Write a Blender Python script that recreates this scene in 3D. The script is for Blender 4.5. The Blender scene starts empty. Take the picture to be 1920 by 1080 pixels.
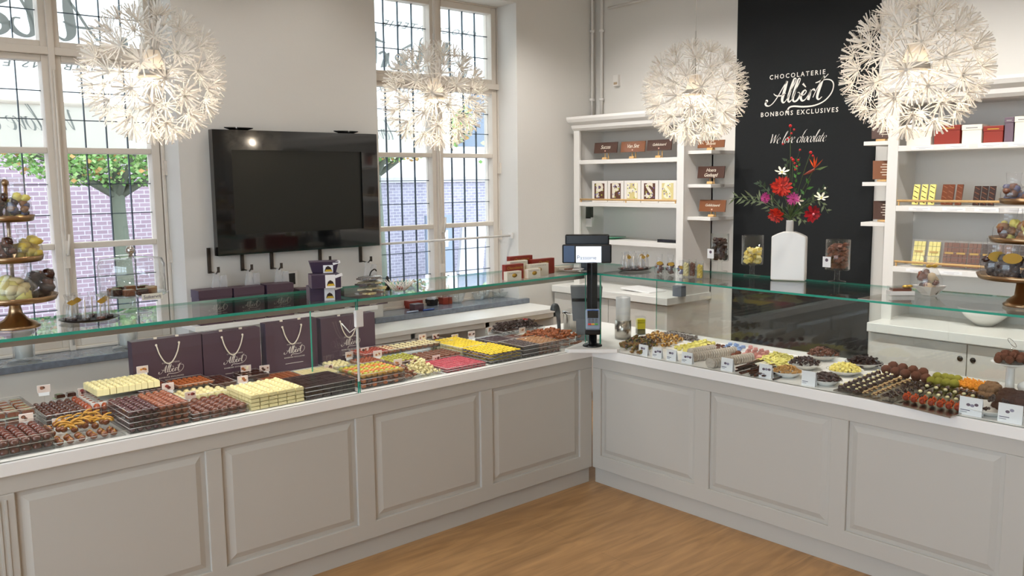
import bpy, math, random
import numpy as np
from mathutils import Vector, Matrix
random.seed(7)
R = random.random
def U(a, b): return a + (b - a) * random.random()
C = bpy.context.scene.collection
SC = bpy.context.scene
PI = math.pi

# ---------------------------------------------------------------- camera (solved from the photograph's vanishing points)
_c = np.array([960., 540.]); _VL = np.array([2820., 317.]); _VR = np.array([-500., 352.])
_f = math.sqrt(-np.dot(_VL - _c, _VR - _c))
def _n(v): return v / np.linalg.norm(v)
_X = _n(np.array([_VL[0] - _c[0], -(_VL[1] - _c[1]), -_f]))
_Y = _n(np.array([_VR[0] - _c[0], -(_VR[1] - _c[1]), -_f]))
_Z = np.cross(_X, _Y)
_R = np.array([_X, _Y, _Z])
CAM = np.array([-3.77703707, -3.54736181, 1.85])
def at(px, py, ax, val):
    """the point of the real plane  axis = val  that the photograph shows at (px, py); ax 'x','y','z'"""
    i = 'xyz'.index(ax)
    d = _R @ np.array([px - _c[0], -(py - _c[1]), -_f])
    return Vector(CAM + d * ((val - CAM[i]) / d[i]))
cd = bpy.data.cameras.new('camera'); cam = bpy.data.objects.new('camera', cd); C.objects.link(cam)
m4 = Matrix([list(_R[0]) + [CAM[0]], list(_R[1]) + [CAM[1]], list(_R[2]) + [CAM[2]], [0, 0, 0, 1]])
cam.matrix_world = m4
cd.sensor_fit = 'HORIZONTAL'; cd.sensor_width = 36.0; cd.lens = _f / 1920 * 36.0
cd.clip_start = 0.05; cd.clip_end = 200
SC.camera = cam

# ---------------------------------------------------------------- sky, exposure, light
SC.view_settings.view_transform = 'Standard'; SC.view_settings.look = 'None'
SC.view_settings.gamma = 1.0; SC.view_settings.use_curve_mapping = False
SC.view_settings.exposure = 0.0
w = bpy.data.worlds.new('overcast_sky'); SC.world = w; w.use_nodes = True
bg = w.node_tree.nodes['Background']; bg.inputs[0].default_value = (0.72, 0.86, 1.0, 1); bg.inputs[1].default_value = 6.6
cy = SC.cycles
cy.max_bounces = 8; cy.diffuse_bounces = 4; cy.glossy_bounces = 4; cy.transmission_bounces = 6; cy.transparent_max_bounces = 24
cy.caustics_reflective = False; cy.caustics_refractive = False
cy.sample_clamp_indirect = 4.0; cy.use_denoising = True
try: cy.denoiser = 'OPENIMAGEDENOISE'
except Exception: pass
RX0, RY0, CEIL = -6.2, -6.2, 3.75     # far sides of the shop room behind the camera
WX, WY = 1.95, 1.80                   # shelf wall, window wall
def area(name, loc, target, sx, sy, power, col=(1, 1, 1), portal=False):
    l = bpy.data.lights.new(name, 'AREA'); l.shape = 'RECTANGLE'; l.size = sx; l.size_y = sy
    l.energy = power; l.color = col
    o = bpy.data.objects.new(name, l); C.objects.link(o); o.location = loc
    o.rotation_euler = (Vector(target) - Vector(loc)).to_track_quat('-Z', 'Z').to_euler()
    if portal: l.cycles.is_portal = True
    return o
def spot(name, loc, target, power, col, angle=110, size=.05):
    l = bpy.data.lights.new(name, 'SPOT'); l.energy = power; l.color = col; l.spot_size = math.radians(angle); l.spot_blend = .7
    l.shadow_soft_size = size
    o = bpy.data.objects.new(name, l); C.objects.link(o); o.location = loc
    o.rotation_euler = (Vector(target) - Vector(loc)).to_track_quat('-Z', 'Y').to_euler()
    return o
# daylight openings (sky portals): two counter windows, shopfront windows behind the camera
area('daylight_portal', (-2.35, 2.3, 2.0), (-2.35, 0, 2.0), 1.4, 2.6, 1, portal=True)
area('daylight_portal', (.37, 2.3, 2.0), (.37, 0, 2.0), 1.4, 2.6, 1, portal=True)
area('daylight_portal', (RX0 - .1, -2.7, 1.95), (0, -2.7, 1.95), 5.2, 2.9, 1, portal=True)
WARM = (1.0, .80, .58); SOFT = (1.0, .975, .94)
FILL_SPOTS = [(x, y, 15) for x in (-4.9, -3.4, -1.9) for y in (-1.6, -3.3, -4.9)] + [(-.5, -1.7, 18), (-.5, -3.4, 16)] + \
        [(x, 1.0, 27) for x in (-4.2, -3.1, -2.0, -.9)] + [(.5, .9, 56)] + [(.15, y, 116) for y in (1.0, .1, -.8, -1.7, -2.6, -3.5)]  # added unseen fill spots; the strongest row brightens the shelf wall

# ---------------------------------------------------------------- colour and material helpers
def lin(h):
    if isinstance(h, str):
        h = h.lstrip('#'); v = [int(h[i:i + 2], 16) / 255 for i in (0, 2, 4)]
    else: v = h
    return tuple([(c / 12.92 if c <= .04045 else ((c + .055) / 1.055) ** 2.4) for c in v]) + (1,)
MATS = {}
def mat(name, col='#cccccc', rough=.5, metal=0, spec=.5, noise=None, bump=None, emit=None, coat=0, trans=0, sub=0, alpha=1):
    if name in MATS: return MATS[name]
    m = bpy.data.materials.new(name); m.use_nodes = True; nt = m.node_tree; p = nt.nodes['Principled BSDF']
    c = lin(col)
    p.inputs['Base Color'].default_value = c; p.inputs['Roughness'].default_value = rough
    p.inputs['Metallic'].default_value = metal; p.inputs['Specular IOR Level'].default_value = spec
    p.inputs['Coat Weight'].default_value = coat; p.inputs['Transmission Weight'].default_value = trans
    p.inputs['Alpha'].default_value = alpha
    tc = nt.nodes.new('ShaderNodeTexCoord')
    if noise:   # (scale, other colour, contrast)
        n = nt.nodes.new('ShaderNodeTexNoise'); n.inputs['Scale'].default_value = noise[0]; n.inputs['Detail'].default_value = 4
        nt.links.new(tc.outputs['Object'], n.inputs['Vector'])
        r = nt.nodes.new('ShaderNodeValToRGB'); lo = .5 - .5 / noise[2]; 
        r.color_ramp.elements[0].position = max(0, lo); r.color_ramp.elements[1].position = min(1, 1 - lo)
        r.color_ramp.elements[0].color = c; r.color_ramp.elements[1].color = lin(noise[1])
        nt.links.new(n.outputs['Fac'], r.inputs['Fac']); nt.links.new(r.outputs['Color'], p.inputs['Base Color'])
    if bump:    # (scale, strength)
        n = nt.nodes.new('ShaderNodeTexNoise'); n.inputs['Scale'].default_value = bump[0]; n.inputs['Detail'].default_value = 3
        nt.links.new(tc.outputs['Object'], n.inputs['Vector'])
        b = nt.nodes.new('ShaderNodeBump'); b.inputs['Strength'].default_value = bump[1]; b.inputs['Distance'].default_value = .01
        nt.links.new(n.outputs['Fac'], b.inputs['Height']); nt.links.new(b.outputs['Normal'], p.inputs['Normal'])
    if emit:
        p.inputs['Emission Color'].default_value = lin(emit[0]); p.inputs['Emission Strength'].default_value = emit[1]
    MATS[name] = m; return m
def glassy(name, tint=(1, 1, 1), ior=1.45, rough=0.0, cloud=0.0, gain=1.0):
    """thin clear sheet: see-through by Fresnel, with a mirror reflection"""
    if name in MATS: return MATS[name]
    m = bpy.data.materials.new(name); m.use_nodes = True; nt = m.node_tree; nt.nodes.clear()
    out = nt.nodes.new('ShaderNodeOutputMaterial'); t = nt.nodes.new('ShaderNodeBsdfTransparent'); g = nt.nodes.new('ShaderNodeBsdfGlossy')
    t.inputs[0].default_value = tuple(tint) + (1,); g.inputs['Roughness'].default_value = rough
    fr = nt.nodes.new('ShaderNodeLayerWeight'); fr.inputs[0].default_value = .5
    pw = nt.nodes.new('ShaderNodeMath'); pw.operation = 'POWER'; pw.inputs[1].default_value = 4.5; nt.links.new(fr.outputs['Facing'], pw.inputs[0])
    mx = nt.nodes.new('ShaderNodeMixShader')
    ma = nt.nodes.new('ShaderNodeMath'); ma.operation = 'MULTIPLY_ADD'; ma.inputs[1].default_value = .9; ma.inputs[2].default_value = .035 * gain; ma.use_clamp = True
    nt.links.new(pw.outputs[0], ma.inputs[0]); nt.links.new(ma.outputs[0], mx.inputs[0])
    nt.links.new(t.outputs[0], mx.inputs[1]); nt.links.new(g.outputs[0], mx.inputs[2])
    last = mx
    if cloud:
        d = nt.nodes.new('ShaderNodeBsdfDiffuse'); d.inputs[0].default_value = (.9, .9, .9, 1)
        m2 = nt.nodes.new('ShaderNodeMixShader'); m2.inputs[0].default_value = cloud
        nt.links.new(mx.outputs[0], m2.inputs[1]); nt.links.new(d.outputs[0], m2.inputs[2]); last = m2
    nt.links.new(last.outputs[0], out.inputs[0]); MATS[name] = m; return m
def thin(name, col, rough=.7, transl=.4):
    """paper or cloth that lets some light through"""
    if name in MATS: return MATS[name]
    m = bpy.data.materials.new(name); m.use_nodes = True; nt = m.node_tree; nt.nodes.clear()
    out = nt.nodes.new('ShaderNodeOutputMaterial'); d = nt.nodes.new('ShaderNodeBsdfDiffuse'); t = nt.nodes.new('ShaderNodeBsdfTranslucent')
    d.inputs[0].default_value = lin(col); t.inputs[0].default_value = lin(col)
    mx = nt.nodes.new('ShaderNodeMixShader'); mx.inputs[0].default_value = transl
    nt.links.new(d.outputs[0], mx.inputs[1]); nt.links.new(t.outputs[0], mx.inputs[2]); nt.links.new(mx.outputs[0], out.inputs[0])
    MATS[name] = m; return m

# ---------------------------------------------------------------- mesh builder
class B:
    def __init__(s): s.v = []; s.f = []; s.m = []; s.sm = []
    def raw(s, vs, fs, m=0, smooth=False):
        o = len(s.v); s.v += [tuple(x) for x in vs]
        for f in fs: s.f.append([i + o for i in f]); s.m.append(m); s.sm.append(smooth)
        return s
    def box(s, a, b, m=0):
        x0, y0, z0 = a; x1, y1, z1 = b
        if x0 > x1: x0, x1 = x1, x0
        if y0 > y1: y0, y1 = y1, y0
        if z0 > z1: z0, z1 = z1, z0
        return s.raw([(x0, y0, z0), (x1, y0, z0), (x1, y1, z0), (x0, y1, z0), (x0, y0, z1), (x1, y0, z1), (x1, y1, z1), (x0, y1, z1)],
                     [(0, 3, 2, 1), (4, 5, 6, 7), (0, 1, 5, 4), (1, 2, 6, 5), (2, 3, 7, 6), (3, 0, 4, 7)], m)
    def cbox(s, c, size, m=0, rot=None, taper=1.0):
        hx, hy, hz = size[0] / 2, size[1] / 2, size[2] / 2; M = (rot or Matrix.Identity(3)); c = Vector(c)
        vs = []
        for z, k in ((-hz, taper), (hz, 1)):
            for x, y in ((-hx, -hy), (hx, -hy), (hx, hy), (-hx, hy)): vs.append(c + M @ Vector((x * k, y * k, z)))
        return s.raw(vs, [(0, 3, 2, 1), (4, 5, 6, 7), (0, 1, 5, 4), (1, 2, 6, 5), (2, 3, 7, 6), (3, 0, 4, 7)], m)
    def lathe(s, prof, c=(0, 0, 0), n=20, m=0, smooth=True, rot=None, sx=1, sy=1):
        vs = []; fs = []; M = (rot or Matrix.Identity(3)); c = Vector(c)
        for r, z in prof:
            for i in range(n):
                a = 2 * PI * i / n; vs.append(c + M @ Vector((r * math.cos(a) * sx, r * math.sin(a) * sy, z)))
        for j in range(len(prof) - 1):
            for i in range(n):
                k = (i + 1) % n; fs.append((j * n + i, j * n + k, (j + 1) * n + k, (j + 1) * n + i))
        if prof[0][0] > 1e-5: fs.append(tuple(reversed(range(n))))
        if prof[-1][0] > 1e-5: fs.append(tuple(range((len(prof) - 1) * n, len(prof) * n)))
        return s.raw(vs, fs, m, smooth)
    def sph(s, c, r, n=10, m=0, rough=0, seed=0):
        rx, ry, rz = r if isinstance(r, (tuple, list)) else (r, r, r)
        rn = random.Random(seed); h = max(4, n * 2 // 3); vs = [(c[0], c[1], c[2] - rz)]; fs = []
        for j in range(1, h):
            t = PI * j / h
            for i in range(n):
                a = 2 * PI * i / n; k = 1 + rough * (rn.random() - .5) * 2
                vs.append((c[0] + rx * k * math.sin(t) * math.cos(a), c[1] + ry * k * math.sin(t) * math.sin(a), c[2] - rz * k * math.cos(t)))
        vs.append((c[0], c[1], c[2] + rz)); L = len(vs) - 1
        for i in range(n):
            k = (i + 1) % n; fs.append((0, 1 + k, 1 + i)); fs.append((L, L - n + i, L - n + k))
        for j in range(h - 2):
            for i in range(n):
                k = (i + 1) % n; fs.append((1 + j * n + i, 1 + j * n + k, 1 + (j + 1) * n + k, 1 + (j + 1) * n + i))
        return s.raw(vs, fs, m, True)
    def tube(s, pts, r, n=8, m=0, close=False):
        pts = [Vector(p) for p in pts]; N = len(pts); vs = []; fs = []
        rs = r if isinstance(r, (list, tuple)) else [r] * N
        up = Vector((0, 0, 1)); prev = None
        for i, p in enumerate(pts):
            d = (pts[(i + 1) % N] - pts[i - 1]) if close else (pts[min(i + 1, N - 1)] - pts[max(i - 1, 0)])
            if d.length < 1e-9: d = Vector((0, 0, 1))
            d.normalize()
            if prev is None:
                a = d.cross(up)
                if a.length < .05: a = d.cross(Vector((1, 0, 0)))
            else: a = prev - d * prev.dot(d)
            if a.length < 1e-6: a = d.orthogonal()
            a.normalize(); prev = a; b = d.cross(a)
            for k in range(n):
                t = 2 * PI * k / n; vs.append(p + (a * math.cos(t) + b * math.sin(t)) * rs[i])
        for i in range(N if close else N - 1):
            j = (i + 1) % N
            for k in range(n):
                q = (k + 1) % n; fs.append((i * n + k, i * n + q, j * n + q, j * n + k))
        if not close: fs.append(tuple(reversed(range(n)))); fs.append(tuple(range((N - 1) * n, N * n)))
        return s.raw(vs, fs, m, True)
    def prism(s, poly, lo, hi, axis='z', m=0):
        """poly of 2D points extruded along axis (poly in the other two axes, in xyz order)"""
        def P(a, b, h): return {'z': (a, b, h), 'y': (a, h, b), 'x': (h, a, b)}[axis]
        n = len(poly); vs = [P(a, b, lo) for a, b in poly] + [P(a, b, hi) for a, b in poly]
        fs = [tuple(reversed(range(n))), tuple(range(n, 2 * n))] + [(i, (i + 1) % n, n + (i + 1) % n, n + i) for i in range(n)]
        return s.raw(vs, fs, m)
    def flat(s, pts, m=0): return s.raw(pts, [tuple(range(len(pts)))], m)
    def flat3(s, o, right, up, poly, m=0, off=0.0):
        """a 2D polygon laid on the plane (o, right, up)"""
        right = Vector(right); up = Vector(up); nrm = right.cross(up); o = Vector(o)
        return s.flat([o + right * a + up * b + nrm * off for a, b in poly], m)
    def xf(s, M, i0=0):
        for i in range(i0, len(s.v)): s.v[i] = tuple(M @ Vector(s.v[i]))
        return s
    def mesh(s, name, mats):
        me = bpy.data.meshes.new(name); me.from_pydata(s.v, [], s.f)
        for mm in (mats if isinstance(mats, (list, tuple)) else [mats]): me.materials.append(mm)
        me.polygons.foreach_set('material_index', s.m); me.polygons.foreach_set('use_smooth', s.sm)
        me.update(); return me
    def obj(s, name, mats, parent=None, bevel=0, loc=None):
        o = bpy.data.objects.new(name, s.mesh(name, mats)); C.objects.link(o)
        if parent is not None: o.parent = parent
        if loc is not None: o.location = loc
        if bevel:
            b = o.modifiers.new('bevel', 'BEVEL'); b.width = bevel; b.segments = 2; b.limit_method = 'ANGLE'; b.angle_limit = math.radians(40)
            b.harden_normals = False
        return o
def tag(o, label, cat, group=None):
    o['label'] = label; o['category'] = cat
    if group: o['group'] = group
    return o
def thing(name, label, cat, loc=(0, 0, 0), rz=0, group=None):
    o = bpy.data.objects.new(name, None); C.objects.link(o); o.location = loc; o.rotation_euler = (0, 0, rz); o.empty_display_size = .05
    return tag(o, label, cat, group)
def struct(o): o['kind'] = 'structure'; return o
def put(me, name, loc, rot=(0, 0, 0), scale=1, parent=None):
    o = bpy.data.objects.new(name, me); C.objects.link(o); o.location = loc; o.rotation_euler = rot
    o.scale = (scale,) * 3 if isinstance(scale, (int, float)) else scale
    if parent is not None: o.parent = parent
    return o
def cat_rom(P, n=6):
    P = [Vector(p) for p in P]; out = []
    for i in range(len(P) - 1):
        p0 = P[max(i - 1, 0)]; p1 = P[i]; p2 = P[i + 1]; p3 = P[min(i + 2, len(P) - 1)]
        for k in range(n):
            t = k / n; out.append(.5 * ((2 * p1) + (p2 - p0) * t + (2 * p0 - 5 * p1 + 4 * p2 - p3) * t * t + (3 * p1 - p0 - 3 * p2 + p3) * t ** 3))
    out.append(P[-1]); return out
PEN = {   # broad-pen italic letters: strokes of (x, y, width), x-height 1
 'W': ([[(0, 1.5, .05), (.12, 1.62, .1), (.18, 1.2, .17), (.22, .1, .12), (.5, .8, .05), (.78, 1.5, .05), (.8, 1.1, .17), (.84, .1, .12), (1.1, .8, .05), (1.42, 1.62, .06)]], 1.35),
 'e': ([[(.08, .48, .04), (.4, .6, .06), (.52, .85, .08), (.38, 1.0, .07), (.14, .8, .14), (.08, .35, .17), (.25, .02, .12), (.5, .12, .05), (.66, .3, .03)]], .64),
 'l': ([[(.05, .3, .04), (.3, 1.1, .07), (.55, 1.9, .07), (.5, 2.05, .05), (.36, 1.8, .13), (.12, .6, .16), (.12, .08, .12), (.25, .03, .06), (.42, .25, .03)]], .42),
 'o': ([[(.42, 1.0, .07), (.18, .85, .13), (.07, .4, .16), (.2, .02, .1), (.42, .1, .08), (.56, .5, .15), (.5, .9, .12), (.4, 1.0, .06), (.66, .92, .03)]], .66),
 'v': ([[(0, .85, .04), (.1, 1.0, .1), (.14, .7, .16), (.16, .05, .1), (.38, .4, .05), (.56, .98, .09), (.68, .95, .03)]], .66),
 'c': ([[(.52, .82, .13), (.42, 1.0, .07), (.18, .8, .13), (.07, .38, .16), (.22, .02, .11), (.46, .12, .05), (.6, .3, .03)]], .56),
 'h': ([[(.05, .3, .03), (.3, 1.1, .06), (.62, 2.05, .06), (.74, 2.12, .1), (.5, 1.95, .07), (.28, 1.1, .14), (.05, 0, .13)], [(.14, .5, .04), (.42, .98, .08), (.52, .85, .14), (.44, .2, .15), (.52, .02, .07), (.72, .3, .03)]], .74),
 'a': ([[(.52, .9, .08), (.35, 1.0, .06), (.12, .7, .13), (.06, .25, .15), (.2, .02, .1), (.42, .4, .05), (.58, 1.0, .08), (.48, .3, .15), (.54, .03, .08), (.74, .3, .03)]], .74),
 't': ([[(.32, 1.5, .06), (.18, .9, .15), (.06, .25, .15), (.18, .02, .09), (.44, .3, .03)], [(0, .98, .06), (.5, 1.02, .06)]], .44),
}
def pen_text(b, s, o, right, up, xh, m=0, off=.0008, slant=.32, mirror=False):
    w_ = sum(PEN[ch][1] if ch != ' ' else .42 for ch in s); x = -w_ / 2; right = Vector(right); up = Vector(up); nrm = right.cross(up); o = Vector(o); sg = -1 if mirror else 1
    for ch in s:
        if ch == ' ': x += .42; continue
        for st in PEN[ch][0]:
            pts = cat_rom([(p[0] + x, p[1], p[2]) for p in st], 5); n = len(pts); L = []; Rr = []
            for p in pts: k = p[2] * .5 + .012; L.append((p[0] - k * .8, p[1] - k * .55)); Rr.append((p[0] + k * .8, p[1] + k * .55))
            W = lambda a: o + right * ((a[0] + slant * a[1]) * xh * sg) + up * ((a[1] - .5) * xh) + nrm * off
            b.raw([W(a) for a in L] + [W(a) for a in Rr], [(i, i + 1, n + i + 1, n + i) for i in range(n - 1)], m)
        x += PEN[ch][1]
    return b
def text_data(s, shear=0.0, extrude=0.0, spacing=1.0, bold=0.0):
    c = bpy.data.curves.new('lettering', 'FONT'); c.body = s; c.size = 1; c.align_x = 'CENTER'; c.align_y = 'CENTER'; c.shear = shear
    c.extrude = extrude; c.space_character = spacing; c.resolution_u = 2; c.offset = bold
    o = bpy.data.objects.new('lettering', c); C.objects.link(o); bpy.context.view_layer.update()
    me = bpy.data.meshes.new_from_object(o.evaluated_get(bpy.context.evaluated_depsgraph_get()))
    vs = [tuple(v.co) for v in me.vertices]; fs = [tuple(p.vertices) for p in me.polygons]
    bpy.data.objects.remove(o); bpy.data.curves.remove(c); bpy.data.meshes.remove(me)
    return vs, fs
def put_text(b, s, o, right, up, size, m=0, off=.0008, mirror=False, **k):
    vs, fs = text_data(s, **k); right = Vector(right); up = Vector(up); nrm = right.cross(up); o = Vector(o)
    return b.raw([o + right * (v[0] * size * (-1 if mirror else 1)) + up * (v[1] * size) + nrm * off for v in vs], fs, m)
# the shop's script mark as pen strokes: points (x, y, width), y downward, as drawn on the black wall
MARK = [
    [(228, 300, 9), (222, 312, 9), (229, 320, 7), (243, 321, 4), (262, 309, 4), (285, 281, 4), (306, 249, 4), (327, 220, 4)],
    [(327, 220, 10), (320, 245, 13), (311, 275, 14), (305, 300, 12), (311, 312, 7), (322, 306, 3), (334, 288, 3)],
    [(262, 270, 3), (276, 280, 5), (300, 281, 5), (322, 272, 3)],
    [(334, 290, 3), (350, 258, 4), (366, 228, 4), (370, 215, 4), (362, 213, 6), (354, 232, 11), (342, 268, 13), (334, 298, 11), (340, 311, 7), (352, 302, 3)],
    [(352, 302, 3), (370, 262, 4), (386, 232, 4), (390, 217, 4), (382, 216, 6), (374, 236, 11), (364, 268, 13), (357, 298, 11), (364, 311, 7), (378, 306, 8), (389, 290, 7), (388, 275, 4), (379, 274, 3)],
    [(388, 280, 3), (398, 288, 3), (412, 284, 4), (420, 273, 4), (414, 266, 5), (402, 277, 10), (395, 296, 11), (402, 310, 8), (416, 306, 4), (430, 288, 3)],
    [(403, 238, 9), (418, 254, 4)],
    [(430, 288, 3), (441, 267, 5), (437, 285, 12), (430, 309, 12)],
    [(434, 292, 3), (446, 270, 4), (456, 266, 7), (459, 273, 7)],
    [(452, 300, 3), (466, 272, 3), (486, 238, 5), (500, 214, 7), (488, 246, 12), (476, 280, 12), (472, 302, 10), (480, 310, 6), (494, 300, 3)],
    [(520, 208, 3), (500, 225, 4), (478, 236, 5), (462, 240, 3)],
    [(478, 238, 3), (508, 230, 4), (534, 236, 5), (545, 256, 5), (536, 288, 5), (506, 318, 5), (462, 334, 6), (410, 336, 7), (362, 331, 7), (340, 336, 7), (333, 350, 8)],
]
def mark(b, o, right, up, width, m=0, off=.001, mirror=False, small=True, bold=1.0):
    """script mark with its two small lines, centred on o, width of the script in metres"""
    k = width / 330.; right = Vector(right); up = Vector(up); nrm = right.cross(up); o = Vector(o); sg = -1 if mirror else 1
    for st in MARK:
        pts = cat_rom([(p[0], p[1], p[2]) for p in st], 5); L = []; Rr = []
        for i, p in enumerate(pts):
            q = pts[min(i + 1, len(pts) - 1)]; r = pts[max(i - 1, 0)]; d = Vector((q[0] - r[0], q[1] - r[1]))
            if d.length < 1e-6: d = Vector((1, 0))
            d.normalize(); wd = p[2] * .5 * bold; nx, ny = -d[1] * wd, d[0] * wd
            L.append((p[0] + nx, p[1] + ny)); Rr.append((p[0] - nx, p[1] - ny))
        def W(a): return o + right * ((a[0] - 383) * k * sg) + up * (-(a[1] - 282) * k) + nrm * off
        n = len(L); b.raw([W(a) for a in L] + [W(a) for a in Rr], [(i, i + 1, n + i + 1, n + i) for i in range(n - 1)], m)
        for e in (0,):
            p = st[-1 if st is MARK[-1] else 0]
            if st is MARK[-1] or st is MARK[0]:
                b.flat([W((p[0] + 7 * math.cos(t * PI / 5), p[1] + 7 * math.sin(t * PI / 5))) for t in range(10)], m)
    if small:
        put_text(b, 'CHOCOLATERIE', o + up * (92 * k), right, up, 24 * k, m, off, mirror, spacing=1.35, bold=.012)
        put_text(b, 'BONBONS EXCLUSIVES', o - up * (94 * k), right, up, 24 * k, m, off, mirror, spacing=1.32, bold=.012)
    return b
# ---------------------------------------------------------------- materials
white_wall = mat('wall_paint', '#dbd7d0', .85, bump=(60, .05))
white_pt = mat('white_paint', '#e4e0da', .42)
counter_pt = mat('counter_paint', '#bfbab1', .4)
slab_m = mat('white_laminate', '#f2efea', .3)
frame_pt = mat('window_paint', '#ddd3c6', .5, bump=(30, .1))
black_pt = mat('black_wall_paint', '#17191a', .8, spec=.3, bump=(40, .1))
stone_m = mat('blue_stone', '#5a606a', .18, noise=(30, '#7d8590', 1.5))
letter_w = mat('cream_lettering', '#e9e4da', .6)
lead_m = mat('lead_strip', '#44525a', .5, metal=.4)
glass_m = glassy('clear_glass')
case_glass = glassy('case_glass', (.985, .995, .99), gain=.6)
tint_glass = glassy('case_rear_glass', (.93, .95, .94), gain=2.0)
acryl = glassy('clear_acrylic', (.96, .97, .97), cloud=.015)
edge_m = mat('green_glass_edge', '#2f9e86', .15, coat=.5, emit=None)
steel_m = mat('brushed_steel', '#b9b4ac', .25, metal=1)
alu_m = mat('aluminium_strip', '#a9a39a', .35, metal=.8)
chrome_m = mat('chrome', '#d8d8d8', .08, metal=1)
dark_m = mat('black_plastic', '#0d0e10', .25)
gold_m = mat('antique_brass', '#a98c6c', .28, metal=1)
pine_m = mat('pine_wood', '#d9b27a', .5, noise=(40, '#c79d63', 1.4))
paper_w = mat('white_card', '#f1efee', .6)
ink_m = mat('printed_ink', '#4a4560', .6)

# ---------------------------------------------------------------- floor
fm = mat('oak_plank_floor', '#a37c4b', .38); nt = fm.node_tree; p = nt.nodes['Principled BSDF']
tc = nt.nodes.new('ShaderNodeTexCoord'); mp = nt.nodes.new('ShaderNodeMapping'); nt.links.new(tc.outputs['Object'], mp.inputs[0])
br = nt.nodes.new('ShaderNodeTexBrick'); nt.links.new(mp.outputs[0], br.inputs['Vector'])
br.inputs['Scale'].default_value = 1; br.inputs['Brick Width'].default_value = 1.9; br.inputs['Row Height'].default_value = .24
br.inputs['Mortar Size'].default_value = .0018; br.inputs['Color1'].default_value = lin('#b68a58'); br.inputs['Color2'].default_value = lin('#9b7243'); br.inputs['Mortar'].default_value = lin('#6d4d2b')
br.inputs['Bias'].default_value = 0; br.offset = .37
mp2 = nt.nodes.new('ShaderNodeMapping'); mp2.inputs['Scale'].default_value = (1.3, 9, 1); nt.links.new(tc.outputs['Object'], mp2.inputs[0])
ns = nt.nodes.new('ShaderNodeTexNoise'); ns.inputs['Scale'].default_value = 1.6; ns.inputs['Detail'].default_value = 8; ns.inputs['Distortion'].default_value = 1.2
nt.links.new(mp2.outputs[0], ns.inputs['Vector'])
rp = nt.nodes.new('ShaderNodeValToRGB'); rp.color_ramp.elements[0].position = .3; rp.color_ramp.elements[1].position = .72
rp.color_ramp.elements[0].color = lin('#8a6742'); rp.color_ramp.elements[1].color = lin('#cda06c'); nt.links.new(ns.outputs['Fac'], rp.inputs['Fac'])
mxc = nt.nodes.new('ShaderNodeMix'); mxc.data_type = 'RGBA'; mxc.blend_type = 'MULTIPLY'; mxc.inputs[0].default_value = .0
mxc.blend_type = 'MIX'; mxc.inputs[0].default_value = .55
nt.links.new(br.outputs['Color'], mxc.inputs[6]); nt.links.new(rp.outputs['Color'], mxc.inputs[7]); nt.links.new(mxc.outputs[2], p.inputs['Base Color'])
bn = nt.nodes.new('ShaderNodeBump'); bn.inputs['Strength'].default_value = .15; bn.inputs['Distance'].default_value = .004
nt.links.new(ns.outputs['Fac'], bn.inputs['Height']); nt.links.new(bn.outputs['Normal'], p.inputs['Normal'])
struct(B().box((RX0, RY0, -.12), (WX + .2, WY + .42, 0)).obj('floor', fm))
struct(B().box((RX0 - .2, RY0 - .2, CEIL), (WX + .2, WY + .42, CEIL + .15)).obj('ceiling', mat('ceiling_paint', '#e9e4dc', .9)))

# ---------------------------------------------------------------- walls (window wall with two deep reveals)
WT = .42
W1 = (-3.06, -1.735); W2 = (-.305, 1.03); SZ, HZ = .865, 3.25
b = B()
for x0, x1 in ((RX0 - .2, W1[0]), (W1[1], W2[0]), (W2[1], WX + .2)): b.box((x0, WY, 0), (x1, WY + WT, CEIL))
for x0, x1 in (W1, W2): b.box((x0, WY, 0), (x1, WY + WT, SZ - .04)); b.box((x0, WY, HZ), (x1, WY + WT, CEIL))
struct(b.obj('wall_window_side', white_wall))
struct(B().box((WX, RY0 - .2, 0), (WX + .2, WY + .0, CEIL)).obj('wall_shelf_side', white_wall))
b = B()   # far walls behind the camera, one with a tall window
for y0, y1 in ((RY0 - .2, -5.3), (-.1, WY)): b.box((RX0 - .2, y0, 0), (RX0, y1, CEIL))
b.box((RX0 - .2, -5.3, 0), (RX0, -.1, .45)); b.box((RX0 - .2, -5.3, 3.4), (RX0, -.1, CEIL))
struct(b.obj('wall_entrance_side', white_wall))
struct(B().box((RX0, RY0 - .2, 0), (WX, RY0, CEIL)).obj('wall_rear_side', white_wall))
# black painted wall panel between the bookcases, with the shop's name
py0 = at(1640, 300, 'x', WX - .01).y; py1 = at(1379, 300, 'x', WX - .01).y
pan = struct(B().box((WX - .02, py0, 0), (WX + .0, py1, CEIL - .002)).obj('trim_1', black_pt))
b = B(); lp = at(1497, 177, 'x', WX - .022)
mark(b, lp, (0, -1, 0), (0, 0, 1), .54, small=False)
put_text(b, 'CHOCOLATERIE', at(1494, 140.5, 'x', WX - .022), (0, -1, 0), (0, 0, 1), .045, spacing=1.42, bold=.012)
put_text(b, 'BONBONS EXCLUSIVES', at(1496.5, 211, 'x', WX - .022), (0, -1, 0), (0, 0, 1), .045, spacing=1.36, bold=.012)
pen_text(b, 'We love chocolate', at(1494, 262, 'x', WX - .022), (0, -1, 0), (0, 0, 1), .0415)
b.obj('wall_lettering', letter_w, pan)

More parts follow.
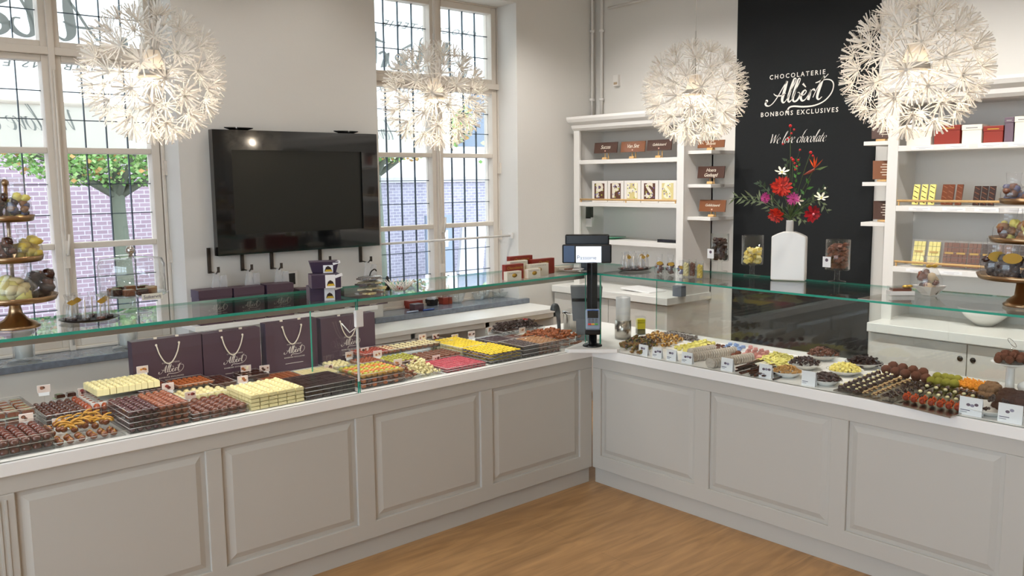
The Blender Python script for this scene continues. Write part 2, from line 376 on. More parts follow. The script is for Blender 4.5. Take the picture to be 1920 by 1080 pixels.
# ---------------------------------------------------------------- windows
def window(n, W, mullx, gw, name, gx):
    FY0, FY1 = 2.06, 2.13
    z = [.93, 1.468, 1.503, 2.029, 2.063, 2.55, 2.665, 3.19]
    root = bpy.data.objects.new(name, None); C.objects.link(root); root['kind'] = 'structure'; root.location = (mullx, 2.1, SZ)
    L = Vector((mullx, 2.1, SZ))
    def o(b, nm, m, **k):
        ob = b.obj(nm, m, root, **k); ob.location = -L; return ob
    (l0, l1), (r0, r1) = gx
    b = B()
    b.box((W[0], FY0 - .03, SZ), (l0 - .055, FY1 + .02, HZ)); b.box((r1 + .055, FY0 - .03, SZ), (W[1], FY1 + .02, HZ))
    b.box((W[0], FY0 - .03, HZ - .01), (W[1], FY1 + .02, HZ)); b.box((W[0], FY0 - .03, SZ), (W[1], FY1 + .02, SZ + .02))
    b.box((l1 + .035, FY0 - .045, SZ), (r0 - .035, FY1, HZ)); b.box((W[0], FY0 - .04, 2.585), (W[1], FY1, 2.63))
    o(b, 'window_frame', frame_pt, bevel=.006)
    for (a, c) in gx:
        for lo, hi in ((SZ + .02, 2.585), (2.63, HZ - .01)):
            b = B(); g0 = .93 if lo < 1 else 2.665; g1 = 2.55 if lo < 1 else 3.19
            b.box((a - .05, FY0 - .02, lo), (a, FY1, hi)); b.box((c, FY0 - .02, lo), (c + .05, FY1, hi))
            b.box((a, FY0 - .02, lo), (c, FY1, g0)); b.box((a, FY0 - .02, g1), (c, FY1, hi))
            if lo < 1:
                for q0, q1 in ((1.468, 1.503), (2.029, 2.063)): b.box((a, FY0 - .015, q0), (c, FY1, q1))
                if True: b.box((a, FY0 - .012, SZ + .02), (c, FY1 - .02, .915))
            s = o(b, 'casement', frame_pt, bevel=.004)
            g = B().box((a, 2.098, g0), (c, 2.104, g1)).obj('glass_pane', glass_m, s)
            b = B()
            for i in (1, 2, 3):
                x = a + (c - a) * i / 4; b.box((x - .0024, 2.092, g0), (x + .0024, 2.110, g1))
            rows = [1.106, 1.287, 1.669, 1.849, 2.225, 2.388] if lo < 1 else [2.84, 3.015]
            for q in rows: b.box((a, 2.092, q - .0024), (c, 2.110, q + .0024))
            b.obj('leading', lead_m, s)
    b = B()   # espagnolette handle on the meeting stile
    b.box((mullx - .012, FY0 - .06, 1.36), (mullx + .012, FY0 - .045, 1.52)); b.tube([(mullx, FY0 - .06, 1.44), (mullx, FY0 - .09, 1.44), (mullx + .005, FY0 - .1, 1.56)], .007, 8)
    b.box((mullx - .02, FY0 - .058, 1.12), (mullx + .02, FY0 - .045, 1.19)); b.tube([(mullx, FY0 - .052, .9), (mullx, FY0 - .052, 2.5)], .006, 6)
    o(b, 'window_handle', frame_pt)
    b = B(); b.box((W[1] - .012, FY0 - .055, 1.9), (W[1] + -.0, FY0 - .02, 1.99)); b.box((W[1] - .012, FY0 - .055, 1.35), (W[1], FY0 - .02, 1.43))
    o(b, 'hinge', frame_pt)
    return root
window(1, W1, -2.345, .5, 'window_1', ((-2.89, -2.40), (-2.295, -1.812)))
window(2, W2, .40, .51, 'window_2', ((-.165, .347), (.457, .969)))
for nm, W, ov in (('trim_2', W1, .12), ('trim_3', W2, .09)):
    struct(B().box((W[0] - ov - .2 * (nm == 'trim_2'), WY - .035, SZ - .04), (W[1] + ov, WY + WT - .1, SZ)).obj(nm, stone_m, bevel=.003))
# window behind the camera
b = B(); q = RX0 - .1
for i in range(5): t = -5.3 + 5.2 * i / 4; b.box((q - .04, t - .04, .45), (q + .04, t + .04, 3.4))
for zz in (.45, 2.3, 3.34): b.box((q - .04, -5.3, zz), (q + .04, -.1, zz + .06))
f = struct(b.obj('window_3', frame_pt)); B().box((q - .004, -5.3, .45), (q + .004, -.1, 3.4)).obj('glass_pane', glass_m, f)

# ---------------------------------------------------------------- outside
paver = mat('street_paving', '#9d9a96', .8, noise=(6, '#b8b4ae', 1.6))
g = B().box((-40, WY + WT + .0, -.45), (40, 60, -.3)).obj('ground_street', paver); struct(g)
g = B().box((-60, -60, -.45), (60, RY0 - .2, -.3)).obj('ground_front', paver); struct(g)
g = B().box((-60, RY0 - .2, -.45), (RX0 - .2, WY + WT, -.3)).obj('ground_side', paver); struct(g)
def brick(name, c1, c2, mo, sc):
    m = mat(name, c1, .85); nt = m.node_tree; p = nt.nodes['Principled BSDF']
    tc = nt.nodes.new('ShaderNodeTexCoord'); mp = nt.nodes.new('ShaderNodeMapping'); mp.inputs['Rotation'].default_value = (PI / 2, 0, 0); nt.links.new(tc.outputs['Object'], mp.inputs[0])
    br = nt.nodes.new('ShaderNodeTexBrick'); nt.links.new(mp.outputs[0], br.inputs['Vector'])
    br.inputs['Scale'].default_value = sc; br.inputs['Brick Width'].default_value = .5; br.inputs['Row Height'].default_value = .2; br.inputs['Mortar Size'].default_value = .022
    br.inputs['Color1'].default_value = lin(c1); br.inputs['Color2'].default_value = lin(c2); br.inputs['Mortar'].default_value = lin(mo)
    nt.links.new(br.outputs['Color'], p.inputs['Base Color']); return m
bk1 = brick('red_brick', '#a28a94', '#947c87', '#bfb5bd', 3.4); bk2 = brick('grey_brick', '#8f8a97', '#807a88', '#a8a3ad', 4.4)
bld = thing('brick_building', 'red brick house wall seen through the left window, beyond the tree', 'building', (-2, 9, -.3))
B().box((-14, 0, 0), (5.3, .4, 7)).obj('wall', bk1, bld)
B().box((-14.1, -.06, 7), (5.4, .5, 7.25)).obj('roof_edge', frame_pt, bld)
gw = tag(B().box((2.0, 0, 0), (13, .3, 2.12)).box((1.95, -.04, 2.12), (13.05, .34, 2.2), 1).obj('garden_wall', [bk2, mat('coping_stone', '#a9a5a8', .8)], loc=(0, 7.6, -.3)),
         'long grey brick garden wall seen through the right window', 'wall')
hs = thing('house', 'pale house with a dark window standing beyond the grey garden wall', 'house', (8.5, 14, -.3))
B().box((-3.5, 0, 0), (5, 4, 6.5)).obj('wall', mat('render_facade', '#cfc8c4', .8), hs)
for i, x in enumerate((-1.6, 1.4)): B().box((x, -.03, 3.0), (x + 1.1, .05, 4.6)).obj('window_opening', mat('dark_window_glass', '#5c6672', .2), hs)
B().prism([(-3.8, 6.5), (5.3, 6.5), (4, 9), (-2.5, 9)], -.2, 4.2, 'y').obj('roof', mat('roof_tiles', '#8a7f80', .8), hs)
# awnings with the mirrored name over the shop windows
awn = thin('awning_cloth', '#fbfaf6', .8, .75); grey_l = mat('awning_lettering', '#8b908c', .7); bandm = thin('awning_valance_cloth', '#eceae2', .8, .6)
def awning(x0, x1, label, cx, wlet, big):
    t = thing('window_awning', label, 'awning', (cx, 2.35, 2.3), 0)
    y0, z0, y1, z1 = 2.26, 3.55, 3.9, 2.47
    L = Vector((cx, 2.35, 2.3))
    def o(b, nm, m): ob = b.obj(nm, m, t); ob.location = -L; return ob
    b = B(); b.raw([(x0, y0, z0), (x1, y0, z0), (x1, y1, z1), (x0, y1, z1), (x0, y0, z0 + .012), (x1, y0, z0 + .012), (x1, y1, z1 + .012), (x0, y1, z1 + .012)],
                   [(0, 3, 2, 1), (4, 5, 6, 7), (0, 1, 5, 4), (1, 2, 6, 5), (2, 3, 7, 6), (3, 0, 4, 7)])
    o(b, 'canopy_cloth', awn)
    o(B().box((x0, y1 - .005, z1 - .34), (x1, y1 + .005, z1)), 'valance', bandm)
    o(B().tube([(x0, y1, z1), (x1, y1, z1)], .02, 8), 'front_bar', frame_pt)
    b = B(); up = Vector((0, y0 - y1, z0 - z1)).normalized(); mid = Vector((cx, (y0 + y1) / 2, (z0 + z1) / 2 - .004)) - up * .12
    # lettering is read from the street, so it shows mirrored through the cloth from inside
    mark(b, mid, (1, 0, 0), up, wlet, small=True, off=.0, mirror=True, bold=1.1)
    o(b, 'canopy_lettering', grey_l)
    b = B(); pen_text(b, 'We love chocolate', (cx, y1 - .012, z1 - .16), (1, 0, 0), (0, 0, 1), .10, off=0, mirror=True)
    o(b, 'valance_lettering', grey_l)
awning(-3.6, -.95, 'white awning with grey mirrored lettering over the left window', -2.25, 1.5, True)
awning(-.75, 1.95, 'white awning with grey mirrored lettering over the right window', .95, 1.5, True)
# trees
leafc = [mat('leaf_green', '#6f9a4e', .6), mat('leaf_pale', '#a3bf7a', .6), mat('leaf_rust', '#b98f55', .6)]
barkm = mat('tree_bark', '#5f6355', .9, bump=(12, .5))
def tree(loc, h, cr, n, label, mix, seed, flat=1.0, leaf=.085, cz=None):
    rn = random.Random(seed); t = thing('tree', label, 'tree', loc)
    tr = B().tube([(0, 0, 0), (.03, 0, h * .4), (0, .02, h * .8), (.02, 0, h)], [.12, .1, .085, .06], 8)
    for i in range(7):
        a = i * 2.4; tr.tube([(0, 0, h * .85), (math.cos(a) * cr[0] * .4, math.sin(a) * cr[1] * .4, h), (math.cos(a) * cr[0] * .8, math.sin(a) * cr[1] * .8, h + cr[2] * .4)], [.045, .03, .012], 5)
    tr.obj('trunk', barkm, t)
    b = B()
    for i in range(n):
        while True:
            p = Vector((rn.uniform(-1, 1), rn.uniform(-1, 1), rn.uniform(-1, 1)))
            if .25 < p.length < 1: break
        c = Vector((p.x * cr[0], p.y * cr[1], h + cr[2] * .6 + p.z * cr[2]))
        q = Matrix.Rotation(rn.uniform(0, 6.28), 3, 'Z') @ Matrix.Rotation(rn.uniform(-1, 1), 3, 'X')
        s = leaf * rn.uniform(.7, 1.3)
        b.raw([c + q @ Vector(v) * s for v in ((-.5, 0, 0), (0, -.06, -.42), (.62, .02, 0), (0, .06, .42))], [(0, 1, 2, 3)], 0 if rn.random() < mix[0] else (1 if rn.random() < mix[1] else 2))
    b.obj('foliage', leafc, t)
tree((-.48, 7.0, -.3), 2.35, (1.5, .7, .62), 9500, 'green leafed street tree with a slim trunk outside the left window', (.6, .8), 1, leaf=.05)
tree((2.62, 6.4, -.3), 2.6, (1.6, .8, .6), 8500, 'tree with rust-tinged leaves and a leaning trunk outside the right window', (.3, .45), 2, leaf=.055)
tree((-3.4, 7.3, -.3), 2.35, (.9, .6, .6), 3000, 'street tree left of the green one, behind the cake stand', (.6, .8), 3, leaf=.05)
iv = B(); rn = random.Random(5)
for i in range(1500):
    c = Vector((6.9 + rn.gauss(0, .45), 7.42 - rn.random() * .12, rn.uniform(-.2, 2.5))); q = Matrix.Rotation(rn.uniform(0, 6.28), 3, 'Z'); s = rn.uniform(.06, .12)
    iv.raw([c + q @ Vector(v) * s for v in ((-.5, 0, 0), (0, -.06, -.42), (.62, .02, 0), (0, .06, .42))], [(0, 1, 2, 3)], rn.choice((0, 0, 1)))
tag(iv.obj('ivy', leafc), 'green ivy climbing the garden wall at the right window\'s edge', 'ivy')
for i, (x, y, w_, l_) in enumerate([(3.2, 6.9, 1.0, 'low green shrub at the foot of the garden wall outside the right window')]):
    s = B(); 
    for k in range(900):
        c = Vector((x + rn.uniform(-w_, w_), y + rn.uniform(-.25, .25), -.3 + rn.random() * .5)); q = Matrix.Rotation(rn.uniform(0, 6.28), 3, 'Z'); z = rn.uniform(.05, .09)
        s.raw([c + q @ Vector(v) * z for v in ((-.5, 0, 0), (0, -.06, -.42), (.62, .02, 0), (0, .06, .42))], [(0, 1, 2, 3)], rn.choice((0, 1)))
    tag(s.obj('shrub', leafc), l_, 'shrub')
# pavement sign, planter, bench-like boards outside the right window
sg = at(835, 470, 'y', 5.6); t = thing('pavement_sign', 'blue-grey pavement sign with white figures outside the right window', 'sign', (sg.x - .1, 5.6, -.3))
signb = mat('sign_blue', '#6f7886', .5)
B().cbox((0, 0, .95), (.42, .05, 1.5)).obj('sign_board', signb, t); b = B(); put_text(b, '24', (.0, -.03, 1.38), (1, 0, 0), (0, 0, 1), .3, bold=.02).obj('sign_figures', paper_w, t)
B().box((-.25, -.03, .45), (.25, -.028, .95)).obj('sign_panel', paper_w, t); B().cbox((0, .15, .12), (.7, .5, .1)).cbox((0, .1, .2), (.08, .1, .3)).obj('sign_foot', signb, t)
pl = at(745, 515, 'y', 5.2); tag(B().cbox((0, 0, .35), (.7, .5, .7), taper=.85).cbox((0, 0, .72), (.76, .56, .06)).obj('planter', mat('slate_planter', '#5f7186', .6), loc=(pl.x, 5.2, -.3)), 'slate blue planter box on the pavement outside the right window', 'planter')
for i, (px, lab) in enumerate(((880, 'leaning pale board outside the right window, nearer the planter'), (930, 'leaning pale board outside the right window, nearer the ivy'))):
    q = at(px, 480, 'y', 6.6); tag(B().cbox((0, 0, .75), (.45, .06, 1.5), rot=Matrix.Rotation(.12, 3, 'Y')).obj('board', mat('pale_board', '#b9b7bd', .7), loc=(q.x, 6.6, -.3)), lab, 'board')

# ---------------------------------------------------------------- counters
def counter(name, label, L0, L1, axis, pans):
    """front in plane y=0 (axis x, running L0..L1) or x=0 (axis y)"""
    t = thing(name, label, 'counter', ((L0 + L1) / 2, .35, 0) if axis == 'x' else (.35, (L0 + L1) / 2, 0))
    off = -Vector(t.location)
    def P(l, d, z): return (l, d, z) if axis == 'x' else (d, l, z)
    def bx(b, l0, d0, z0, l1, d1, z1): return b.box(P(l0, d0, z0), P(l1, d1, z1))
    b = B(); bx(b, L0, .022, .1, L1, .74, .79); o = b.obj('body', counter_pt, t); o.location = off
    b = B(); bx(b, L0, .03, 0, L1, .72, .1); o = b.obj('plinth', counter_pt, t); o.location = off
    s0, s1 = (L0, L1) if axis == 'x' else (L0, L1)
    b = B(); bx(b, s0, -.012, .79, s1, .76, .842); o = b.obj('counter_top', slab_m, t, bevel=.004); o.location = off
    # stiles, rails and raised panels
    b = B(); bx(b, L0, .004, .72, L1, .022, .79); bx(b, L0, .004, .1, L1, .022, .185)
    e = [L0] + [v for p_ in pans for v in p_] + [L1]
    for i in range(0, len(e), 2): bx(b, e[i], .004, .18, e[i + 1], .022, .72)
    o = b.obj('panel_frame', counter_pt, t, bevel=.003); o.location = off
    for p0, p1 in pans:
        b = B(); z0, z1 = .185, .72; d = .045
        o4 = [P(p0, .018, z0), P(p1, .018, z0), P(p1, .018, z1), P(p0, .018, z1)]
        i4 = [P(p0 + d, .007, z0 + d), P(p1 - d, .007, z0 + d), P(p1 - d, .007, z1 - d), P(p0 + d, .007, z1 - d)]
        m4_ = [P(p0 + d * .45, .016, z0 + d * .45), P(p1 - d * .45, .016, z0 + d * .45), P(p1 - d * .45, .016, z1 - d * .45), P(p0 + d * .45, .016, z1 - d * .45)]
        fs = [(0, 1, 5, 4), (1, 2, 6, 5), (2, 3, 7, 6), (3, 0, 4, 7), (4, 5, 9, 8), (5, 6, 10, 9), (6, 7, 11, 10), (7, 4, 8, 11), (8, 9, 10, 11)]
        if axis == 'y': fs = [tuple(reversed(f)) for f in fs]
        b.raw(o4 + m4_ + i4, fs); o = b.obj('front_panel', counter_pt, t); o.location = off
    return t
counter('display_counter', 'long white panelled counter running under the left glass case, full of trays', -4.3, .004, 'x',
        [(-3.9, -3.24), (-3.10, -2.38), (-2.31, -1.645), (-1.545, -.87), (-.785, -.10)])
rc = counter('display_counter', 'white panelled counter on the right, loose chocolates spread on its top', -4.2, .0, 'y',
        [(-3.85, -3.14), (-3.05, -2.39), (-2.30, -1.625), (-1.54, -.85), (-.757, -.065)])
# fill of the corner behind the two counters
B().box((0, 0, .79), (.75, .76, .8405)).obj('corner_top', slab_m, rc).location = -rc.location
fl = B()
for i in range(4): fl.cbox((-3.135 - .022 * i, .003, .45), (.008, .006, .5))
fl.obj('fluting', counter_pt, [o for o in bpy.data.objects if o.name == 'display_counter'][0]).location = -Vector((-2.15, .35, 0))
GT = 1.285      # underside of the glass tops
# diagonal corner shelf and the customer screen's post
cs = tag(B().prism([(-.21, -.012), (-.012, -.21), (.02, -.21), (.10, .02), (.02, .10), (-.21, .02)], .842, .862).obj('corner_shelf', slab_m), 'small white chamfered plate set over the corner where the counters meet', 'shelf')
# glass cases
gl = thing('glass_case', 'clear glass case over the left counter, green edges and a metal light strip', 'glass case', (-2.15, .02, .842))
off = -Vector(gl.location)
def gpane(nm, a, b_, mats, par, off, edge_axes='all'):
    b = B().box(a, b_); ext = [abs(b_[i] - a[i]) for i in range(3)]; th = ext.index(min(ext))
    for i in range(6):   # faces order: z-,z+,y-,x+,y+,x-
        fa = [2, 2, 1, 0, 1, 0][i]; b.m[i] = 0 if fa == th else 1
    o = b.obj(nm, mats, par); o.location = off; return o
gm = [case_glass, edge_m]; gm2 = [tint_glass, edge_m]
DX = at(672, 640, 'y', 0).x
gpane('front_pane', (-4.25, .0, .842), (DX - .004, .008, GT), gm, gl, off); gpane('front_pane', (DX + .004, .0, .842), (-.03, .008, GT), gm, gl, off)
gpane('top_pane', (-4.25, -.005, GT), (DX - .003, .48, GT + .012), gm, gl, off); gpane('top_pane', (DX + .003, -.005, GT), (-.02, .48, GT + .012), gm, gl, off)
gpane('divider_pane', (DX - .004, .012, .842), (DX + .004, .46, GT), gm, gl, off)
B().box((-4.25, .012, GT - .022), (-.05, .034, GT - .001)).obj('light_strip', alu_m, gl, bevel=.002).location = off
B().box((DX - .02, .002, 1.165), (DX + .02, -.02, 1.245)).box((DX - .012, -.001, .9), (DX + .0, -.006, 1.165)).obj('power_adapter', mat('adapter_plastic', '#e9e6e2', .4), gl, bevel=.003).location = off
B().tube([(DX - .01, -.008, 1.165), (DX - .04, .01, 1.14), (DX - .07, .03, 1.185)], .003, 6).obj('adapter_cable', mat('cable_white', '#e9e6e2', .5), gl).location = off
b = B()
for k in range(8): B().lathe([(0, 0), (.008, 0), (.007, .003), (0, .004)], (-.87 + .057 * k, .034, GT - .012), 8, rot=Matrix.Rotation(-PI / 2, 3, 'X')).obj('light_diode', mat('diode_glow', '#ffdca8', .4, emit=('#ffcf8f', 14)), gl).location = off
area('case_light', (-2.2, .07, GT - .03), (-2.2, .3, .8), 4.0, .03, 10, SOFT)
gr = thing('glass_case', 'clear glass case over the right counter with a tinted rear pane', 'glass case', (.02, -2.1, .842)); off = -Vector(gr.location)
gpane('front_pane', (0, -4.2, .842), (.008, -.06, GT), gm, gr, off); gpane('top_pane', (-.005, -4.2, GT), (.55, -.03, GT + .01), gm, gr, off)
gpane('corner_top_pane', (-.02, -.03, GT), (.50, .48, GT + .01), gm, gr, off)
gpane('rear_pane', (.66, -4.2, .862), (.668, .05, 1.235), gm2, gr, off)
B().box((.655, -4.2, .842), (.675, .06, .866)).obj('rear_rail', slab_m, gr).location = off
gpane('corner_pane', (.012, -.055, .842), (.02, .07, GT), gm, gr, off)

# customer display, card reader on a black post
post = thing('payment_post', 'black round-footed post on the corner plate carrying a card terminal', 'post', (-.035, -.035, .862))
B().lathe([(.058, 0), (.058, .006), (.05, .012), (.026, .016), (.026, .12), (.022, .122), (.022, .14)], n=24).obj('foot', dark_m, post)
B().box((-.028, -.022, .14), (.022, .022, .50)).obj('column', dark_m, post, bevel=.006)
ct = thing('card_terminal', 'grey and black card terminal with coloured keys held on the corner post', 'card reader', (-.075, -.075, 1.03), -PI / 4)
Mx = Matrix.Rotation(.45, 3, 'X')
B().cbox((0, 0, 0), (.085, .036, .125), rot=Matrix.Rotation(-.45, 3, 'X')).obj('case', mat('terminal_grey', '#8c99ab', .35), ct, bevel=.01)
Rt = Matrix.Rotation(-.45, 3, 'X')
def onf(x, z, w_, h_, m, b, d=.021): b.cbox(Rt @ Vector((x, -d, z)), (w_, .006, h_), m, rot=Rt)
b = B(); onf(0, .028, .062, .05, 0, b); onf(0, .05, .066, .006, 1, b); b.obj('screen', [dark_m, mat('screen_blue', '#3f66a8', .3, emit=('#3f66a8', .6))], ct)
b = B()
for i in range(3):
    for j in range(3): onf(-.02 + i * .02, -.005 - j * .009, .014, .006, 3, b, .024)
for i in range(3): onf(-.02 + i * .02, -.036, .018, .009, i, b, .024)
b.obj('keypad', [mat('key_red', '#c8342c', .5), mat('key_yellow', '#d9a63c', .5), mat('key_green', '#4f9a4b', .5), mat('key_grey', '#73767c', .5)], ct)
B().cbox((0, .012, -.075), (.09, .05, .03)).obj('holder', dark_m, ct, bevel=.006)
sp = at(1118, 486, 'x', .18); ds = thing('customer_display', 'black customer display with a lit white screen behind the corner post', 'display', (.08, .12, GT + .011), -PI / 4 - .06)
B().cbox((0, 0, .10), (.30, .03, .115)).cbox((0, .06, .165), (.27, .03, .10)).cbox((0, .05, .1), (.08, .09, .05)).obj('case', dark_m, ds, bevel=.008)
B().cbox((0, .01, .03), (.07, .05, .06)).obj('stand', dark_m, ds)
b = B().box((-.065, -.0165, .048), (.088, -.0155, .146)); b.obj('lit_screen', mat('lit_screen', '#f2f7ff', .4, emit=('#eaf3ff', .75)), ds)
b = B().box((-.14, -.0165, .05), (-.075, -.0155, .15)); b.obj('side_screen', mat('side_screen', '#33496a', .2, emit=('#33496a', .3)), ds)
b = B(); put_text(b, 'Passorie', (.0, -.0165, .077), (1, 0, 0), (0, 0, 1), .036, off=.0006)
b.obj('screen_text', mat('screen_ink', '#5a5c70', .5), ds)
rg = thing('cash_register', 'grey cash register hanging behind the corner glass', 'cash register', (.16, .2, .842), -PI / 4)
B().cbox((0, 0, .235), (.20, .08, .22), taper=.85).cbox((0, 0, .07), (.13, .08, .14)).obj('case', mat('register_grey', '#6a6d70', .35), rg, bevel=.006)
B().box((-.09, -.045, .25), (.09, -.041, .27)).obj('dark_slot', dark_m, rg)

# ---------------------------------------------------------------- bookcases and cabinets on the shelf wall
BX = 1.60; CX = 1.42
def bookcase(label, y0, y1, shelves, ztop, side_y, sshelves, cname, open_low):
    t = thing('bookcase', label, 'bookcase', ((BX + WX) / 2, (y0 + y1) / 2, .952)); off = -Vector(t.location)
    def o(b, nm, **k): ob = b.obj(nm, white_pt, t, **k); ob.location = off; return ob
    o(B().box((WX - .018, y0, .95), (WX, y1, ztop)), 'back_panel')
    for yy in (y0, y1 - .022): o(B().box((BX, yy, .95), (WX, yy + .022, ztop)), 'side_panel')
    for yy, d in ((y0, .065), (y1 - .065, .065)): o(B().box((BX - .02, yy, .95), (BX, yy + d, ztop)), 'upright', bevel=.002)
    for z in shelves: o(B().box((BX - .018, y0 + .06, z - .034), (WX - .01, y1 - .06, z)), 'shelf', bevel=.002)
    # moulded cornice
    pr = [(0, 0), (.015, .02), (.02, .045), (.045, .07), (.055, .095), (.055, .115), (0, .115)]
    b = B(); b.raw([(BX - .02 - a, y0 - a * .6, ztop - .03 + z) for a, z in pr] + [(BX - .02 - a, y1 + a * .6, ztop - .03 + z) for a, z in pr],
                   [(i, i + 1, 7 + i + 1, 7 + i) for i in range(6)] + [tuple(range(7)), tuple(reversed(range(7, 14)))])
    b.box((BX - .02, y0, ztop - .03), (WX - .002, y1, ztop + .085)); o(b, 'cornice')
    for z, d in sshelves: o(B().box((BX + .03, side_y[0], z - .025), (WX - .022, side_y[1], z)), 'side_shelf', bevel=.002)
    return t
LB0, LB1 = .545, 1.70
bl = bookcase('white bookcase left of the black wall, plaques and letter boxes on its shelves', LB0, LB1, (1.995 + .01, 1.655, 1.345), 2.28,
              (at(1379, 300, 'x', WX - .02).y + .005, LB0), [(2.05, 1), (1.80, 1), (1.555, 1)], '', 0)
RB1, RB0 = -1.01, -3.6
brr = bookcase('white bookcase right of the black wall, chocolate bars behind wooden rails', RB0, RB1, (2.03, 1.665, 1.29), 2.31,
               (RB1, at(1628, 300, 'x', BX + .1).y), [(2.065, 1), (1.81, 1), (1.555, 1)], '', 0)
def cabinet(label, y0, y1, doors, shelf=False):
    t = thing('base_cabinet', label, 'cabinet', ((CX + WX) / 2, (y0 + y1) / 2, 0)); off = -Vector(t.location)
    B().box((CX + .02, y0 + .004, .08), (WX - .002, y1 - .004, .895)).obj('body', white_pt, t).location = off
    B().box((CX - .03, y0 - .02, .895), (WX - .002, y1, .952)).obj('worktop', slab_m, t, bevel=.004).location = off
    B().box((CX + .05, y0 + .01, 0), (WX - .002, y1 - .01, .08)).obj('plinth', white_pt, t).location = off
    for a, c, hy in doors:
        d = B().box((CX, a + .003, .09), (CX + .02, c - .003, .885)).obj('door', white_pt, t, bevel=.002); d.location = off
        if hy is not None:
            h = B().lathe([(.0, 0), (.016, 0), (.016, .002), (0, .002)], (CX - .001, hy, .80), 16, rot=Matrix.Rotation(-PI / 2, 3, 'Y')).obj('finger_hole', dark_m, d)
    return t
D1 = at(1813, 660, 'x', CX).y
cabinet('white base cabinet under the right bookcase, round finger holes in its doors', -3.6, at(1628, 640, 'x', CX).y, [(D1, at(1628, 640, 'x', CX).y, D1 + .035), (D1 - .62, D1, D1 - .035), (D1 - 1.24, D1 - .62, None), (-3.6, D1 - 1.24, None)])
LCY = at(1251, 600, 'x', CX).y
cabinet('white base cabinet under the left bookcase, behind the corner of the counters', LCY, 1.78, [(LCY, LCY + .6, None), (LCY + .6, 1.78, None)])
# narrow wooden rails on the bookcase shelves
def rail(z, y0, y1, label):
    b = B().tube([(BX - .012, y0, z), (BX - .012, y1, z)], .0075, 8)
    for yy in (y0 + .01, (y0 + y1) / 2, y1 - .01): b.cbox((BX - .012, yy, z - .013), (.008, .008, .03))
    return tag(b.obj('shelf_rail', pine_m), label, 'rail')
rail(1.665 + .030, -3.5, RB1 - .07, 'thin pine rail in front of the chocolate bars on the right bookcase\'s middle shelf')
rail(1.29 + .030, -3.5, RB1 - .07, 'thin pine rail on the right bookcase\'s lower shelf, before the wrapped bars')
rail(1.655 + .022, LB0 + .07, LB1 - .07, 'thin pine rail in front of the letter boxes on the left bookcase')
# tiny shelf-edge tickets
for y in (-1.22, -1.42, -1.60, -1.76, -1.90):
    for z in (2.03, 1.665, 1.29):
        if z < 1.3 and y < -1.5: continue
        bb = B().box((BX - .0192, y - .065, z - .026), (BX - .0185, y + .065, z - .008))
        bb.box((BX - .0198, y - .05, z - .016), (BX - .0194, y + .04, z - .0145), 1); bb.box((BX - .0198, y - .02, z - .022), (BX - .0194, y + .02, z - .021), 1)
        tag(bb.obj('shelf_ticket', [paper_w, mat('faint_print', '#a09a98', .6)]), 'white ticket on the right bookcase, %s shelf edge, %s' % ({2.03: 'top', 1.665: 'middle', 1.29: 'lower'}[z],
            {-1.22: 'nearest the black wall', -1.42: 'second from the black wall', -1.60: 'third from the black wall', -1.76: 'fourth from the black wall', -1.90: 'fifth from the black wall'}[y]), 'ticket', 'shelf tickets on the right bookcase')

# white board under the windows, with apron and uprights
t = thing('wall_shelf', 'long white shelf board on uprights along the window wall', 'shelf', (-.5, 1.58, 0)); off = -Vector(t.location)
B().box((-1.84, 1.40, .79), (1.12, WY - .036, .825)).obj('board', slab_m, t, bevel=.003).location = off
B().box((-1.84, 1.42, .75), (1.12, 1.44, .79)).obj('apron', white_pt, t).location = off
for x in (-1.8, -1.1, -.33, .35, 1.06): B().box((x, 1.42, 0), (x + .035, WY - .01, .79)).obj('upright', white_pt, t).location = off

# ---------------------------------------------------------------- television
tv = thing('television', 'big wall-mounted black flat television between the windows, switched off', 'television', (-.93, 1.74, 1.40))
a = at(397, 242, 'y', 1.72); c = at(712, 460, 'y', 1.72); off = -Vector(tv.location)
x0, x1, z0, z1 = a.x, c.x, c.z, at(397, 242, 'y', 1.72).z
bez = mat('piano_black', '#0a0b0c', .08, coat=.6, spec=.6)
s0 = at(434, 281, 'y', 1.72); s1 = at(682, 428, 'y', 1.72)
b = B(); fr = [(x0, z0), (x1, z0), (x1, z1), (x0, z1)]; inn = [(s0.x, s1.z), (s1.x, s1.z), (s1.x, s0.z), (s0.x, s0.z)]
vs = [(p_[0], 1.72, p_[1]) for p_ in fr] + [(p_[0], 1.72, p_[1]) for p_ in inn] + [(p_[0], 1.735, p_[1]) for p_ in inn] + [(p_[0], 1.775, p_[1]) for p_ in fr]
fs = [(i, (i + 1) % 4, 4 + (i + 1) % 4, 4 + i) for i in range(4)] + [(4 + i, 4 + (i + 1) % 4, 8 + (i + 1) % 4, 8 + i) for i in range(4)] + [(i, 12 + i, 12 + (i + 1) % 4, (i + 1) % 4) for i in range(4)] + [(15, 14, 13, 12)]
b.raw(vs, fs).obj('bezel', bez, tv).location = off
B().raw([(p_[0], 1.7345, p_[1]) for p_ in inn], [(0, 1, 2, 3)]).obj('screen', mat('tv_screen', '#1a1b16', .3, spec=.5), tv).location = off
B().box((-1.1, 1.77, 1.6), (-.7, WY - .0, 1.9)).obj('wall_mount', dark_m, tv).location = off
for px, lab in ((447, 'flat dark oval lamp showing above the television\'s top edge, left one'), (648, 'flat dark oval lamp showing above the television\'s top edge, right one')):
    q = at(px, 244, 'y', 1.77); t = thing('wall_uplight', lab, 'lamp', (q.x, 1.765, z1 + .0), group='lamps above the television')
    B().lathe([(0, 0), (.06, .002), (.095, .012), (.098, .018), (.09, .016), (0, .010)], n=24, sy=.3).obj('shade', bez, t); B().box((-.02, .0, -.05), (.02, .03, .005)).obj('bracket', dark_m, t)
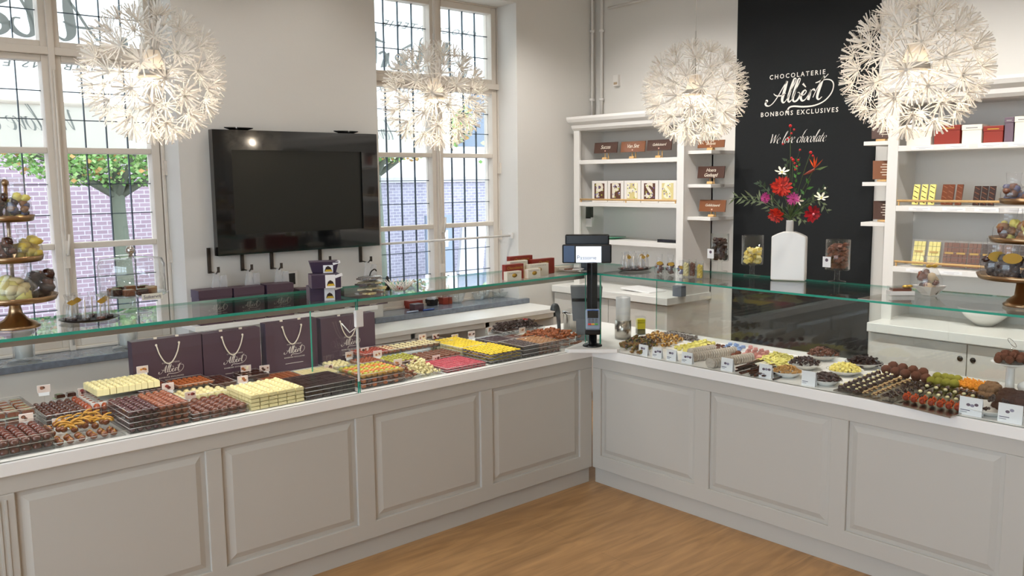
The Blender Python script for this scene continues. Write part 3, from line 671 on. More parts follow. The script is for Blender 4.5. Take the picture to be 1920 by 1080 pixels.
# hook rails with cellophane bags under the television
cello = glassy('cellophane', (.97, .97, .97), rough=.12, cloud=.10, gain=1.6)
hk = [(393, 483, 513, 1), (455, 478, 508, 1), (510, 472, 505, 1), (601, 468, 492, 0), (677, 462, 492, 1)]
for i, (px, pt, pb, bg_) in enumerate(hk):
    q0 = at(px, pt, 'y', 1.78); q1 = at(px, pb, 'y', 1.78); ord_ = ('leftmost', 'second from the left', 'middle', 'second from the right', 'rightmost')[i]
    t = thing('hook_rail', 'dark slotted hook rail on the wall under the television, %s' % ord_, 'hook rail', (q0.x, 1.79, q1.z), group='hook rails under the television')
    L = q0.z - q1.z + .06; b = B().box((-.010, -.006, 0), (.010, .008, L))
    b.obj('slotted_strip', mat('gunmetal', '#3e3731', .4, metal=.6), t)
    b = B().tube([(.0, 0, .01), (.0, -.1, .005), (.0, -.13, .03)], .004, 6).box((-.007, -.14, .015), (.007, -.13, .05)); b.obj('hook', mat('gunmetal', '#3e3731', .4, metal=.6), t)
    if bg_:
        for k, dx in enumerate((-.0, .045)):
            s = B(); w_ = .028; zt = .01 - .02 * k
            s.raw([(-w_ * .5, -.1 - .015 * k, zt), (w_ * .5, -.1 - .015 * k, zt), (w_ * 1.1, -.09, zt - .15), (-w_ * 1.1, -.09, zt - .15), (-w_ * .5, -.085, zt), (w_ * .5, -.085, zt), (w_ * 1.1, -.06, zt - .15), (-w_ * 1.1, -.06, zt - .15)],
                  [(0, 3, 2, 1), (4, 5, 6, 7), (0, 1, 5, 4), (1, 2, 6, 5), (2, 3, 7, 6), (3, 0, 4, 7)])
            tag(s.obj('cellophane_bag', glassy('hanging_cellophane', (.9, .9, .9), rough=.15, cloud=.35, gain=2), loc=(q0.x + dx, 1.79, q1.z)), 'clear cellophane bag hanging on the %s hook rail, %s' % (ord_, ('back one', 'front one')[k]), 'bag', 'cellophane bags under the television')
q = at(547, 524, 'y', 1.79); t = thing('wall_control', 'small white wall control with a dark display beside the hanging bags', 'switch', (q.x, 1.795, q.z))
B().cbox((0, 0, 0), (.085, .02, .115)).obj('plate', white_pt, t, bevel=.004); B().cbox((0, -.011, .005), (.045, .003, .075)).obj('display', dark_m, t)
q = at(1157, 151, 'x', WX - .01); tag(B().cbox((0, 0, 0), (.03, .055, .09)).cbox((-.012, 0, -.025), (.015, .035, .02), 1).obj('wall_sensor', [white_pt, mat('sensor_ochre', '#b29c82', .5)], loc=(WX - .015, q.y, q.z)), 'small white sensor box high on the wall above the left bookcase', 'sensor')

# heating pipes in the room's corner, net rod across the right window
for i, (dx, lab) in enumerate(((1.925, 'white heating pipe in the corner of the room, left of the pair'), (1.925, 'white heating pipe in the corner of the room, right of the pair'))):
    y = (1.772, 1.70)[i]; x = (1.885, 1.925)[i]
    b = B().tube([(x, y, .955 if i == 5 else 2.37), (x, y, CEIL)], .011 if i == 0 else .014, 10)
    b.lathe([(.014, 0), (.024, .003), (.024, .02), (.014, .023)], (x, y, 2.52), 10); b.lathe([(.014, 0), (.022, .003), (.022, .02), (.014, .023)], (x, y, 3.1), 10)
    tag(b.obj('heating_pipe', white_pt), lab, 'pipe', 'corner heating pipes')
tag(B().tube([(1.9, 1.6, 3.28), (1.9, .9, 3.30), (1.9, .45, 3.33)], .012, 8).obj('heating_pipe', white_pt), 'thin white pipe running along the wall near the ceiling above the left bookcase', 'pipe')
ra = at(713, 458, 'y', 1.87); rb = at(955, 442, 'y', 1.87)
t = thing('curtain_rod', 'slim white rod spanning the right window at half height', 'rod', (.35, 1.87, ra.z))
B().tube([(W2[0] + .004 - .35, 0, 0), (W2[1] - .004 - .35, 0, .0)], .009, 10).obj('rod', white_pt, t)
for x in (W2[0] + .008, W2[1] - .02): B().cbox((x - .35, 0, 0), (.02, .04, .045)).obj('bracket', white_pt, t)
# added ceiling spots, out of frame, placed and aimed to brighten counters and walls
bulbm = mat('added_spot_bulb', '#fff0d8', .4, emit=('#ffe2bd', 30))
for i, (x, y, pw_) in enumerate(FILL_SPOTS):
    t = thing('added_ceiling_spot', 'added round ceiling spotlight above the shop floor, out of view', 'lamp', (x, y, CEIL), group='added ceiling spotlights')
    B().lathe([(.05, 0), (.05, -.06), (.042, -.065), (.042, -.02), (0, -.02)], n=16).obj('housing', white_pt, t); B().lathe([(0, -.035), (.03, -.035), (.03, -.03), (0, -.03)], n=12).obj('bulb', bulbm, t)
    spot('added_spot_light', (x, y, CEIL - .075), (x + (1.75 if pw_ > 60 else 0), y + (.6 if pw_ == 30 else 0), .9 if pw_ > 60 else 0), pw_, SOFT if pw_ > 40 or y > 0 else (1, .89, .76), 84 if pw_ > 60 else 120, .05)

# ---------------------------------------------------------------- dandelion lamps
paper = thin('lamp_paper', '#f7f3ec', .8, .35)
def flower_mesh():
    b = B(); rn = random.Random(3)
    for ring, (n, tilt, L) in enumerate(((11, 1.22, .064), (10, .82, .062), (5, .35, .055))):
        for i in range(n):
            a = 2 * PI * (i + .5 * ring) / n + rn.uniform(-.12, .12); t0 = tilt + rn.uniform(-.08, .12); L_ = L * rn.uniform(.88, 1.05)
            rad = Vector((math.cos(a), math.sin(a), 0)); tan = Vector((-math.sin(a), math.cos(a), 0)); pts = []
            p_ = Vector((0, 0, 0)) + rad * .004; K = 4
            for k in range(K + 1):
                w_ = .0019 + .0010 * k / K
                pts.append((p_ - tan * w_, p_ + tan * w_)); th = t0 * (1.12 - .30 * k / K)
                p_ = p_ + (rad * math.sin(th) + Vector((0, 0, 1)) * math.cos(th)) * (L_ / K)
            vs = [q for pr in pts for q in pr]; b.raw(vs, [(2 * k, 2 * k + 1, 2 * k + 3, 2 * k + 2) for k in range(K)])
    b.lathe([(0, -.002), (.007, -.002), (.007, .002), (0, .002)], n=8)
    return b.mesh('paper_flower', paper)
FM = flower_mesh()
wire = mat('lamp_wire', '#c9c4bd', .4)
def maskros(px, py, d_px, label, N=62):
    fw = Vector(_R @ np.array([0, 0, -1])); D = at(px, py, 'z', 5.0) - Vector(CAM) if py < 300 else None
    dv = Vector(_R @ np.array([px - _c[0], -(py - _c[1]), -_f])); P = Vector(CAM) + dv / dv.dot(fw) * (.56 * _f / d_px)
    t = thing('pendant_lamp', label, 'lamp', P, group='paper dandelion pendant lamps')
    rc = .222; seedrot = Matrix.Rotation(px * .7, 3, 'Z'); w_ = B()
    for i in range(N):
        z = 1 - 2 * (i + .5) / N; r = math.sqrt(1 - z * z); a = i * 2.39996; n = seedrot @ Vector((r * math.cos(a), r * math.sin(a), z))
        q = n.to_track_quat('Z', 'Y'); put(FM, 'paper_flower', n * rc, (q @ Matrix.Rotation(i * 1.3, 3, 'Z').to_quaternion()).to_euler(), U(.95, 1.04), t)
        w_.tube([n * .05, n * rc], .0011, 4)
    w_.lathe([(.05, .012), (.052, .0), (.05, -.012)], n=24, smooth=True); w_.tube([(0, 0, .02), (0, 0, .30)], .004, 6)
    w_.obj('wire_frame', wire, t)
    B().lathe([(.026, .085), (.056, -.02)], n=24).obj('inner_shade', thin('lamp_inner_paper', '#fffaf2', .8, .7), t)
    B().lathe([(.014, .07), (.016, .02), (.012, .01)], n=12).obj('socket', white_pt, t)
    B().sph((0, 0, -.005), (.026, .026, .03), 16).obj('bulb', mat('lamp_bulb', '#fff4e2', .4, emit=('#ffe6c6', 18)), t)
    B().tube([(0, 0, .30), (0, 0, CEIL - P.z - .04)], .0022, 6).lathe([(.0, CEIL - P.z - .05), (.05, CEIL - P.z - .04), (.05, CEIL - P.z)], n=16).obj('cord', mat('clear_cord', '#d9d4cc', .4), t)
    l = bpy.data.lights.new('lamp_light', 'POINT'); l.energy = 4.5; l.color = (1, .86, .68); l.shadow_soft_size = .03
    o = bpy.data.objects.new('lamp_light', l); C.objects.link(o); o.location = P + Vector((0, 0, -.055))
maskros(287, 138, 278, 'white paper dandelion pendant lamp hanging before the left window')
maskros(815, 180, 212, 'white paper dandelion pendant lamp hanging before the right window')
maskros(1303, 173, 208, 'white paper dandelion pendant lamp hanging before the left bookcase')
maskros(1716, 125, 284, 'white paper dandelion pendant lamp at the top right, over the right counter')
# ================================================================ things for sale
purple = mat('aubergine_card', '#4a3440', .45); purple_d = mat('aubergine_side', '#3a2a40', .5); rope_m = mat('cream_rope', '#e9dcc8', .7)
red_card = mat('oxblood_card', '#8c2f22', .4); cream_card = mat('cream_card', '#ece6d6', .5); print_gold = mat('gold_print', '#c9a24a', .35, metal=.6)
cream_print = mat('cream_print', '#e6ddd0', .6)
RT = (1, 0, 0); UP = (0, 0, 1)
# paper carrier bags standing behind the trays
bags = [((245, 640), (378, 628), 'leftmost of the four', 0), ((378, 628), (488, 612), 'second from the left of four', 0),
        ((496, 606), (594, 597), 'third from the left of four', 1), ((600, 596), (703, 587), 'rightmost, behind the glass joint', 0)]
for (a, b_, lab, url) in bags:
    Y = .69; p0 = at(a[0], a[1], 'y', Y); p1 = at(b_[0], b_[1], 'y', Y); W = p1.x - p0.x; H = (p0.z + p1.z) / 2 - .843; W -= .006
    t = thing('carrier_bag', 'big aubergine paper carrier bag with rope handle, ' + lab, 'bag', ((p0.x + p1.x) / 2, Y + .03, .843), 0, 'big carrier bags behind the pralines')
    h = W / 2
    b = B().box((-h, -.03, 0), (h, .03, H)); b.box((-h, -.0305, H - .004), (h, -.030, H)); b.m[5] = 1; b.m[3] = 1
    b.obj('bag_body', [purple, purple_d], t, bevel=.001)
    c = []
    for k in range(13):
        u = k / 12; c.append((-.055 + .11 * u, -.036, H - .03 - .095 * math.sin(PI * u) ** .75))
    b = B().tube(cat_rom(c, 3), .0032, 6); b.sph((-.055, -.033, H - .028), .006, 8); b.sph((.055, -.033, H - .028), .006, 8)
    b.box((-.06, -.02, H), (-.045, -.012, H + .008)); b.box((.045, -.02, H), (.06, -.012, H + .008)); b.obj('rope_handle', rope_m, t)
    b = B(); mark(b, (.01, -.0312, H * .40), RT, UP, .125); 
    if url or True: b.box((-.045, -.032, H * .145), (.06, -.0314, H * .152))
    b.obj('bag_print', cream_print, t)
# tall gift carriers on a white wall ledge, under the hooks
LZ = at(371, 613, 'y', 1.58).z; lxa = at(366, 613, 'y', 1.58).x; lxb = at(709, 590, 'y', 1.58).x
t = thing('wall_ledge', 'narrow white ledge on the wall below the television, carrying the gift carriers', 'shelf', ((lxa + lxb) / 2, 1.69, LZ - .03)); B().box((-(lxb - lxa) / 2, -.11, 0), ((lxb - lxa) / 2, WY - .0 - 1.69, .03)).obj('board', slab_m, t, bevel=.003)
for x_ in (-.5, 0, .5): B().box((x_ - .01, -.06, -.08), (x_ + .01, WY - 1.69, 0)).obj('bracket', white_pt, t)
for i, (xa, xb, yt, yb) in enumerate(((371, 436, 547, 610), (437, 496, 542, 606), (499, 551, 536, 600), (660, 728, 561, 600))):
    ord_ = ('leftmost of three', 'middle of three', 'rightmost of three', 'shorter one right of the glass joint')[i]
    Y = 1.60; p0 = at(xa, yt, 'y', Y); p1 = at(xb, yt - 6, 'y', Y); W = p1.x - p0.x - .01; H = (p0.z + p1.z) / 2 - LZ - .001
    t = thing('gift_carrier', 'aubergine gift carrier box with cream script, ' + ord_, 'gift box', ((p0.x + p1.x) / 2, Y + .06, LZ + .0005), 0, 'gift carriers under the television')
    b = B().box((-W / 2, -.06, 0), (W / 2, .06, H)); b.m[5] = 1; b.obj('box', [purple, purple_d], t, bevel=.002)
    b = B().box((-W / 2 - .002, -.062, H - .045), (W / 2 + .002, .062, H + .004)); b.m[5] = 1; b.obj('lid', [purple, purple_d], t, bevel=.002)
    b = B(); mark(b, (.01, -.0625, H * .47), RT, UP, .12, small=True); b.box((-.05, -.063, H * .16), (.06, -.0625, H * .18)); b.obj('box_print', cream_print, t)
# dark folded carriers and small purple box at the sill's near end
for (px, py, w_, h_, d_, lab) in ((578, 590, .10, .16, .10, 'tall aubergine carrier standing behind the stacked gift boxes'), (750, 577, .085, .055, .07, 'small aubergine box on the blue stone sill'), (625, 548, .18, .15, .1, 'dark brown box standing behind the stacked gift boxes')):
    z = SZ if px == 750 else LZ + .0005; q = at(px, py, 'z', z) if px == 750 else at(px, py, 'y', 1.6)
    tag(B().cbox((0, 0, h_ / 2), (w_, d_, h_)).obj('gift_box', mat('cocoa_card', '#3b2823', .4) if px == 625 else purple, bevel=.002, loc=(q.x, 1.66 if px != 750 else 1.86, z)), lab, 'gift box')

# window gift boxes piled on the glass top, with a picture of the filling
box_blue = mat('box_inside', '#5a5f86', .5)
zt = GT + .0125
def window_box(px, py, z, w_, d_, h_, rz, lab, taper=1.0, flare=False):
    q = at(px, py, 'z', z); t = thing('window_gift_box', lab, 'gift box', (q.x, q.y, z), rz, 'gift boxes piled on the glass counter')
    b = B().cbox((0, 0, h_ / 2), (w_, d_, h_), taper=taper); b.m[5] = 1; b.obj('box', [purple_d, purple], t, bevel=.0015)
    k = (1 + taper) / 2
    b = B().box((-.005, -d_ / 2 * k - .002, .0), (w_ * .30, -d_ / 2 * k - .0005, h_ * .98)); b.obj('window_panel', paper_w, t)
    b = B(); cx = w_ * .14
    b.flat3((cx, -d_ / 2 * k - .0025, h_ * .38), RT, UP, [(-.018, -.012), (.018, -.012), (.01, .006), (-.002, .013), (-.012, .006)], 0)
    b.flat3((cx, -d_ / 2 * k - .003, h_ * .38), RT, UP, [(-.018, -.014), (.02, -.014), (.012, -.004), (-.01, -.004)], 1); b.obj('window_picture', [mat('choc_print', '#2f1a12', .5), mat('yellow_print', '#d8b030', .5)], t)
    b = B().cbox((w_ * .42, -d_ / 2 * k - .003, h_ * .9), (.035, .002, .013), rot=Matrix.Rotation(-.3, 3, 'Y')); b.obj('price_tag', paper_w, t)
window_box(607, 561, zt, .145, .11, .065, -.35, 'aubergine window box at the bottom of the pile on the glass counter')
window_box(609, 538, zt + .0655, .135, .10, .062, -.35, 'aubergine window box in the middle of the pile on the glass counter')
window_box(607, 510, zt + .128, .135, .10, .052, -.45, 'dark flared box lying on top of the pile on the glass counter', taper=.8)
# bags of chocolate slabs, stacked
slabm = [mat('choc_dark', '#33190f', .35, coat=.3), mat('choc_ivory', '#e9d89c', .4, coat=.2), mat('choc_milk', '#7b4a2f', .35, coat=.3)]
q = at(694, 553, 'z', zt)
for k, (m_, lab) in enumerate(((2, 'bottom one, caramel brown'), (1, 'second from the bottom, ivory'), (0, 'third from the bottom, marbled'), (0, 'topmost, dark brown with a loose wrapper'))):
    t = thing('slab_bag', 'bag of broken chocolate slabs on the glass counter, ' + lab, 'bag', (q.x + U(-.006, .006), q.y, zt + .024 * k), .1 + .1 * k, 'stacked slab bags')
    b = B(); rn = random.Random(k + 3)
    for i in range(9): b.cbox((rn.uniform(-.055, .055), rn.uniform(-.03, .03), .006 + rn.random() * .008), (rn.uniform(.03, .06), rn.uniform(.03, .045), .007), m=m_ if rn.random() < .7 else 1, rot=Matrix.Rotation(rn.uniform(-.6, .6), 3, 'Z') @ Matrix.Rotation(rn.uniform(-.12, .12), 3, 'X'))
    b.obj('slabs', slabm, t)
    b = B().sph((0, 0, .012), (.082, .05, .0115), 14, rough=.06, seed=k); b.obj('wrapper', cello, t)
b = B().tube(cat_rom([(-.01, 0, 0), (.0, 0, .02), (.02, 0, .03), (.03, 0, .02)], 4), .003, 6); tag(b.obj('ribbon_end', dark_m, loc=(q.x + .01, q.y, zt + .094)), 'curled dark ribbon end standing on the topmost slab bag', 'ribbon')
# openwork bowl with clip
q = at(756, 550, 'z', zt); wm = mat('white_wire', '#efe9e1', .3); b = B()
for i in range(20):
    a = 2 * PI * i / 20
    for s in (1, -1):
        b.tube([(.028 * math.cos(a), .028 * math.sin(a), .012), (.052 * math.cos(a + s * .25), .052 * math.sin(a + s * .25), .035), (.075 * math.cos(a + s * .5), .075 * math.sin(a + s * .5), .062)], .0018, 4)
t = thing('openwork_bowl', 'white openwork bowl of little sweets on the glass counter before the right window', 'bowl', (q.x, q.y + .03, zt)); b.obj('wirework', wm, t)
B().lathe([(0, 0), (.03, 0), (.035, .004), (.012, .008), (.012, .012), (.03, .014), (0, .014)], n=20).obj('foot', acryl, t)
b = B(); 
for i in range(14): b.sph((U(-.02, .02), U(-.02, .02), .02 + R() * .008), .006, 6)
b.obj('sweets', mat('red_sweets', '#8f2c22', .4), t)
q = at(731, 545, 'z', zt); t = thing('dark_figure', 'small dark wrapped figure with a green ball at its foot, left of the openwork bowl', 'sweet', (q.x, q.y + .02, zt))
B().lathe([(.012, 0), (.014, .02), (.009, .05), (.007, .07), (0, .074)], n=10).obj('body', dark_m, t); B().sph((.018, -.005, .022), .017, 12).obj('ball', mat('green_ball', '#a8d98a', .4), t)
# boxes of sweets with ornament label
def tin(pxl, pxr, py, yoff, h_, m_, lab, oval=True, txt=False):
    z = zt; q = at((pxl + pxr) / 2, py, 'z', z); q.y = yoff; q = at((pxl + pxr) / 2, 505, 'y', yoff); a = at(pxl, 505, 'y', yoff); c = at(pxr, 505, 'y', yoff); w_ = (c.x - a.x)
    t = thing('sweet_box', lab, 'gift box', (q.x, yoff, z), 0, 'sweet boxes at the glass counter corner'); B().box((-w_ / 2, 0, 0), (w_ / 2, .03, h_)).obj('box', m_, t, bevel=.0015)
    if oval: B().lathe([(0, 0), (.018, 0), (.018, .001), (0, .001)], (0, -.001, h_ * .55), 20, rot=Matrix.Rotation(PI / 2, 3, 'X'), sy=.62).obj('oval_label', print_gold, t)
    b = B()
    if txt: put_text(b, txt, (0, -.001, h_ - .02), RT, UP, .022, shear=.3); b.obj('box_print', print_gold, t)
    else:
        for k in range(9): b.box((-w_ * .38 + k * w_ * .085, -.0015, h_ - .012), (-w_ * .35 + k * w_ * .085, -.0008, h_ - .008))
        b.obj('box_print', mat('faint_print', '#a09a98', .6), t)
tin(948, 982, 520, .06, .085, red_card, 'oxblood sweet box on the glass counter, leftmost of the group', False, 'Chocolaterie')
tin(957, 990, 515, .115, .095, cream_card, 'cream sweet box behind the leftmost oxblood one', False)
tin(957, 999, 510, .17, .115, red_card, 'tall oxblood sweet box at the back left of the group', False, 'Chocolaterie')
tin(951, 978, 524, .025, .05, cream_card, 'small cream box with a gold oval, leftmost at the front')
tin(990, 1014, 520, .025, .052, cream_card, 'small cream box with a gold oval, right of the other small one')
tin(993, 1029, 515, .075, .072, cream_card, 'mid cream box with a gold oval behind the small right one')
tin(998, 1040, 510, .13, .092, red_card, 'oxblood sweet box at the back right of the group', False, 'Chocolat')
tin(975 + 68, 1075, 508, .19, .028, cream_card, 'low cream open box right of the oxblood sweet boxes', False)
for (px, py, lab) in ((1082, 507, 'shallow white dish of samples beside the customer display'), ):
    q = at(px, py, 'z', zt); t = thing('sample_dish', lab, 'dish', (q.x - .05, q.y, zt)); B().lathe([(0, 0), (.04, 0), (.075, .012), (.078, .014), (.04, .005), (0, .005)], n=24).obj('dish', white_pt, t)
    b = B(); 
    for i in range(8): b.cbox((U(-.04, .03), U(-.02, .02), .012), (.02, .012, .008), rot=Matrix.Rotation(U(0, 3), 3, 'Z'))
    b.obj('samples', slabm[2], t)

# ---------------------------------------------------------------- small chocolates: one mesh per kind, copied
def choc(name, col='#5a3020', rough=.22, coat=.55, **k): return mat(name, col, rough, coat=coat, **k)
K_DARK = choc('chocolate_dark', '#3a1a12'); K_MILK = choc('chocolate_milk', '#6e3a24'); K_BURG = choc('chocolate_burgundy', '#46121a'); K_ORNG = choc('chocolate_caramel', '#96401a')
K_IVORY = choc('chocolate_ivory', '#efe0a8', .4, .2); K_YEL = choc('chocolate_yellow', '#f2d016', .45, .1); K_PINK = choc('chocolate_pink', '#b63a4a', .4, .2); K_RED = choc('chocolate_brick', '#a03a22', .4, .2)
K_GOLD = choc('chocolate_gold', '#c08a2a', .4, .3); K_OLIVE = choc('chocolate_olive', '#a9a826', .35, .4); K_COCOA = mat('cocoa_dusted', '#5d3320', .9, bump=(300, .4)); K_FLOUR = mat('sugar_dusted', '#cfc4b6', .95, noise=(120, '#a8998a', 1.6))
K_DKM = choc('chocolate_plain', '#2a120c', .35, .3)
def dome(r, h, n=12): return [(r, 0), (r * 1.0, h * .3), (r * .86, h * .68), (r * .5, h * .93), (.0, h)]
def M_(b, name, mats): return b.mesh(name, mats)
def oval_mesh(nm, m, r=.0135, h=.02, sy=1.15): return M_(B().lathe(dome(r, h), n=12, sy=sy), nm, m)
def cup_mesh(nm, m1, m2, r=.0125, h=.020): return M_(B().lathe([(r * .8, 0), (r, h * .8), (r * .96, h * .82)], n=12, m=0).lathe([(r * .95, h * .8), (r * .8, h), (0, h * 1.04)], n=12, m=1), nm, [m1, m2])
def block_mesh(nm, m, sx, sy, h, ridge=False):
    b = B().cbox((0, 0, h * .45), (sx, sy, h * .9), taper=1.0)
    i0 = len(b.v); b.cbox((0, 0, h * .95), (sx * .8, sy * .8, h * .1))
    if ridge: b.sph((0, 0, h * .9), (sx * .3, sy * .3, h * .25), 8)
    return M_(b, nm, m)
def ball_mesh(nm, m, r, rough=.03, n=10, seed=1, sz=1): return M_(B().sph((0, 0, r * sz * .9), (r, r, r * sz), n, rough=rough, seed=seed), nm, m)
def cluster_mesh(nm, mats, r, seed, n=9):
    rn = random.Random(seed); b = B()
    for i in range(n):
        a = rn.uniform(0, 6.28); d = rn.uniform(0, r * .75); b.sph((d * math.cos(a), d * math.sin(a), r * .35 + rn.random() * r * .55), (r * rn.uniform(.25, .5), r * rn.uniform(.25, .45), r * rn.uniform(.2, .4)), 6, m=rn.randrange(len(mats)), rough=.25, seed=seed * 31 + i)
    return M_(b, nm, mats)
def sprinkle(name, lo, dots):
    m = mat(name, lo, .5); nt = m.node_tree; p = nt.nodes['Principled BSDF']; tc = nt.nodes.new('ShaderNodeTexCoord'); v = nt.nodes.new('ShaderNodeTexVoronoi'); v.inputs['Scale'].default_value = 260
    r = nt.nodes.new('ShaderNodeValToRGB'); r.color_ramp.elements[0].position = .3; r.color_ramp.elements[1].position = .4; r.color_ramp.elements[0].color = lin(dots); r.color_ramp.elements[1].color = lin(lo)
    nt.links.new(tc.outputs['Object'], v.inputs['Vector']); nt.links.new(v.outputs['Distance'], r.inputs['Fac']); nt.links.new(r.outputs['Color'], p.inputs['Base Color']); return m
def drop(me, name, label, cat, group, loc, rot=(0, 0, 0), sc=1.0):
    return tag(put(me, name, loc, rot, sc), label, cat, group)
FIT = {}
tray_rim = mat('tray_rim_shine', '#e8e2da', .1, coat=.6)
def tray(x0, x1, y0, y1, z, h, label, group=None):
    b = B(); e = .0015
    b.box((x0, y0, z), (x1, y1, z + e)); b.box((x0, y0, z), (x1, y0 + e, z + h)); b.box((x0, y1 - e, z), (x1, y1, z + h)); b.box((x0, y0, z), (x0 + e, y1, z + h)); b.box((x1 - e, y0, z), (x1, y1, z + h))
    r = .0011
    b.tube([(x0, y0, z + h), (x1, y0, z + h), (x1, y1, z + h), (x0, y1, z + h)], r, 5, m=1, close=True)
    c = Vector(((x0 + x1) / 2, (y0 + y1) / 2, z)); b.xf(Matrix.Translation(-c))
    return tag(b.obj('praline_tray', [acryl, tray_rim], loc=c), label, 'tray', group)
ORD = ['topmost', 'second from the top', 'third from the top', 'fourth from the top', 'fifth from the top']
def stack(tl, tr, y0, depth, layers, lh, nx, ny, kinds, name, label, cat, where, notray=False, jit=.001, rot=0, tilt=0, xfrom=None, zext=0):
    """kinds: function(column, row, layer) -> mesh.  tl / tr: photo points of the top layer's front edge"""
    a = at(tl[0], tl[1], 'y', y0); c = at(tr[0], tr[1], 'y', y0); x0 = a.x if xfrom is None else xfrom; x1 = c.x; zt_ = (a.z + c.z) / 2
    g = 'pralines in the ' + where; zb0 = zt_ - layers * lh
    if zb0 < .8425: zb0 = .8425; lh = (zt_ - zb0) / layers
    for L in range(layers):
        z = zb0 + lh * (layers - 1 - L)
        if not notray: tray(x0, x1, y0, y0 + depth, z, lh * .93, 'clear tray of the %s, %s' % (where, ORD[L]), 'clear trays')
        zz = z + .0022
        for j in range(ny):
            for i in range(nx):
                if L > 0 and not (j == 0 or i == 0 or (j == 1 and y0 < .1)): continue
                me = kinds(i, j, L)
                if me is None: continue
                x = x0 + (x1 - x0) * (i + .5) / nx; y = y0 + depth * (j + .5) / ny
                if j == 0 and notray is False: y = max(y, y0 + .012)
                k = FIT.get(me.name)
                if k is None: xs = [v.co.x for v in me.vertices]; ys = [v.co.y for v in me.vertices]; k = FIT[me.name] = (max(xs) - min(xs), max(ys) - min(ys))
                sx = min(max((x1 - x0) / nx * .93 / k[0], .8), 1.35); sy = min(max(depth / ny * .93 / k[1], .8), 1.35)
                drop(me, name if isinstance(name, str) else name(i, j), label if isinstance(label, str) else label(i, j), cat, g, (x + U(-jit, jit), y + U(-jit, jit), zz), (0, 0, rot + U(-.06, .06)), (sx, sy, 1))
    if zb0 > .85:   # clear riser carrying the trays at the back
        b = B().box((x0, y0 + .002, .8425), (x0 + .004, y0 + depth, zb0 - .003)).box((x1 - .004, y0 + .002, .8425), (x1, y0 + depth, zb0 - .003)).box((x0, y0, zb0 - .003), (x1, y0 + depth, zb0 - .0005))
        tag(b.obj('riser', acryl), 'clear riser lifting the ' + where, 'riser', 'clear risers')
    return x0, x1, zt_
def heap(x0, x1, y0, y1, z, rows, step, meshes, name, label, cat, where, rise=.7, spin=True, group=None):
    """a loose pile: rows of pieces narrowing upward"""
    g = group or 'pieces in the ' + where
    for L in range(rows):
        ins = L * step * .55; xa, xb, ya, yb = x0 + ins, x1 - ins, y0 + ins, y1 - ins
        nx = max(1, int((xb - xa) / step)); ny = max(1, int((yb - ya) / step))
        if xb <= xa or yb <= ya: break
        for j in range(ny):
            for i in range(nx):
                if L < rows - 1 and 1 < j < ny and 1 < i < nx - 2 and rows > 1 and j < ny - 1: continue
                me = meshes[random.randrange(len(meshes))]
                x = xa + (xb - xa) * (i + .5) / nx + U(-.2, .2) * step; y = ya + (yb - ya) * (j + .5) / ny + U(-.2, .2) * step
                drop(me, name, label, cat, g, (x, y, z + L * step * rise + U(0, .1) * step), (U(-.3, .3) if spin else 0, U(-.3, .3) if spin else 0, U(0, 6.28)), U(.92, 1.08))
def picture_card(px, py, y0, pal, lab, w_=.052, h_=.034):
    q = at(px, py, 'y', y0); t = thing('picture_card', lab, 'card', (q.x, q.y, q.z - h_ * .5 - .014), U(-.15, .1), 'picture cards over the pralines')
    b = B().cbox((0, 0, .007), (w_ * .8, .004, .014)).cbox((0, .0, .014 + h_ / 2), (w_, .0015, h_)); b.obj('card', paper_w, t)
    b = B().box((-w_ / 2 + .001, -.0016, .015), (w_ / 2 - .001, -.0008, .013 + h_)); rn = random.Random(int(px * 7))
    for i in range(4):
        cx = rn.uniform(-w_ * .32, w_ * .32); cz = .015 + h_ * rn.uniform(.3, .7); r = rn.uniform(.005, .009)
        b.flat3((cx, -.0022 - i * .0002, cz), RT, UP, [(r * math.cos(k * PI / 5), r * .8 * math.sin(k * PI / 5)) for k in range(10)], 1 + i % 2)
    b.obj('card_picture', [mat('photo_ground', '#d9c3b6', .4), pal[0], pal[1]], t)
    if q.z - h_ * .5 - .014 > .85:
        B().tube([(0, 0, .0), (0, .003, -(q.z - h_ * .5 - .014 - .845))], .0012, 5).obj('card_stem', acryl, t)
# ---------------------------------------------------------------- left counter: stacked trays of pralines
def same(me): return lambda i, j, L: me
ov_b = oval_mesh('oval_red_brown', choc('chocolate_red_brown', '#5a2417')); 
stack((0, 826), (101, 808), .05, .27, 2, .03, 11, 7, same(ov_b), 'oval_praline', 'glossy red-brown oval praline in the trays at the photo\'s left edge', 'oval praline', 'trays at the left edge', xfrom=-3.36)
# gold-streaked rounds, orange peel on top, in one low tray
a = at(106, 845, 'z', .8425); c = at(240, 818, 'z', .8425)
tray(a.x, c.x, .05, .31, .8425, .02, 'low clear tray holding the gold-streaked round pralines', 'clear trays')
gst = M_(B().sph((0, 0, .013), (.0145, .0145, .013), 12).tube([(-.012, -.004, .018), (0, .002, .027), (.012, .006, .018)], .0025, 5, m=1), 'gold_streaked_round', [choc('chocolate_hazel', '#7a3f1e'), K_GOLD])
for j in range(5):
    for i in range(6):
        drop(gst, 'round_praline', 'round brown praline with a gold streak in the low front tray', 'round praline', 'gold-streaked pralines', (a.x + .024 + i * (c.x - a.x - .04) / 5.5 + U(-.003, .003), .075 + j * .05, .8448 + (.022 if j > 1 else .0) * (1 if (i + j) % 2 else .6)), (0, 0, U(0, 6)))
peel = M_(B().tube([(-.022, 0, 0), (-.008, .004, .005), (.008, .002, .006), (.022, -.004, .002)], .004, 5), 'orange_peel_stick', K_GOLD)
for k in range(34):
    drop(peel, 'peel_strip', 'candied orange peel strip lying on the gold-streaked pralines', 'peel strip', 'candied peel strips', (U(a.x + .05, c.x - .03), U(.12, .28), .895 + R() * .014), (U(-.3, .3), U(-.4, .4), U(-.6, .6)))
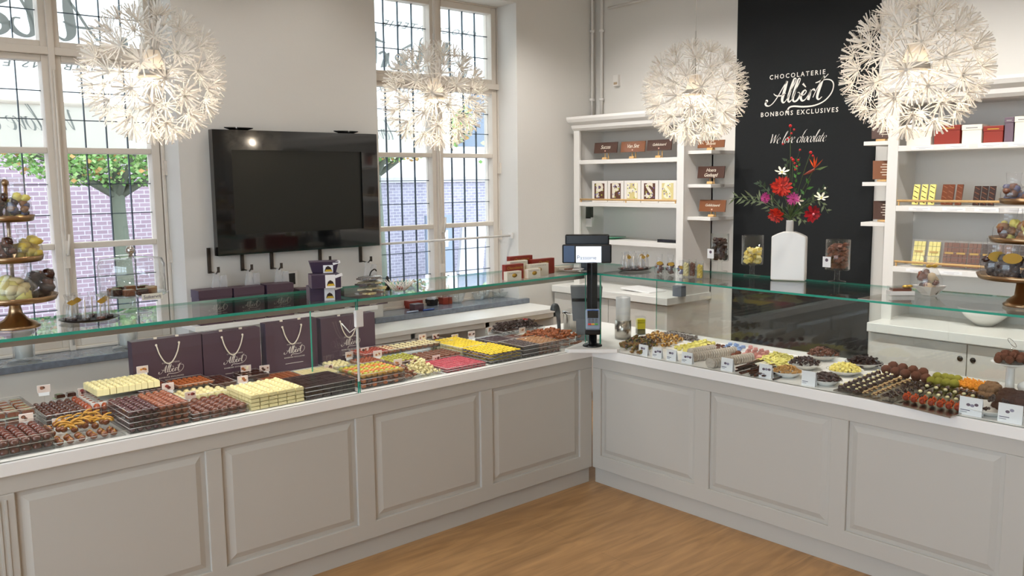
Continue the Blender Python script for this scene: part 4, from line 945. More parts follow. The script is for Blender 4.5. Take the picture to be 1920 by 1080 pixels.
# squares on trays at the very left, behind
sq = block_mesh('square_nutty', choc('chocolate_cinnamon', '#7c4023'), .032, .032, .018)
stack((0, 772), (66, 762), .36, .26, 2, .032, 6, 5, same(sq), 'square_praline', 'cinnamon-brown square praline in the trays behind the ones at the left edge', 'square praline', 'square praline trays at the far left', xfrom=-3.25)
# dark and caramel pointed domes
dm = oval_mesh('dome_dark', choc('chocolate_brown', '#4c2317'), .0125, .026, 1.0); dmo = oval_mesh('dome_caramel', K_ORNG, .0135, .03, 1.0)
stack((86, 779), (206, 760), .35, .25, 3, .026, 8, 6, lambda i, j, L: dm if i < 5 else dmo, lambda i, j: 'dome_praline', lambda i, j: 'dark brown dome praline in the trays behind the gold-streaked ones' if i < 5 else 'orange-brown dome praline in the trays behind the gold-streaked ones', 'dome praline', 'dome praline trays behind the gold-streaked ones')
sqd = block_mesh('square_dark', K_DARK, .026, .026, .016)
stack((104, 741), (168, 731), .62, .06, 1, .022, 3, 1, same(sqd), 'square_praline', 'dark square praline behind the dome pralines, against the counter\'s rear edge', 'square praline', 'small tray of dark squares at the rear', notray=True)
# five-layer stack, burgundy and caramel rounds
rb = ball_mesh('round_burgundy', K_BURG, .0128, sz=.9); ro = ball_mesh('round_caramel', choc('chocolate_copper', '#8a4424'), .0135, sz=.95)
stack((241, 772), (356, 752), .05, .29, 4, .024, 8, 9, lambda i, j, L: rb if i < 4 else ro, 'round_praline', lambda i, j: 'burgundy-dark round praline in the tall four-tray stack' if i < 4 else 'copper-brown round praline in the tall four-tray stack', 'round praline', 'tall four-tray stack')
# pale yellow ridged row at the back
yb = block_mesh('ridged_ivory', K_IVORY, .024, .030, .03, True)
stack((181, 731), (300, 711), .38, .20, 1, .034, 10, 5, same(yb), 'ridged_white_praline', 'pale ivory ridged praline in the flat block before the leftmost carrier bag', 'white praline', 'ivory block before the leftmost bag', notray=True)
tag(B().cbox((0, 0, 0), (.31, .19, .07)).obj('tray_riser', white_pt, loc=((at(181, 731, 'y', .38).x + at(300, 711, 'y', .38).x) / 2, .49, .878)), 'white riser under the block of ivory pralines', 'riser')
sb = ball_mesh('round_small_red', choc('chocolate_chestnut', '#6a2a1a'), .0108)
stack((262, 735), (326, 722), .38, .20, 2, .024, 6, 7, same(sb), 'small_round_praline', 'small chestnut-red round praline behind the tall four-tray stack', 'round praline', 'trays behind the tall stack')
# orange flat tray, cream domes
ob = ball_mesh('round_amber', choc('chocolate_amber', '#a8551c', .5, .1), .013, sz=.6)
stack((334, 724), (402, 711), .50, .17, 1, .02, 7, 5, same(ob), 'flat_praline', 'amber flat praline in the tray at the foot of the second carrier bag', 'flat praline', 'amber tray before the second bag')
cd_ = oval_mesh('dome_cream', K_IVORY, .0145, .026, 1.0)
stack((338, 745), (432, 729), .35, .17, 1, .03, 7, 4, same(cd_), 'cream_dome_praline', 'cream dome praline in the tray between the amber and the hazel ones', 'white praline', 'cream dome tray')
hz = oval_mesh('dome_hazel', choc('chocolate_hazelnut', '#6b3520'), .0165, .024, 1.0)
stack((361, 776), (466, 758), .05, .26, 2, .028, 6, 6, same(hz), 'milk_dome_praline', 'hazel-brown round-topped praline in the low tray left of the ivory stack', 'dome praline', 'trays left of the ivory stack')
# ivory four-layer stack
iv_ = M_(B().cbox((0, 0, .007), (.034, .029, .014), taper=1.06).sph((0, 0, .014), (.009, .009, .008), 8), 'ivory_block', K_IVORY)
stack((470, 743), (570, 724), .045, .26, 4, .021, 6, 8, same(iv_), 'ivory_square_praline', 'ivory square praline with a knob, in the four-layer ivory stack', 'white praline', 'four-layer ivory stack', notray=True)
br_ = block_mesh('square_brown', choc('chocolate_umber', '#53281a'), .026, .026, .016)
stack((400, 722), (444, 713), .47, .2, 2, .02, 4, 5, same(br_), 'square_praline', 'umber square praline in the tray at the second bag\'s lower right corner', 'square praline', 'umber trays before the second bag')
# dark bars
bar = M_(B().cbox((0, 0, .009), (.0145, .062, .018)), 'dark_bar_mesh', K_DKM)
stack((573, 727), (666, 711), .045, .26, 3, .027, 12, 4, same(bar), 'dark_chocolate_bar', 'slim dark chocolate bar in the trays left of the glass joint', 'chocolate bar', 'dark bar trays left of the glass joint')
bar2 = M_(B().cbox((0, 0, .009), (.017, .05, .018)), 'caramel_bar_mesh', choc('chocolate_toffee', '#93502a', .5, .1)); bar3 = M_(B().cbox((0, 0, .009), (.017, .05, .018)), 'ivory_bar_mesh', K_IVORY)
stack((508, 717), (577, 706), .36, .2, 1, .024, 7, 4, same(bar2), 'toffee_bar', 'toffee-brown bar in the tray behind the ivory stack', 'chocolate bar', 'toffee bar tray')
stack((579, 706), (640, 695), .36, .18, 1, .024, 7, 4, same(bar3), 'ivory_bar', 'ivory bar in the tray behind the dark bars', 'chocolate bar', 'ivory bar tray')
stack((460, 706), (505, 699), .5, .15, 1, .02, 5, 3, same(sqd), 'square_praline', 'dark square praline in the tray at the foot of the third carrier bag', 'square praline', 'dark square tray before the third bag')
stack((628, 688), (664, 682), .5, .15, 1, .02, 4, 4, same(ball_mesh('round_ivory', K_IVORY, .013)), 'white_truffle', 'small ivory ball at the rear, just left of the glass joint', 'white praline', 'ivory balls left of the joint')
# right of the joint
go = [ball_mesh('truffle_gold', choc('chocolate_mustard', '#c98f22'), .0115), ball_mesh('truffle_orange', choc('chocolate_apricot', '#c9661f'), .0115), ball_mesh('truffle_lime', K_OLIVE, .0115)]
stack((679, 703), (759, 688), .05, .24, 3, .028, 8, 8, lambda i, j, L: go[(i * 3 + j * 5 + L) % 3] if L == 0 else (gst if (i + j) % 2 else go[1]), 'coloured_truffle', 'small gold, orange or lime truffle in the trays right of the glass joint', 'truffle', 'trays right of the glass joint')
stack((680, 683), (720, 673), .36, .14, 1, .022, 6, 5, same(ball_mesh('round_rust', choc('chocolate_rust', '#8c3f1c', .5, .1), .0115)), 'rust_truffle', 'rust-brown rough truffle behind the gold and orange truffles', 'truffle', 'rust tray right of the joint')
stack((684, 665), (752, 652), .50, .17, 1, .024, 9, 6, same(ball_mesh('round_brick', K_RED, .0115)), 'brick_red_truffle', 'brick-red round truffle in the rear tray beside the rightmost carrier bag', 'truffle', 'brick-red rear tray')
lim = M_(B().sph((0, 0, .010), (.0125, .0125, .012), 10).sph((0, 0, .018), (.0095, .0095, .008), 8, m=1), 'lime_capped', [K_MILK, K_OLIVE])
stack((735, 682), (790, 671), .33, .17, 2, .026, 6, 6, same(lim), 'lime_capped_praline', 'milk praline with a yellow-green cap, in the heaped tray', 'capped praline', 'yellow-green capped tray')
cc = cup_mesh('cup_cream', choc('cup_caramel', '#8a5630'), K_IVORY)
stack((731, 655), (826, 641), .50, .15, 1, .026, 9, 5, same(cc), 'cream_cup', 'brown chocolate cup with a cream top in the rear tray', 'chocolate cup', 'cream-topped rear tray')
mc = cup_mesh('cup_milk', K_MILK, choc('cup_milk_top', '#7d4a33'))
stack((772, 680), (866, 664), .30, .18, 2, .024, 9, 7, same(mc), 'milk_cup', 'plain milk chocolate cup behind the pink discs', 'chocolate cup', 'milk cup trays')
stack((826, 641), (850, 637), .50, .15, 1, .024, 3, 4, same(sqd), 'square_praline', 'dark square praline at the rear between the cream cups and the yellow cups', 'square praline', 'dark square rear tray')
# heaps of truffles, milk and ivory, at the glass
a = at(728, 722, 'z', .8425); c = at(800, 711, 'z', .8425); e = at(840, 703, 'z', .8425)
tray(a.x, c.x - .002, .05, .27, .8425, .018, 'low clear tray under the heaped milk chocolate truffles', 'clear trays'); tray(c.x + .002, e.x, .05, .27, .8425, .018, 'low clear tray under the heaped ivory truffles', 'clear trays')
heap(a.x + .012, c.x - .01, .065, .26, .845, 3, .030, [cluster_mesh('truffle_milk_%d' % i, [choc('truffle_milk', '#8c5436', .4, .2)], .018, i, 6) for i in range(3)], 'milk_truffle', 'lumpy milk chocolate truffle in the heap at the glass', 'truffle', 'milk truffle heap', .62)
heap(c.x + .012, e.x - .008, .065, .26, .845, 4, .028, [cluster_mesh('truffle_ivory_%d' % i, [K_IVORY], .018, i + 9, 6) for i in range(3)], 'ivory_truffle', 'lumpy ivory truffle in the heap at the glass', 'truffle', 'ivory truffle heap', .66)
# pink discs
dk = M_(B().lathe([(.015, 0), (.0165, .004), (.014, .0065), (0, .0075)], n=12), 'pink_disc_mesh', K_PINK)
stack((838, 691), (913, 678), .05, .25, 2, .022, 9, 11, same(dk), 'pink_disc', 'raspberry-pink chocolate disc in the tray left of the yellow stack', 'chocolate disc', 'pink disc trays')
# yellow tops
yc = cup_mesh('cup_yellow_dark', K_DARK, K_YEL, .0135, .022); yw = cup_mesh('cup_yellow_white', K_IVORY, K_YEL, .0125, .022)
stack((920, 668), (979, 655), .05, .29, 3, .026, 7, 9, same(yc), 'yellow_cup', 'dark chocolate cup with a bright yellow top, in the front stack', 'chocolate cup', 'front yellow-topped stack')
stack((864, 653), (913, 643), .30, .30, 3, .026, 7, 10, same(yw), 'yellow_white_cup', 'white chocolate cup with a bright yellow top, in the rear stack', 'chocolate cup', 'rear yellow-topped stack')
dc = cup_mesh('cup_dark', K_DARK, choc('cup_dark_top', '#3b2018')); lc = cup_mesh('cup_light', choc('cup_light_side', '#7a4a30'), choc('cup_light_top', '#a87648'))
stack((981, 648), (1052, 638), .05, .22, 3, .024, 9, 8, lambda i, j, L: dc if i < 4 else lc, 'small_cup', lambda i, j: 'small dark chocolate cup right of the yellow front stack' if i < 4 else 'small light brown chocolate cup right of the dark ones', 'chocolate cup', 'small cup stack')
gb = block_mesh('block_grape', choc('chocolate_mauve', '#4c3338', .5, .1), .026, .03, .018); mb = block_mesh('block_milk', choc('chocolate_rose_brown', '#7e4a38', .4, .2), .026, .03, .018)
stack((930, 641), (973, 634), .36, .2, 1, .026, 5, 5, same(gb), 'mauve_square', 'mauve-brown square in the tray behind the yellow front stack', 'square praline', 'mauve square tray')
stack((974, 637), (1003, 631), .33, .2, 1, .026, 4, 5, same(mb), 'rose_brown_square', 'rose-brown square in the tray behind the small cups', 'square praline', 'rose-brown square tray')
ct_ = [cluster_mesh('truffle_dark_%d' % i, [choc('truffle_dark', '#3d2620', .5, .1)], .019, 40 + i, 6) for i in range(3)]
q = at(940, 622, 'y', .52); q2 = at(1018, 612, 'y', .52)
tray(q.x, q2.x, .50, .68, q.z - .02, .018, 'clear tray of dark truffles at the rear before the white shelf', 'clear trays')
heap(q.x + .01, q2.x - .01, .51, .67, q.z - .018, 3, .03, ct_, 'dark_truffle', 'lumpy dark truffle in the rear heap with a red flower on top', 'truffle', 'dark truffle heap', .6)
tag(B().cbox((0, 0, 0), (q2.x - q.x, .17, q.z - .8665)).obj('riser', acryl, loc=((q.x + q2.x) / 2, .59, (.8425 + q.z - .021) / 2)), 'clear riser under the heap of dark truffles', 'riser', 'clear risers')
fl_ = at(985, 601, 'y', .6); b = B()
for i in range(7): b.sph((.010 * math.cos(i), .010 * math.sin(i), .004 * (i % 3)), (.010, .007, .006), 6)
b.tube([(0, 0, 0), (0, 0, -.03)], .0015, 5); tag(b.obj('red_flower', mat('flower_red', '#b3201c', .5), loc=fl_), 'little red flower stuck in the dark truffle heap', 'flower')
stack((1003, 632), (1042, 625), .34, .2, 2, .024, 5, 5, same(cluster_mesh('rocher_ivory', [K_IVORY], .014, 70, 6)), 'ivory_rocher', 'rough ivory piece in the tray left of the copper truffles', 'white praline', 'ivory rocher tray')
a = at(1030, 645, 'y', .09); c = at(1102, 632, 'y', .09)
for k in range(2): tray(a.x, c.x - .01, .10, .40, .843 + .03 * k, .026, 'clear tray of copper truffles in the corner, %s' % ('lower one', 'upper one')[k], 'clear trays')
cp = [cluster_mesh('truffle_copper_%d' % i, [choc('truffle_copper', '#9c5224', .6, .1)], .021, 80 + i, 5) for i in range(3)]
for i in range(11): drop(cp[i % 3], 'copper_truffle', 'copper-brown truffle in the corner trays', 'truffle', 'pieces in the copper truffle heap', (a.x + .02 + (c.x - a.x - .05) * i / 10, .12, .846), (0, 0, U(0, 6)))
heap(a.x + .01, c.x - .02, .11, .39, .876, 3, .034, cp, 'copper_truffle', 'copper-brown truffle in the corner trays', 'truffle', 'copper truffle heap', .45)
# picture cards
pal = {'d': ('#4a2a22', '#8a5a44'), 'c': ('#e8dcb8', '#a0603a'), 'r': ('#8c3a34', '#5a2420'), 'o': ('#d08a3a', '#9a5a2a'), 'y': ('#e4c83a', '#c9a02a')}
pm = {k: (mat('print_%s_a' % k, v[0], .4), mat('print_%s_b' % k, v[1], .4)) for k, v in pal.items()}
for px, py, y0, k, lab in ((82, 729, .64, 'd', 'above the dark squares at the far left'), (158, 734, .60, 'r', 'between the dome pralines and the ivory block, left one'), (170, 727, .62, 'o', 'between the dome pralines and the ivory block, right one'),
        (49, 783, .335, 'd', 'over the oval pralines at the left edge'), (111, 791, .335, 'o', 'over the gold-streaked pralines'), (267, 693, .60, 'o', 'at the leftmost carrier bag\'s lower left corner'),
        (315, 725, .36, 'r', 'behind the tall four-tray stack'), (357, 741, .33, 'r', 'over the hazel-brown pralines'), (461, 691, .62, 'c', 'at the second carrier bag\'s right edge, upper one'), (455, 711, .46, 'c', 'at the second carrier bag\'s right edge, lower one'),
        (496, 691, .62, 'd', 'at the third carrier bag\'s lower left corner'), (616, 690, .50, 'd', 'over the ivory bars'), (655, 665, .62, 'o', 'before the rightmost carrier bag, left of the glass joint'), (684, 657, .60, 'd', 'just right of the glass joint, at the rear'),
        (708, 663, .47, 'c', 'among the rust truffles right of the glass joint'), (746, 679, .30, 'o', 'over the gold and orange truffles'), (792, 632, .64, 'c', 'above the cream-topped cups, left one'), (817, 631, .64, 'r', 'above the cream-topped cups, right one'),
        (818, 672, .29, 'r', 'over the ivory truffle heap'), (853, 632, .60, 'y', 'over the yellow cups, with a yellow picture'), (884, 626, .64, 'd', 'behind the yellow cups'), (920, 618, .64, 'c', 'left of the dark truffle heap'), (979, 619, .50, 'c', 'in front of the dark truffle heap')):
    picture_card(px, py, y0, pm[k], 'small picture card ' + lab)
# ================================================================ right counter: loose chocolates
DZ = .8425
def D_(px, py, z=DZ + .005): return at(px, py, 'z', z)
def quad_fill(corn, n, meshes, name, label, cat, group, z=DZ, rows=1, step_z=.010, spin=(-.3, .3), tilt=.15, base_rot=0.0, nu=None):
    """pieces laid over the counter patch whose photo corners are given (near-left, near-right, far-right, far-left)"""
    P = [D_(*c) for c in corn]; nu = nu or int(math.sqrt(n)); nv = max(1, n // nu)
    for L in range(rows):
        m_ = L * .12
        for j in range(nv):
            for i in range(nu):
                u = m_ + (1 - 2 * m_) * (i + .5 + U(-.15, .15)) / nu; v = m_ + (1 - 2 * m_) * (j + .5 + U(-.15, .15)) / nv
                p = (P[0] * (1 - u) + P[1] * u) * (1 - v) + (P[3] * (1 - u) + P[2] * u) * v
                drop(meshes[random.randrange(len(meshes))], name, label, cat, group, (max(p.x, .035), p.y, z + .001 + L * step_z + (.002 if (i + j) % 2 else 0)), (U(-tilt, tilt), U(-tilt, tilt), base_rot + U(*spin)), U(.9, 1.1))
nut = mat('nut_cream', '#cfae78', .6); nutb = mat('nut_brown', '#8a6030', .5); green_n = mat('pistachio_bits', '#6f6a2a', .6)
cl_d = [cluster_mesh('nut_cluster_dark_%d' % i, [K_DKM, nutb, green_n], .022, 100 + i, 11) for i in range(3)]
cl_g = [cluster_mesh('nut_cluster_gold_%d' % i, [nut, nutb, K_GOLD, K_DARK], .022, 110 + i, 11) for i in range(3)]
quad_fill([(1158, 650), (1200, 668), (1235, 650), (1190, 632)], 20, cl_d, 'nut_cluster', 'dark nut cluster with green bits, nearest the corner on the right counter', 'nut cluster', 'dark nut clusters', rows=2, step_z=.018, spin=(0, 6))
quad_fill([(1190, 640), (1250, 655), (1290, 640), (1225, 626)], 20, cl_g, 'nut_cluster', 'golden brown nut cluster behind the first white cards', 'nut cluster', 'golden nut clusters', rows=2, step_z=.018, spin=(0, 6))
spk = sprinkle('nonpareil_dark', '#2e1a16', '#e6ded2'); spd = M_(B().lathe([(.015, 0), (.016, .005), (.012, .012), (0, .013)], n=12), 'nonpareil_disc_mesh', spk)
quad_fill([(1232, 628), (1300, 641), (1325, 636), (1255, 622)], 28, [spd], 'nonpareil_disc', 'dark chocolate disc covered in white sugar beads', 'chocolate disc', 'sugar-beaded discs', rows=2, nu=8, step_z=.01)
def slabpiece(nm, m_, sx, sy, h, seed):
    rn = random.Random(seed); b = B(); n = 9; poly = [((sx / 2) * math.cos(2 * PI * i / n) * rn.uniform(.85, 1.1), (sy / 2) * math.sin(2 * PI * i / n) * rn.uniform(.85, 1.1)) for i in range(n)]
    b.prism(poly, 0, h * .6); b.prism([(x * .85, y * .85) for x, y in poly], h * .6, h); return M_(b, nm, m_)
lem = choc('lemon_chocolate', '#e8dc7c', .5, .1)
quad_fill([(1262, 652), (1282, 660), (1345, 646), (1320, 638)], 24, [slabpiece('lemon_wave', lem, .034, .026, .016, 1)], 'lemon_praline', 'pale lemon praline laid in overlapping rows', 'white praline', 'lemon praline rows', nu=3, tilt=.3)
quad_fill([(1285, 664), (1335, 673), (1385, 655), (1335, 642)], 30, [slabpiece('milk_tile', K_MILK, .034, .026, .012, 2), slabpiece('dark_tile', K_DARK, .034, .026, .012, 3)], 'chocolate_tile', 'flat brown chocolate tile between the lemon pralines and the blue ones', 'chocolate tile', 'brown tiles', nu=5, tilt=.3)
blu = choc('blue_chocolate', '#8fa6d0', .5, .1); pnk = choc('blush_chocolate', '#d99a92', .5, .1)
quad_fill([(1352, 655), (1385, 660), (1405, 648), (1368, 640)], 12, [slabpiece('blue_piece', blu, .034, .026, .016, 4)], 'blue_praline', 'pale blue praline at the rear of the right counter', 'coloured praline', 'blue pralines', tilt=.3)
quad_fill([(1390, 668), (1425, 676), (1445, 662), (1405, 650)], 16, [slabpiece('pink_piece', pnk, .034, .028, .018, 5)], 'blush_praline', 'blush pink praline beside the blue ones', 'coloured praline', 'blush pralines', tilt=.3)
mb_ = [ball_mesh('milk_big_round', K_MILK, .019, .05, 10, 6, .7)]
for px, py in ((1372, 664), (1384, 668), (1376, 672)): p = D_(px, py); drop(mb_[0], 'milk_round', 'milk chocolate round lying between the blue, blush and sugar-dusted pieces', 'round praline', 'milk rounds on the right counter', (p.x, p.y, DZ + .012))
# sugar-dusted rolls: round slices leaning in rows
roll = M_(B().lathe([(0, -.006), (.022, -.006), (.026, -.003), (.026, .003), (.022, .006), (0, .006)], n=14, rot=Matrix.Rotation(PI / 2, 3, 'X')), 'dusted_slice', K_FLOUR)
for r_, (a_, b_) in enumerate((((1312, 692), (1412, 676)), ((1300, 676), (1380, 664)), ((1295, 668), (1340, 660)))):
    A_ = D_(*a_); Bq = D_(*b_); n = int((Bq - A_).length / .0165); d = Bq - A_
    for k in range(n):
        p = A_ + d * (k / n); drop(roll, 'dusted_slice', 'sugar-dusted round chocolate slice leaning in a roll behind the fourth card', 'chocolate slice', 'sugar-dusted rolls', (max(p.x, .035), p.y, DZ + .0255), (.0, .0, math.atan2(d.y, d.x) - PI / 2 + U(-.06, .06)))
stick = M_(B().cbox((0, 0, .004), (.0085, .13, .0075)), 'dark_stick_mesh', K_DKM); stick2 = M_(B().cbox((0, 0, .004), (.0085, .13, .0075)), 'milk_stick_mesh', choc('chocolate_russet', '#5a2d1c'))
A_, B2, C2, D2 = D_(1380, 706), D_(1445, 718), D_(1462, 690), D_(1405, 678)
for k in range(34):
    L = k % 3; u = .1 + .8 * R(); v = (k // 3) / 11.; p = (A_ * (1 - v) + B2 * v) * (1 - u) + (D2 * (1 - v) + C2 * v) * u
    drop(stick if k % 2 else stick2, 'chocolate_stick', 'thin dark chocolate stick in the pile between the fifth and sixth cards', 'chocolate stick', 'chocolate sticks', (max(.08, p.x), p.y, DZ + .001 + L * .008), (0, 0, PI / 2 + U(-.12, .12)))
curl = M_(B().tube([(-.02, 0, .004), (-.008, .006, .008), (.006, .003, .010), (.02, -.005, .006)], [.003, .006, .006, .003], 6), 'ivory_curl_mesh', lem)
quad_fill([(1418, 676), (1468, 690), (1508, 676), (1452, 660)], 48, [curl], 'ivory_curl', 'ivory chocolate shaving in the heap behind the dark sticks', 'chocolate shaving', 'ivory shavings', rows=2, nu=8, step_z=.008, spin=(0, 6), tilt=.5)
# white dishes with heaps
por = mat('porcelain', '#efece6', .2, coat=.3)
def dish(px, py, r, h, label, meshes, pl, cat, n, name, zoff=0, spin=True, rise=.012, z=None):
    r *= 1.12; n = int(n * 1.6); q = D_(px, py, DZ + h * .8) if z is None else at(px, py, 'z', z); q.z = DZ + .0005 if z is None else q.z
    t = tag(B().lathe([(0, 0), (r * .5, 0), (r * .55, .004), (r * .98, h - .002), (r, h), (r * .95, h - .001), (r * .5, .007), (0, .006)], n=32).obj('white_dish', por, loc=(q.x, q.y, q.z)), label, 'dish')
    for k in range(n):
        a = k * 2.4; L = k / n; d = r * .82 * math.sqrt(1 - L) if k < n * .99 else 0
        drop(meshes[k % len(meshes)], name, pl, cat, 'pieces on the ' + label[:60], (q.x + d * math.cos(a), q.y + d * math.sin(a), q.z + h * .75 + L * r * .32), (U(-.5, .5) if spin else 0, U(-.5, .5) if spin else 0, U(0, 6.28)), U(.85, 1.1))
    return q
chunk = [slabpiece('orangette_chunk', choc('orangette', '#b98a4a', .6, .1), .03, .012, .010, 7)]
shard = [cluster_mesh('dark_shard_%d' % i, [K_DARK, K_DKM], .016, 120 + i, 7) for i in range(3)]; shm = [cluster_mesh('milk_shard_%d' % i, [choc('shard_milk', '#6a3c26', .5, .2)], .018, 130 + i, 8) for i in range(3)]
yel_ch = [slabpiece('yellow_chunk_%d' % i, choc('ginger_yellow', '#e9d87a', .5, .1), .024, .016, .012, 10 + i) for i in range(2)]
stk = [M_(B().cbox((0, 0, 0), (.05, .009, .008)), 'short_dark_stick', K_DKM)]
dish(1476, 697, .072, .03, 'white dish of golden candied peel behind the sixth card', chunk, 'golden candied peel piece in the dish behind the sixth card', 'candied peel', 26, 'candied_peel')
dish(1509, 683, .078, .03, 'white dish of dark clusters right of the ivory shavings', shard, 'small dark chocolate cluster in the dish right of the ivory shavings', 'chocolate cluster', 26, 'dark_cluster')
dish(1548, 712, .07, .028, 'white dish of glossy dark curls behind the seventh card', [M_(B().tube([(-.02, 0, 0), (-.008, .008, .006), (.008, .006, .009), (.02, -.006, .004)], [.004, .006, .006, .004], 6), 'dark_curl', K_DARK)], 'glossy dark chocolate curl in the dish behind the seventh card', 'chocolate shaving', 34, 'dark_curl')
dish(1584, 694, .082, .028, 'white dish of pale yellow ginger chunks', yel_ch, 'pale yellow chunk in the dish between the two dark dishes', 'ginger chunk', 42, 'yellow_chunk')
dish(1543, 666, .078, .03, 'white dish of milk-brown clusters at the rear', shm, 'milk-brown rugged cluster in the rear dish', 'chocolate cluster', 28, 'milk_cluster')
dish(1620, 680, .085, .03, 'white dish of dark sticks at the rear, right of the milk clusters', stk, 'short dark chocolate stick in the rear dish', 'chocolate stick', 44, 'dark_stick')
# metal trays with rows
def flat_tray(c4, label, h=.006):
    P = [D_(*c, DZ + .003) for c in c4]; b = B(); ce = sum(P, Vector()) / 4
    o = [p - ce for p in P]; vs = [(p.x, p.y, 0) for p in o] + [(p.x * 1.0, p.y * 1.0, h) for p in o] + [(p.x * .93, p.y * .93, h) for p in o] + [(p.x * .93, p.y * .93, .002) for p in o]
    fs = [(3, 2, 1, 0)] + [(i, (i + 1) % 4, 4 + (i + 1) % 4, 4 + i) for i in range(4)] + [(4 + i, 4 + (i + 1) % 4, 8 + (i + 1) % 4, 8 + i) for i in range(4)] + [(8 + i, 8 + (i + 1) % 4, 12 + (i + 1) % 4, 12 + i) for i in range(4)] + [(12, 13, 14, 15)]
    b.raw(vs, fs); return tag(b.obj('metal_tray', steel_m, loc=(max(ce.x, .2), ce.y, DZ)), label, 'tray')
ft = flat_tray([(1562, 732), (1672, 757), (1762, 722), (1655, 702)], 'flat metal tray under the rows of truffles on the right counter')
ft2 = flat_tray([(1676, 757), (1782, 783), (1880, 748), (1770, 722)], 'flat metal tray under the red and green rows on the right counter')
def row(a_, b_, n, me, name, label, cat, group, z=DZ + .008, rz=None, sc=1.0, jx=.003):
    A_ = D_(*a_); Bq = D_(*b_); d = Bq - A_; ang = math.atan2(d.y, d.x)
    for k in range(n):
        p = A_ + d * ((k + .5) / n); drop(me[k % len(me)], name, label, cat, group, (max(p.x, .04) + U(-jx, jx), p.y + U(-jx, jx), z), (0, 0, (ang if rz is None else rz) + U(-.15, .15)), sc)
wd = M_(B().lathe(dome(.014, .018), n=12).lathe([(.008, .016), (.006, .021), (0, .022)], n=8, m=1), 'white_capped_dark', [K_DARK, K_IVORY])
coc = ball_mesh('cocoa_truffle_mesh', K_COCOA, .019, .06, 10, 8); spt = cluster_mesh('nutty_truffle', [choc('nutty_brown', '#6b3d26', .6, .1), nut], .017, 140, 12); drk = cluster_mesh('crumbed_truffle', [K_DARK, K_DKM], .017, 141, 12)
for r_, (a_, b_) in enumerate((((1572, 731), (1650, 700)), ((1586, 736), (1666, 704)), ((1600, 740), (1676, 708)))): row(a_, b_, 9, [wd], 'white_capped_praline', 'dark praline with a white cap in the left rows of the metal tray', 'capped praline', 'white-capped rows')
for r_, (a_, b_) in enumerate((((1618, 742), (1690, 712)), ((1634, 746), (1706, 716)))): row(a_, b_, 8, [spt], 'nutty_truffle', 'nut-crumbed brown truffle in the middle rows of the metal tray', 'truffle', 'nut-crumbed rows')
for r_, (a_, b_) in enumerate((((1650, 750), (1722, 722)), ((1664, 752), (1738, 724)))): row(a_, b_, 8, [drk], 'crumbed_truffle', 'dark crumb-coated truffle at the right side of the first metal tray', 'truffle', 'dark-crumbed rows')
row((1652, 701), (1745, 722), 5, [coc], 'cocoa_truffle', 'big cocoa-dusted truffle in the row at the back of the metal tray', 'truffle', 'big cocoa truffles', sc=1.35); row((1666, 694), (1740, 710), 4, [coc], 'cocoa_truffle', 'big cocoa-dusted truffle in the row at the back of the metal tray', 'truffle', 'big cocoa truffles', z=DZ + .008, sc=1.35)
def log_mesh(nm, mats, L=.075, r=.013, seed=1):
    rn = random.Random(seed); b = B().tube([(-L / 2, 0, r * .8), (-L / 2 + .008, 0, r * .9), (0, 0, r), (L / 2 - .008, 0, r * .9), (L / 2, 0, r * .8)], [r * .4, r * .95, r, r * .95, r * .4], 10)
    for i in range(46):
        a = rn.uniform(-.4, PI + .4); b.sph((rn.uniform(-L * .48, L * .48), r * math.cos(a), r + r * math.sin(a)), (rn.uniform(.002, .0045),) * 3, 5, m=1)
    return M_(b, nm, mats)
redl = log_mesh('red_crumb_log', [choc('crumb_base', '#8c2c14', .6, .1), mat('crumb_orange', '#c8501a', .7)])
for k in range(7):
    p = D_(1700 + k * 14.5, 750 + k * 3.9); p2 = Vector((max(p.x, .07), p.y, DZ + .008)); drop(redl, 'crumbed_log', 'orange-red crumb-coated chocolate log along the front of the right counter', 'chocolate log', 'red crumbed logs', p2, (0, 0, .25 + U(-.06, .06)))
wdl = M_(B().tube([(-.035, 0, .012), (-.02, 0, .013), (.02, 0, .013), (.035, 0, .012)], [.008, .012, .012, .008], 10).sph((-.036, 0, .013), (.008, .010, .008), 8, m=1), 'white_ended_log', [K_DARK, K_IVORY])
for k in range(6):
    for r_ in range(2):
        p = D_(1728 + k * 17 + r_ * 14, 737 + k * 3.8 - r_ * 10); drop(wdl, 'white_ended_log', 'dark chocolate log with an ivory end, behind the red crumbed logs', 'chocolate log', 'ivory-ended logs', (p.x, p.y, DZ + .008), (0, 0, .2 + U(-.05, .05)))
row((1738, 722), (1795, 730), 4, [ball_mesh('pistachio_log', mat('pistachio_dust', '#8a8428', .9, bump=(300, .4)), .019, .05, 10, 3)], 'pistachio_truffle', 'olive-green dusted truffle on the second metal tray', 'truffle', 'olive-green truffles', sc=1.2); row((1752, 714), (1802, 722), 4, [bpy.data.meshes['pistachio_log']], 'pistachio_truffle', 'olive-green dusted truffle on the second metal tray', 'truffle', 'olive-green truffles', sc=1.2)
og = log_mesh('orange_log', [mat('orange_dust', '#d98318', .8), mat('orange_dust_b', '#e59a2a', .9)], .06, .014, 5)
for k in range(4): p = D_(1800 + k * 11, 728 + k * 2.6); drop(og, 'orange_log', 'bright orange dusted log right of the olive-green truffles', 'chocolate log', 'orange logs', (p.x, p.y, DZ + .012), (0, 0, .15)); drop(og, 'orange_log', 'bright orange dusted log right of the olive-green truffles', 'chocolate log', 'orange logs', (p.x + .07, p.y, DZ + .012), (0, 0, .15))
tanm = ball_mesh('tan_truffle_mesh', mat('tan_dust', '#8d6a4a', .95, bump=(300, .4)), .018, .06, 10, 12)
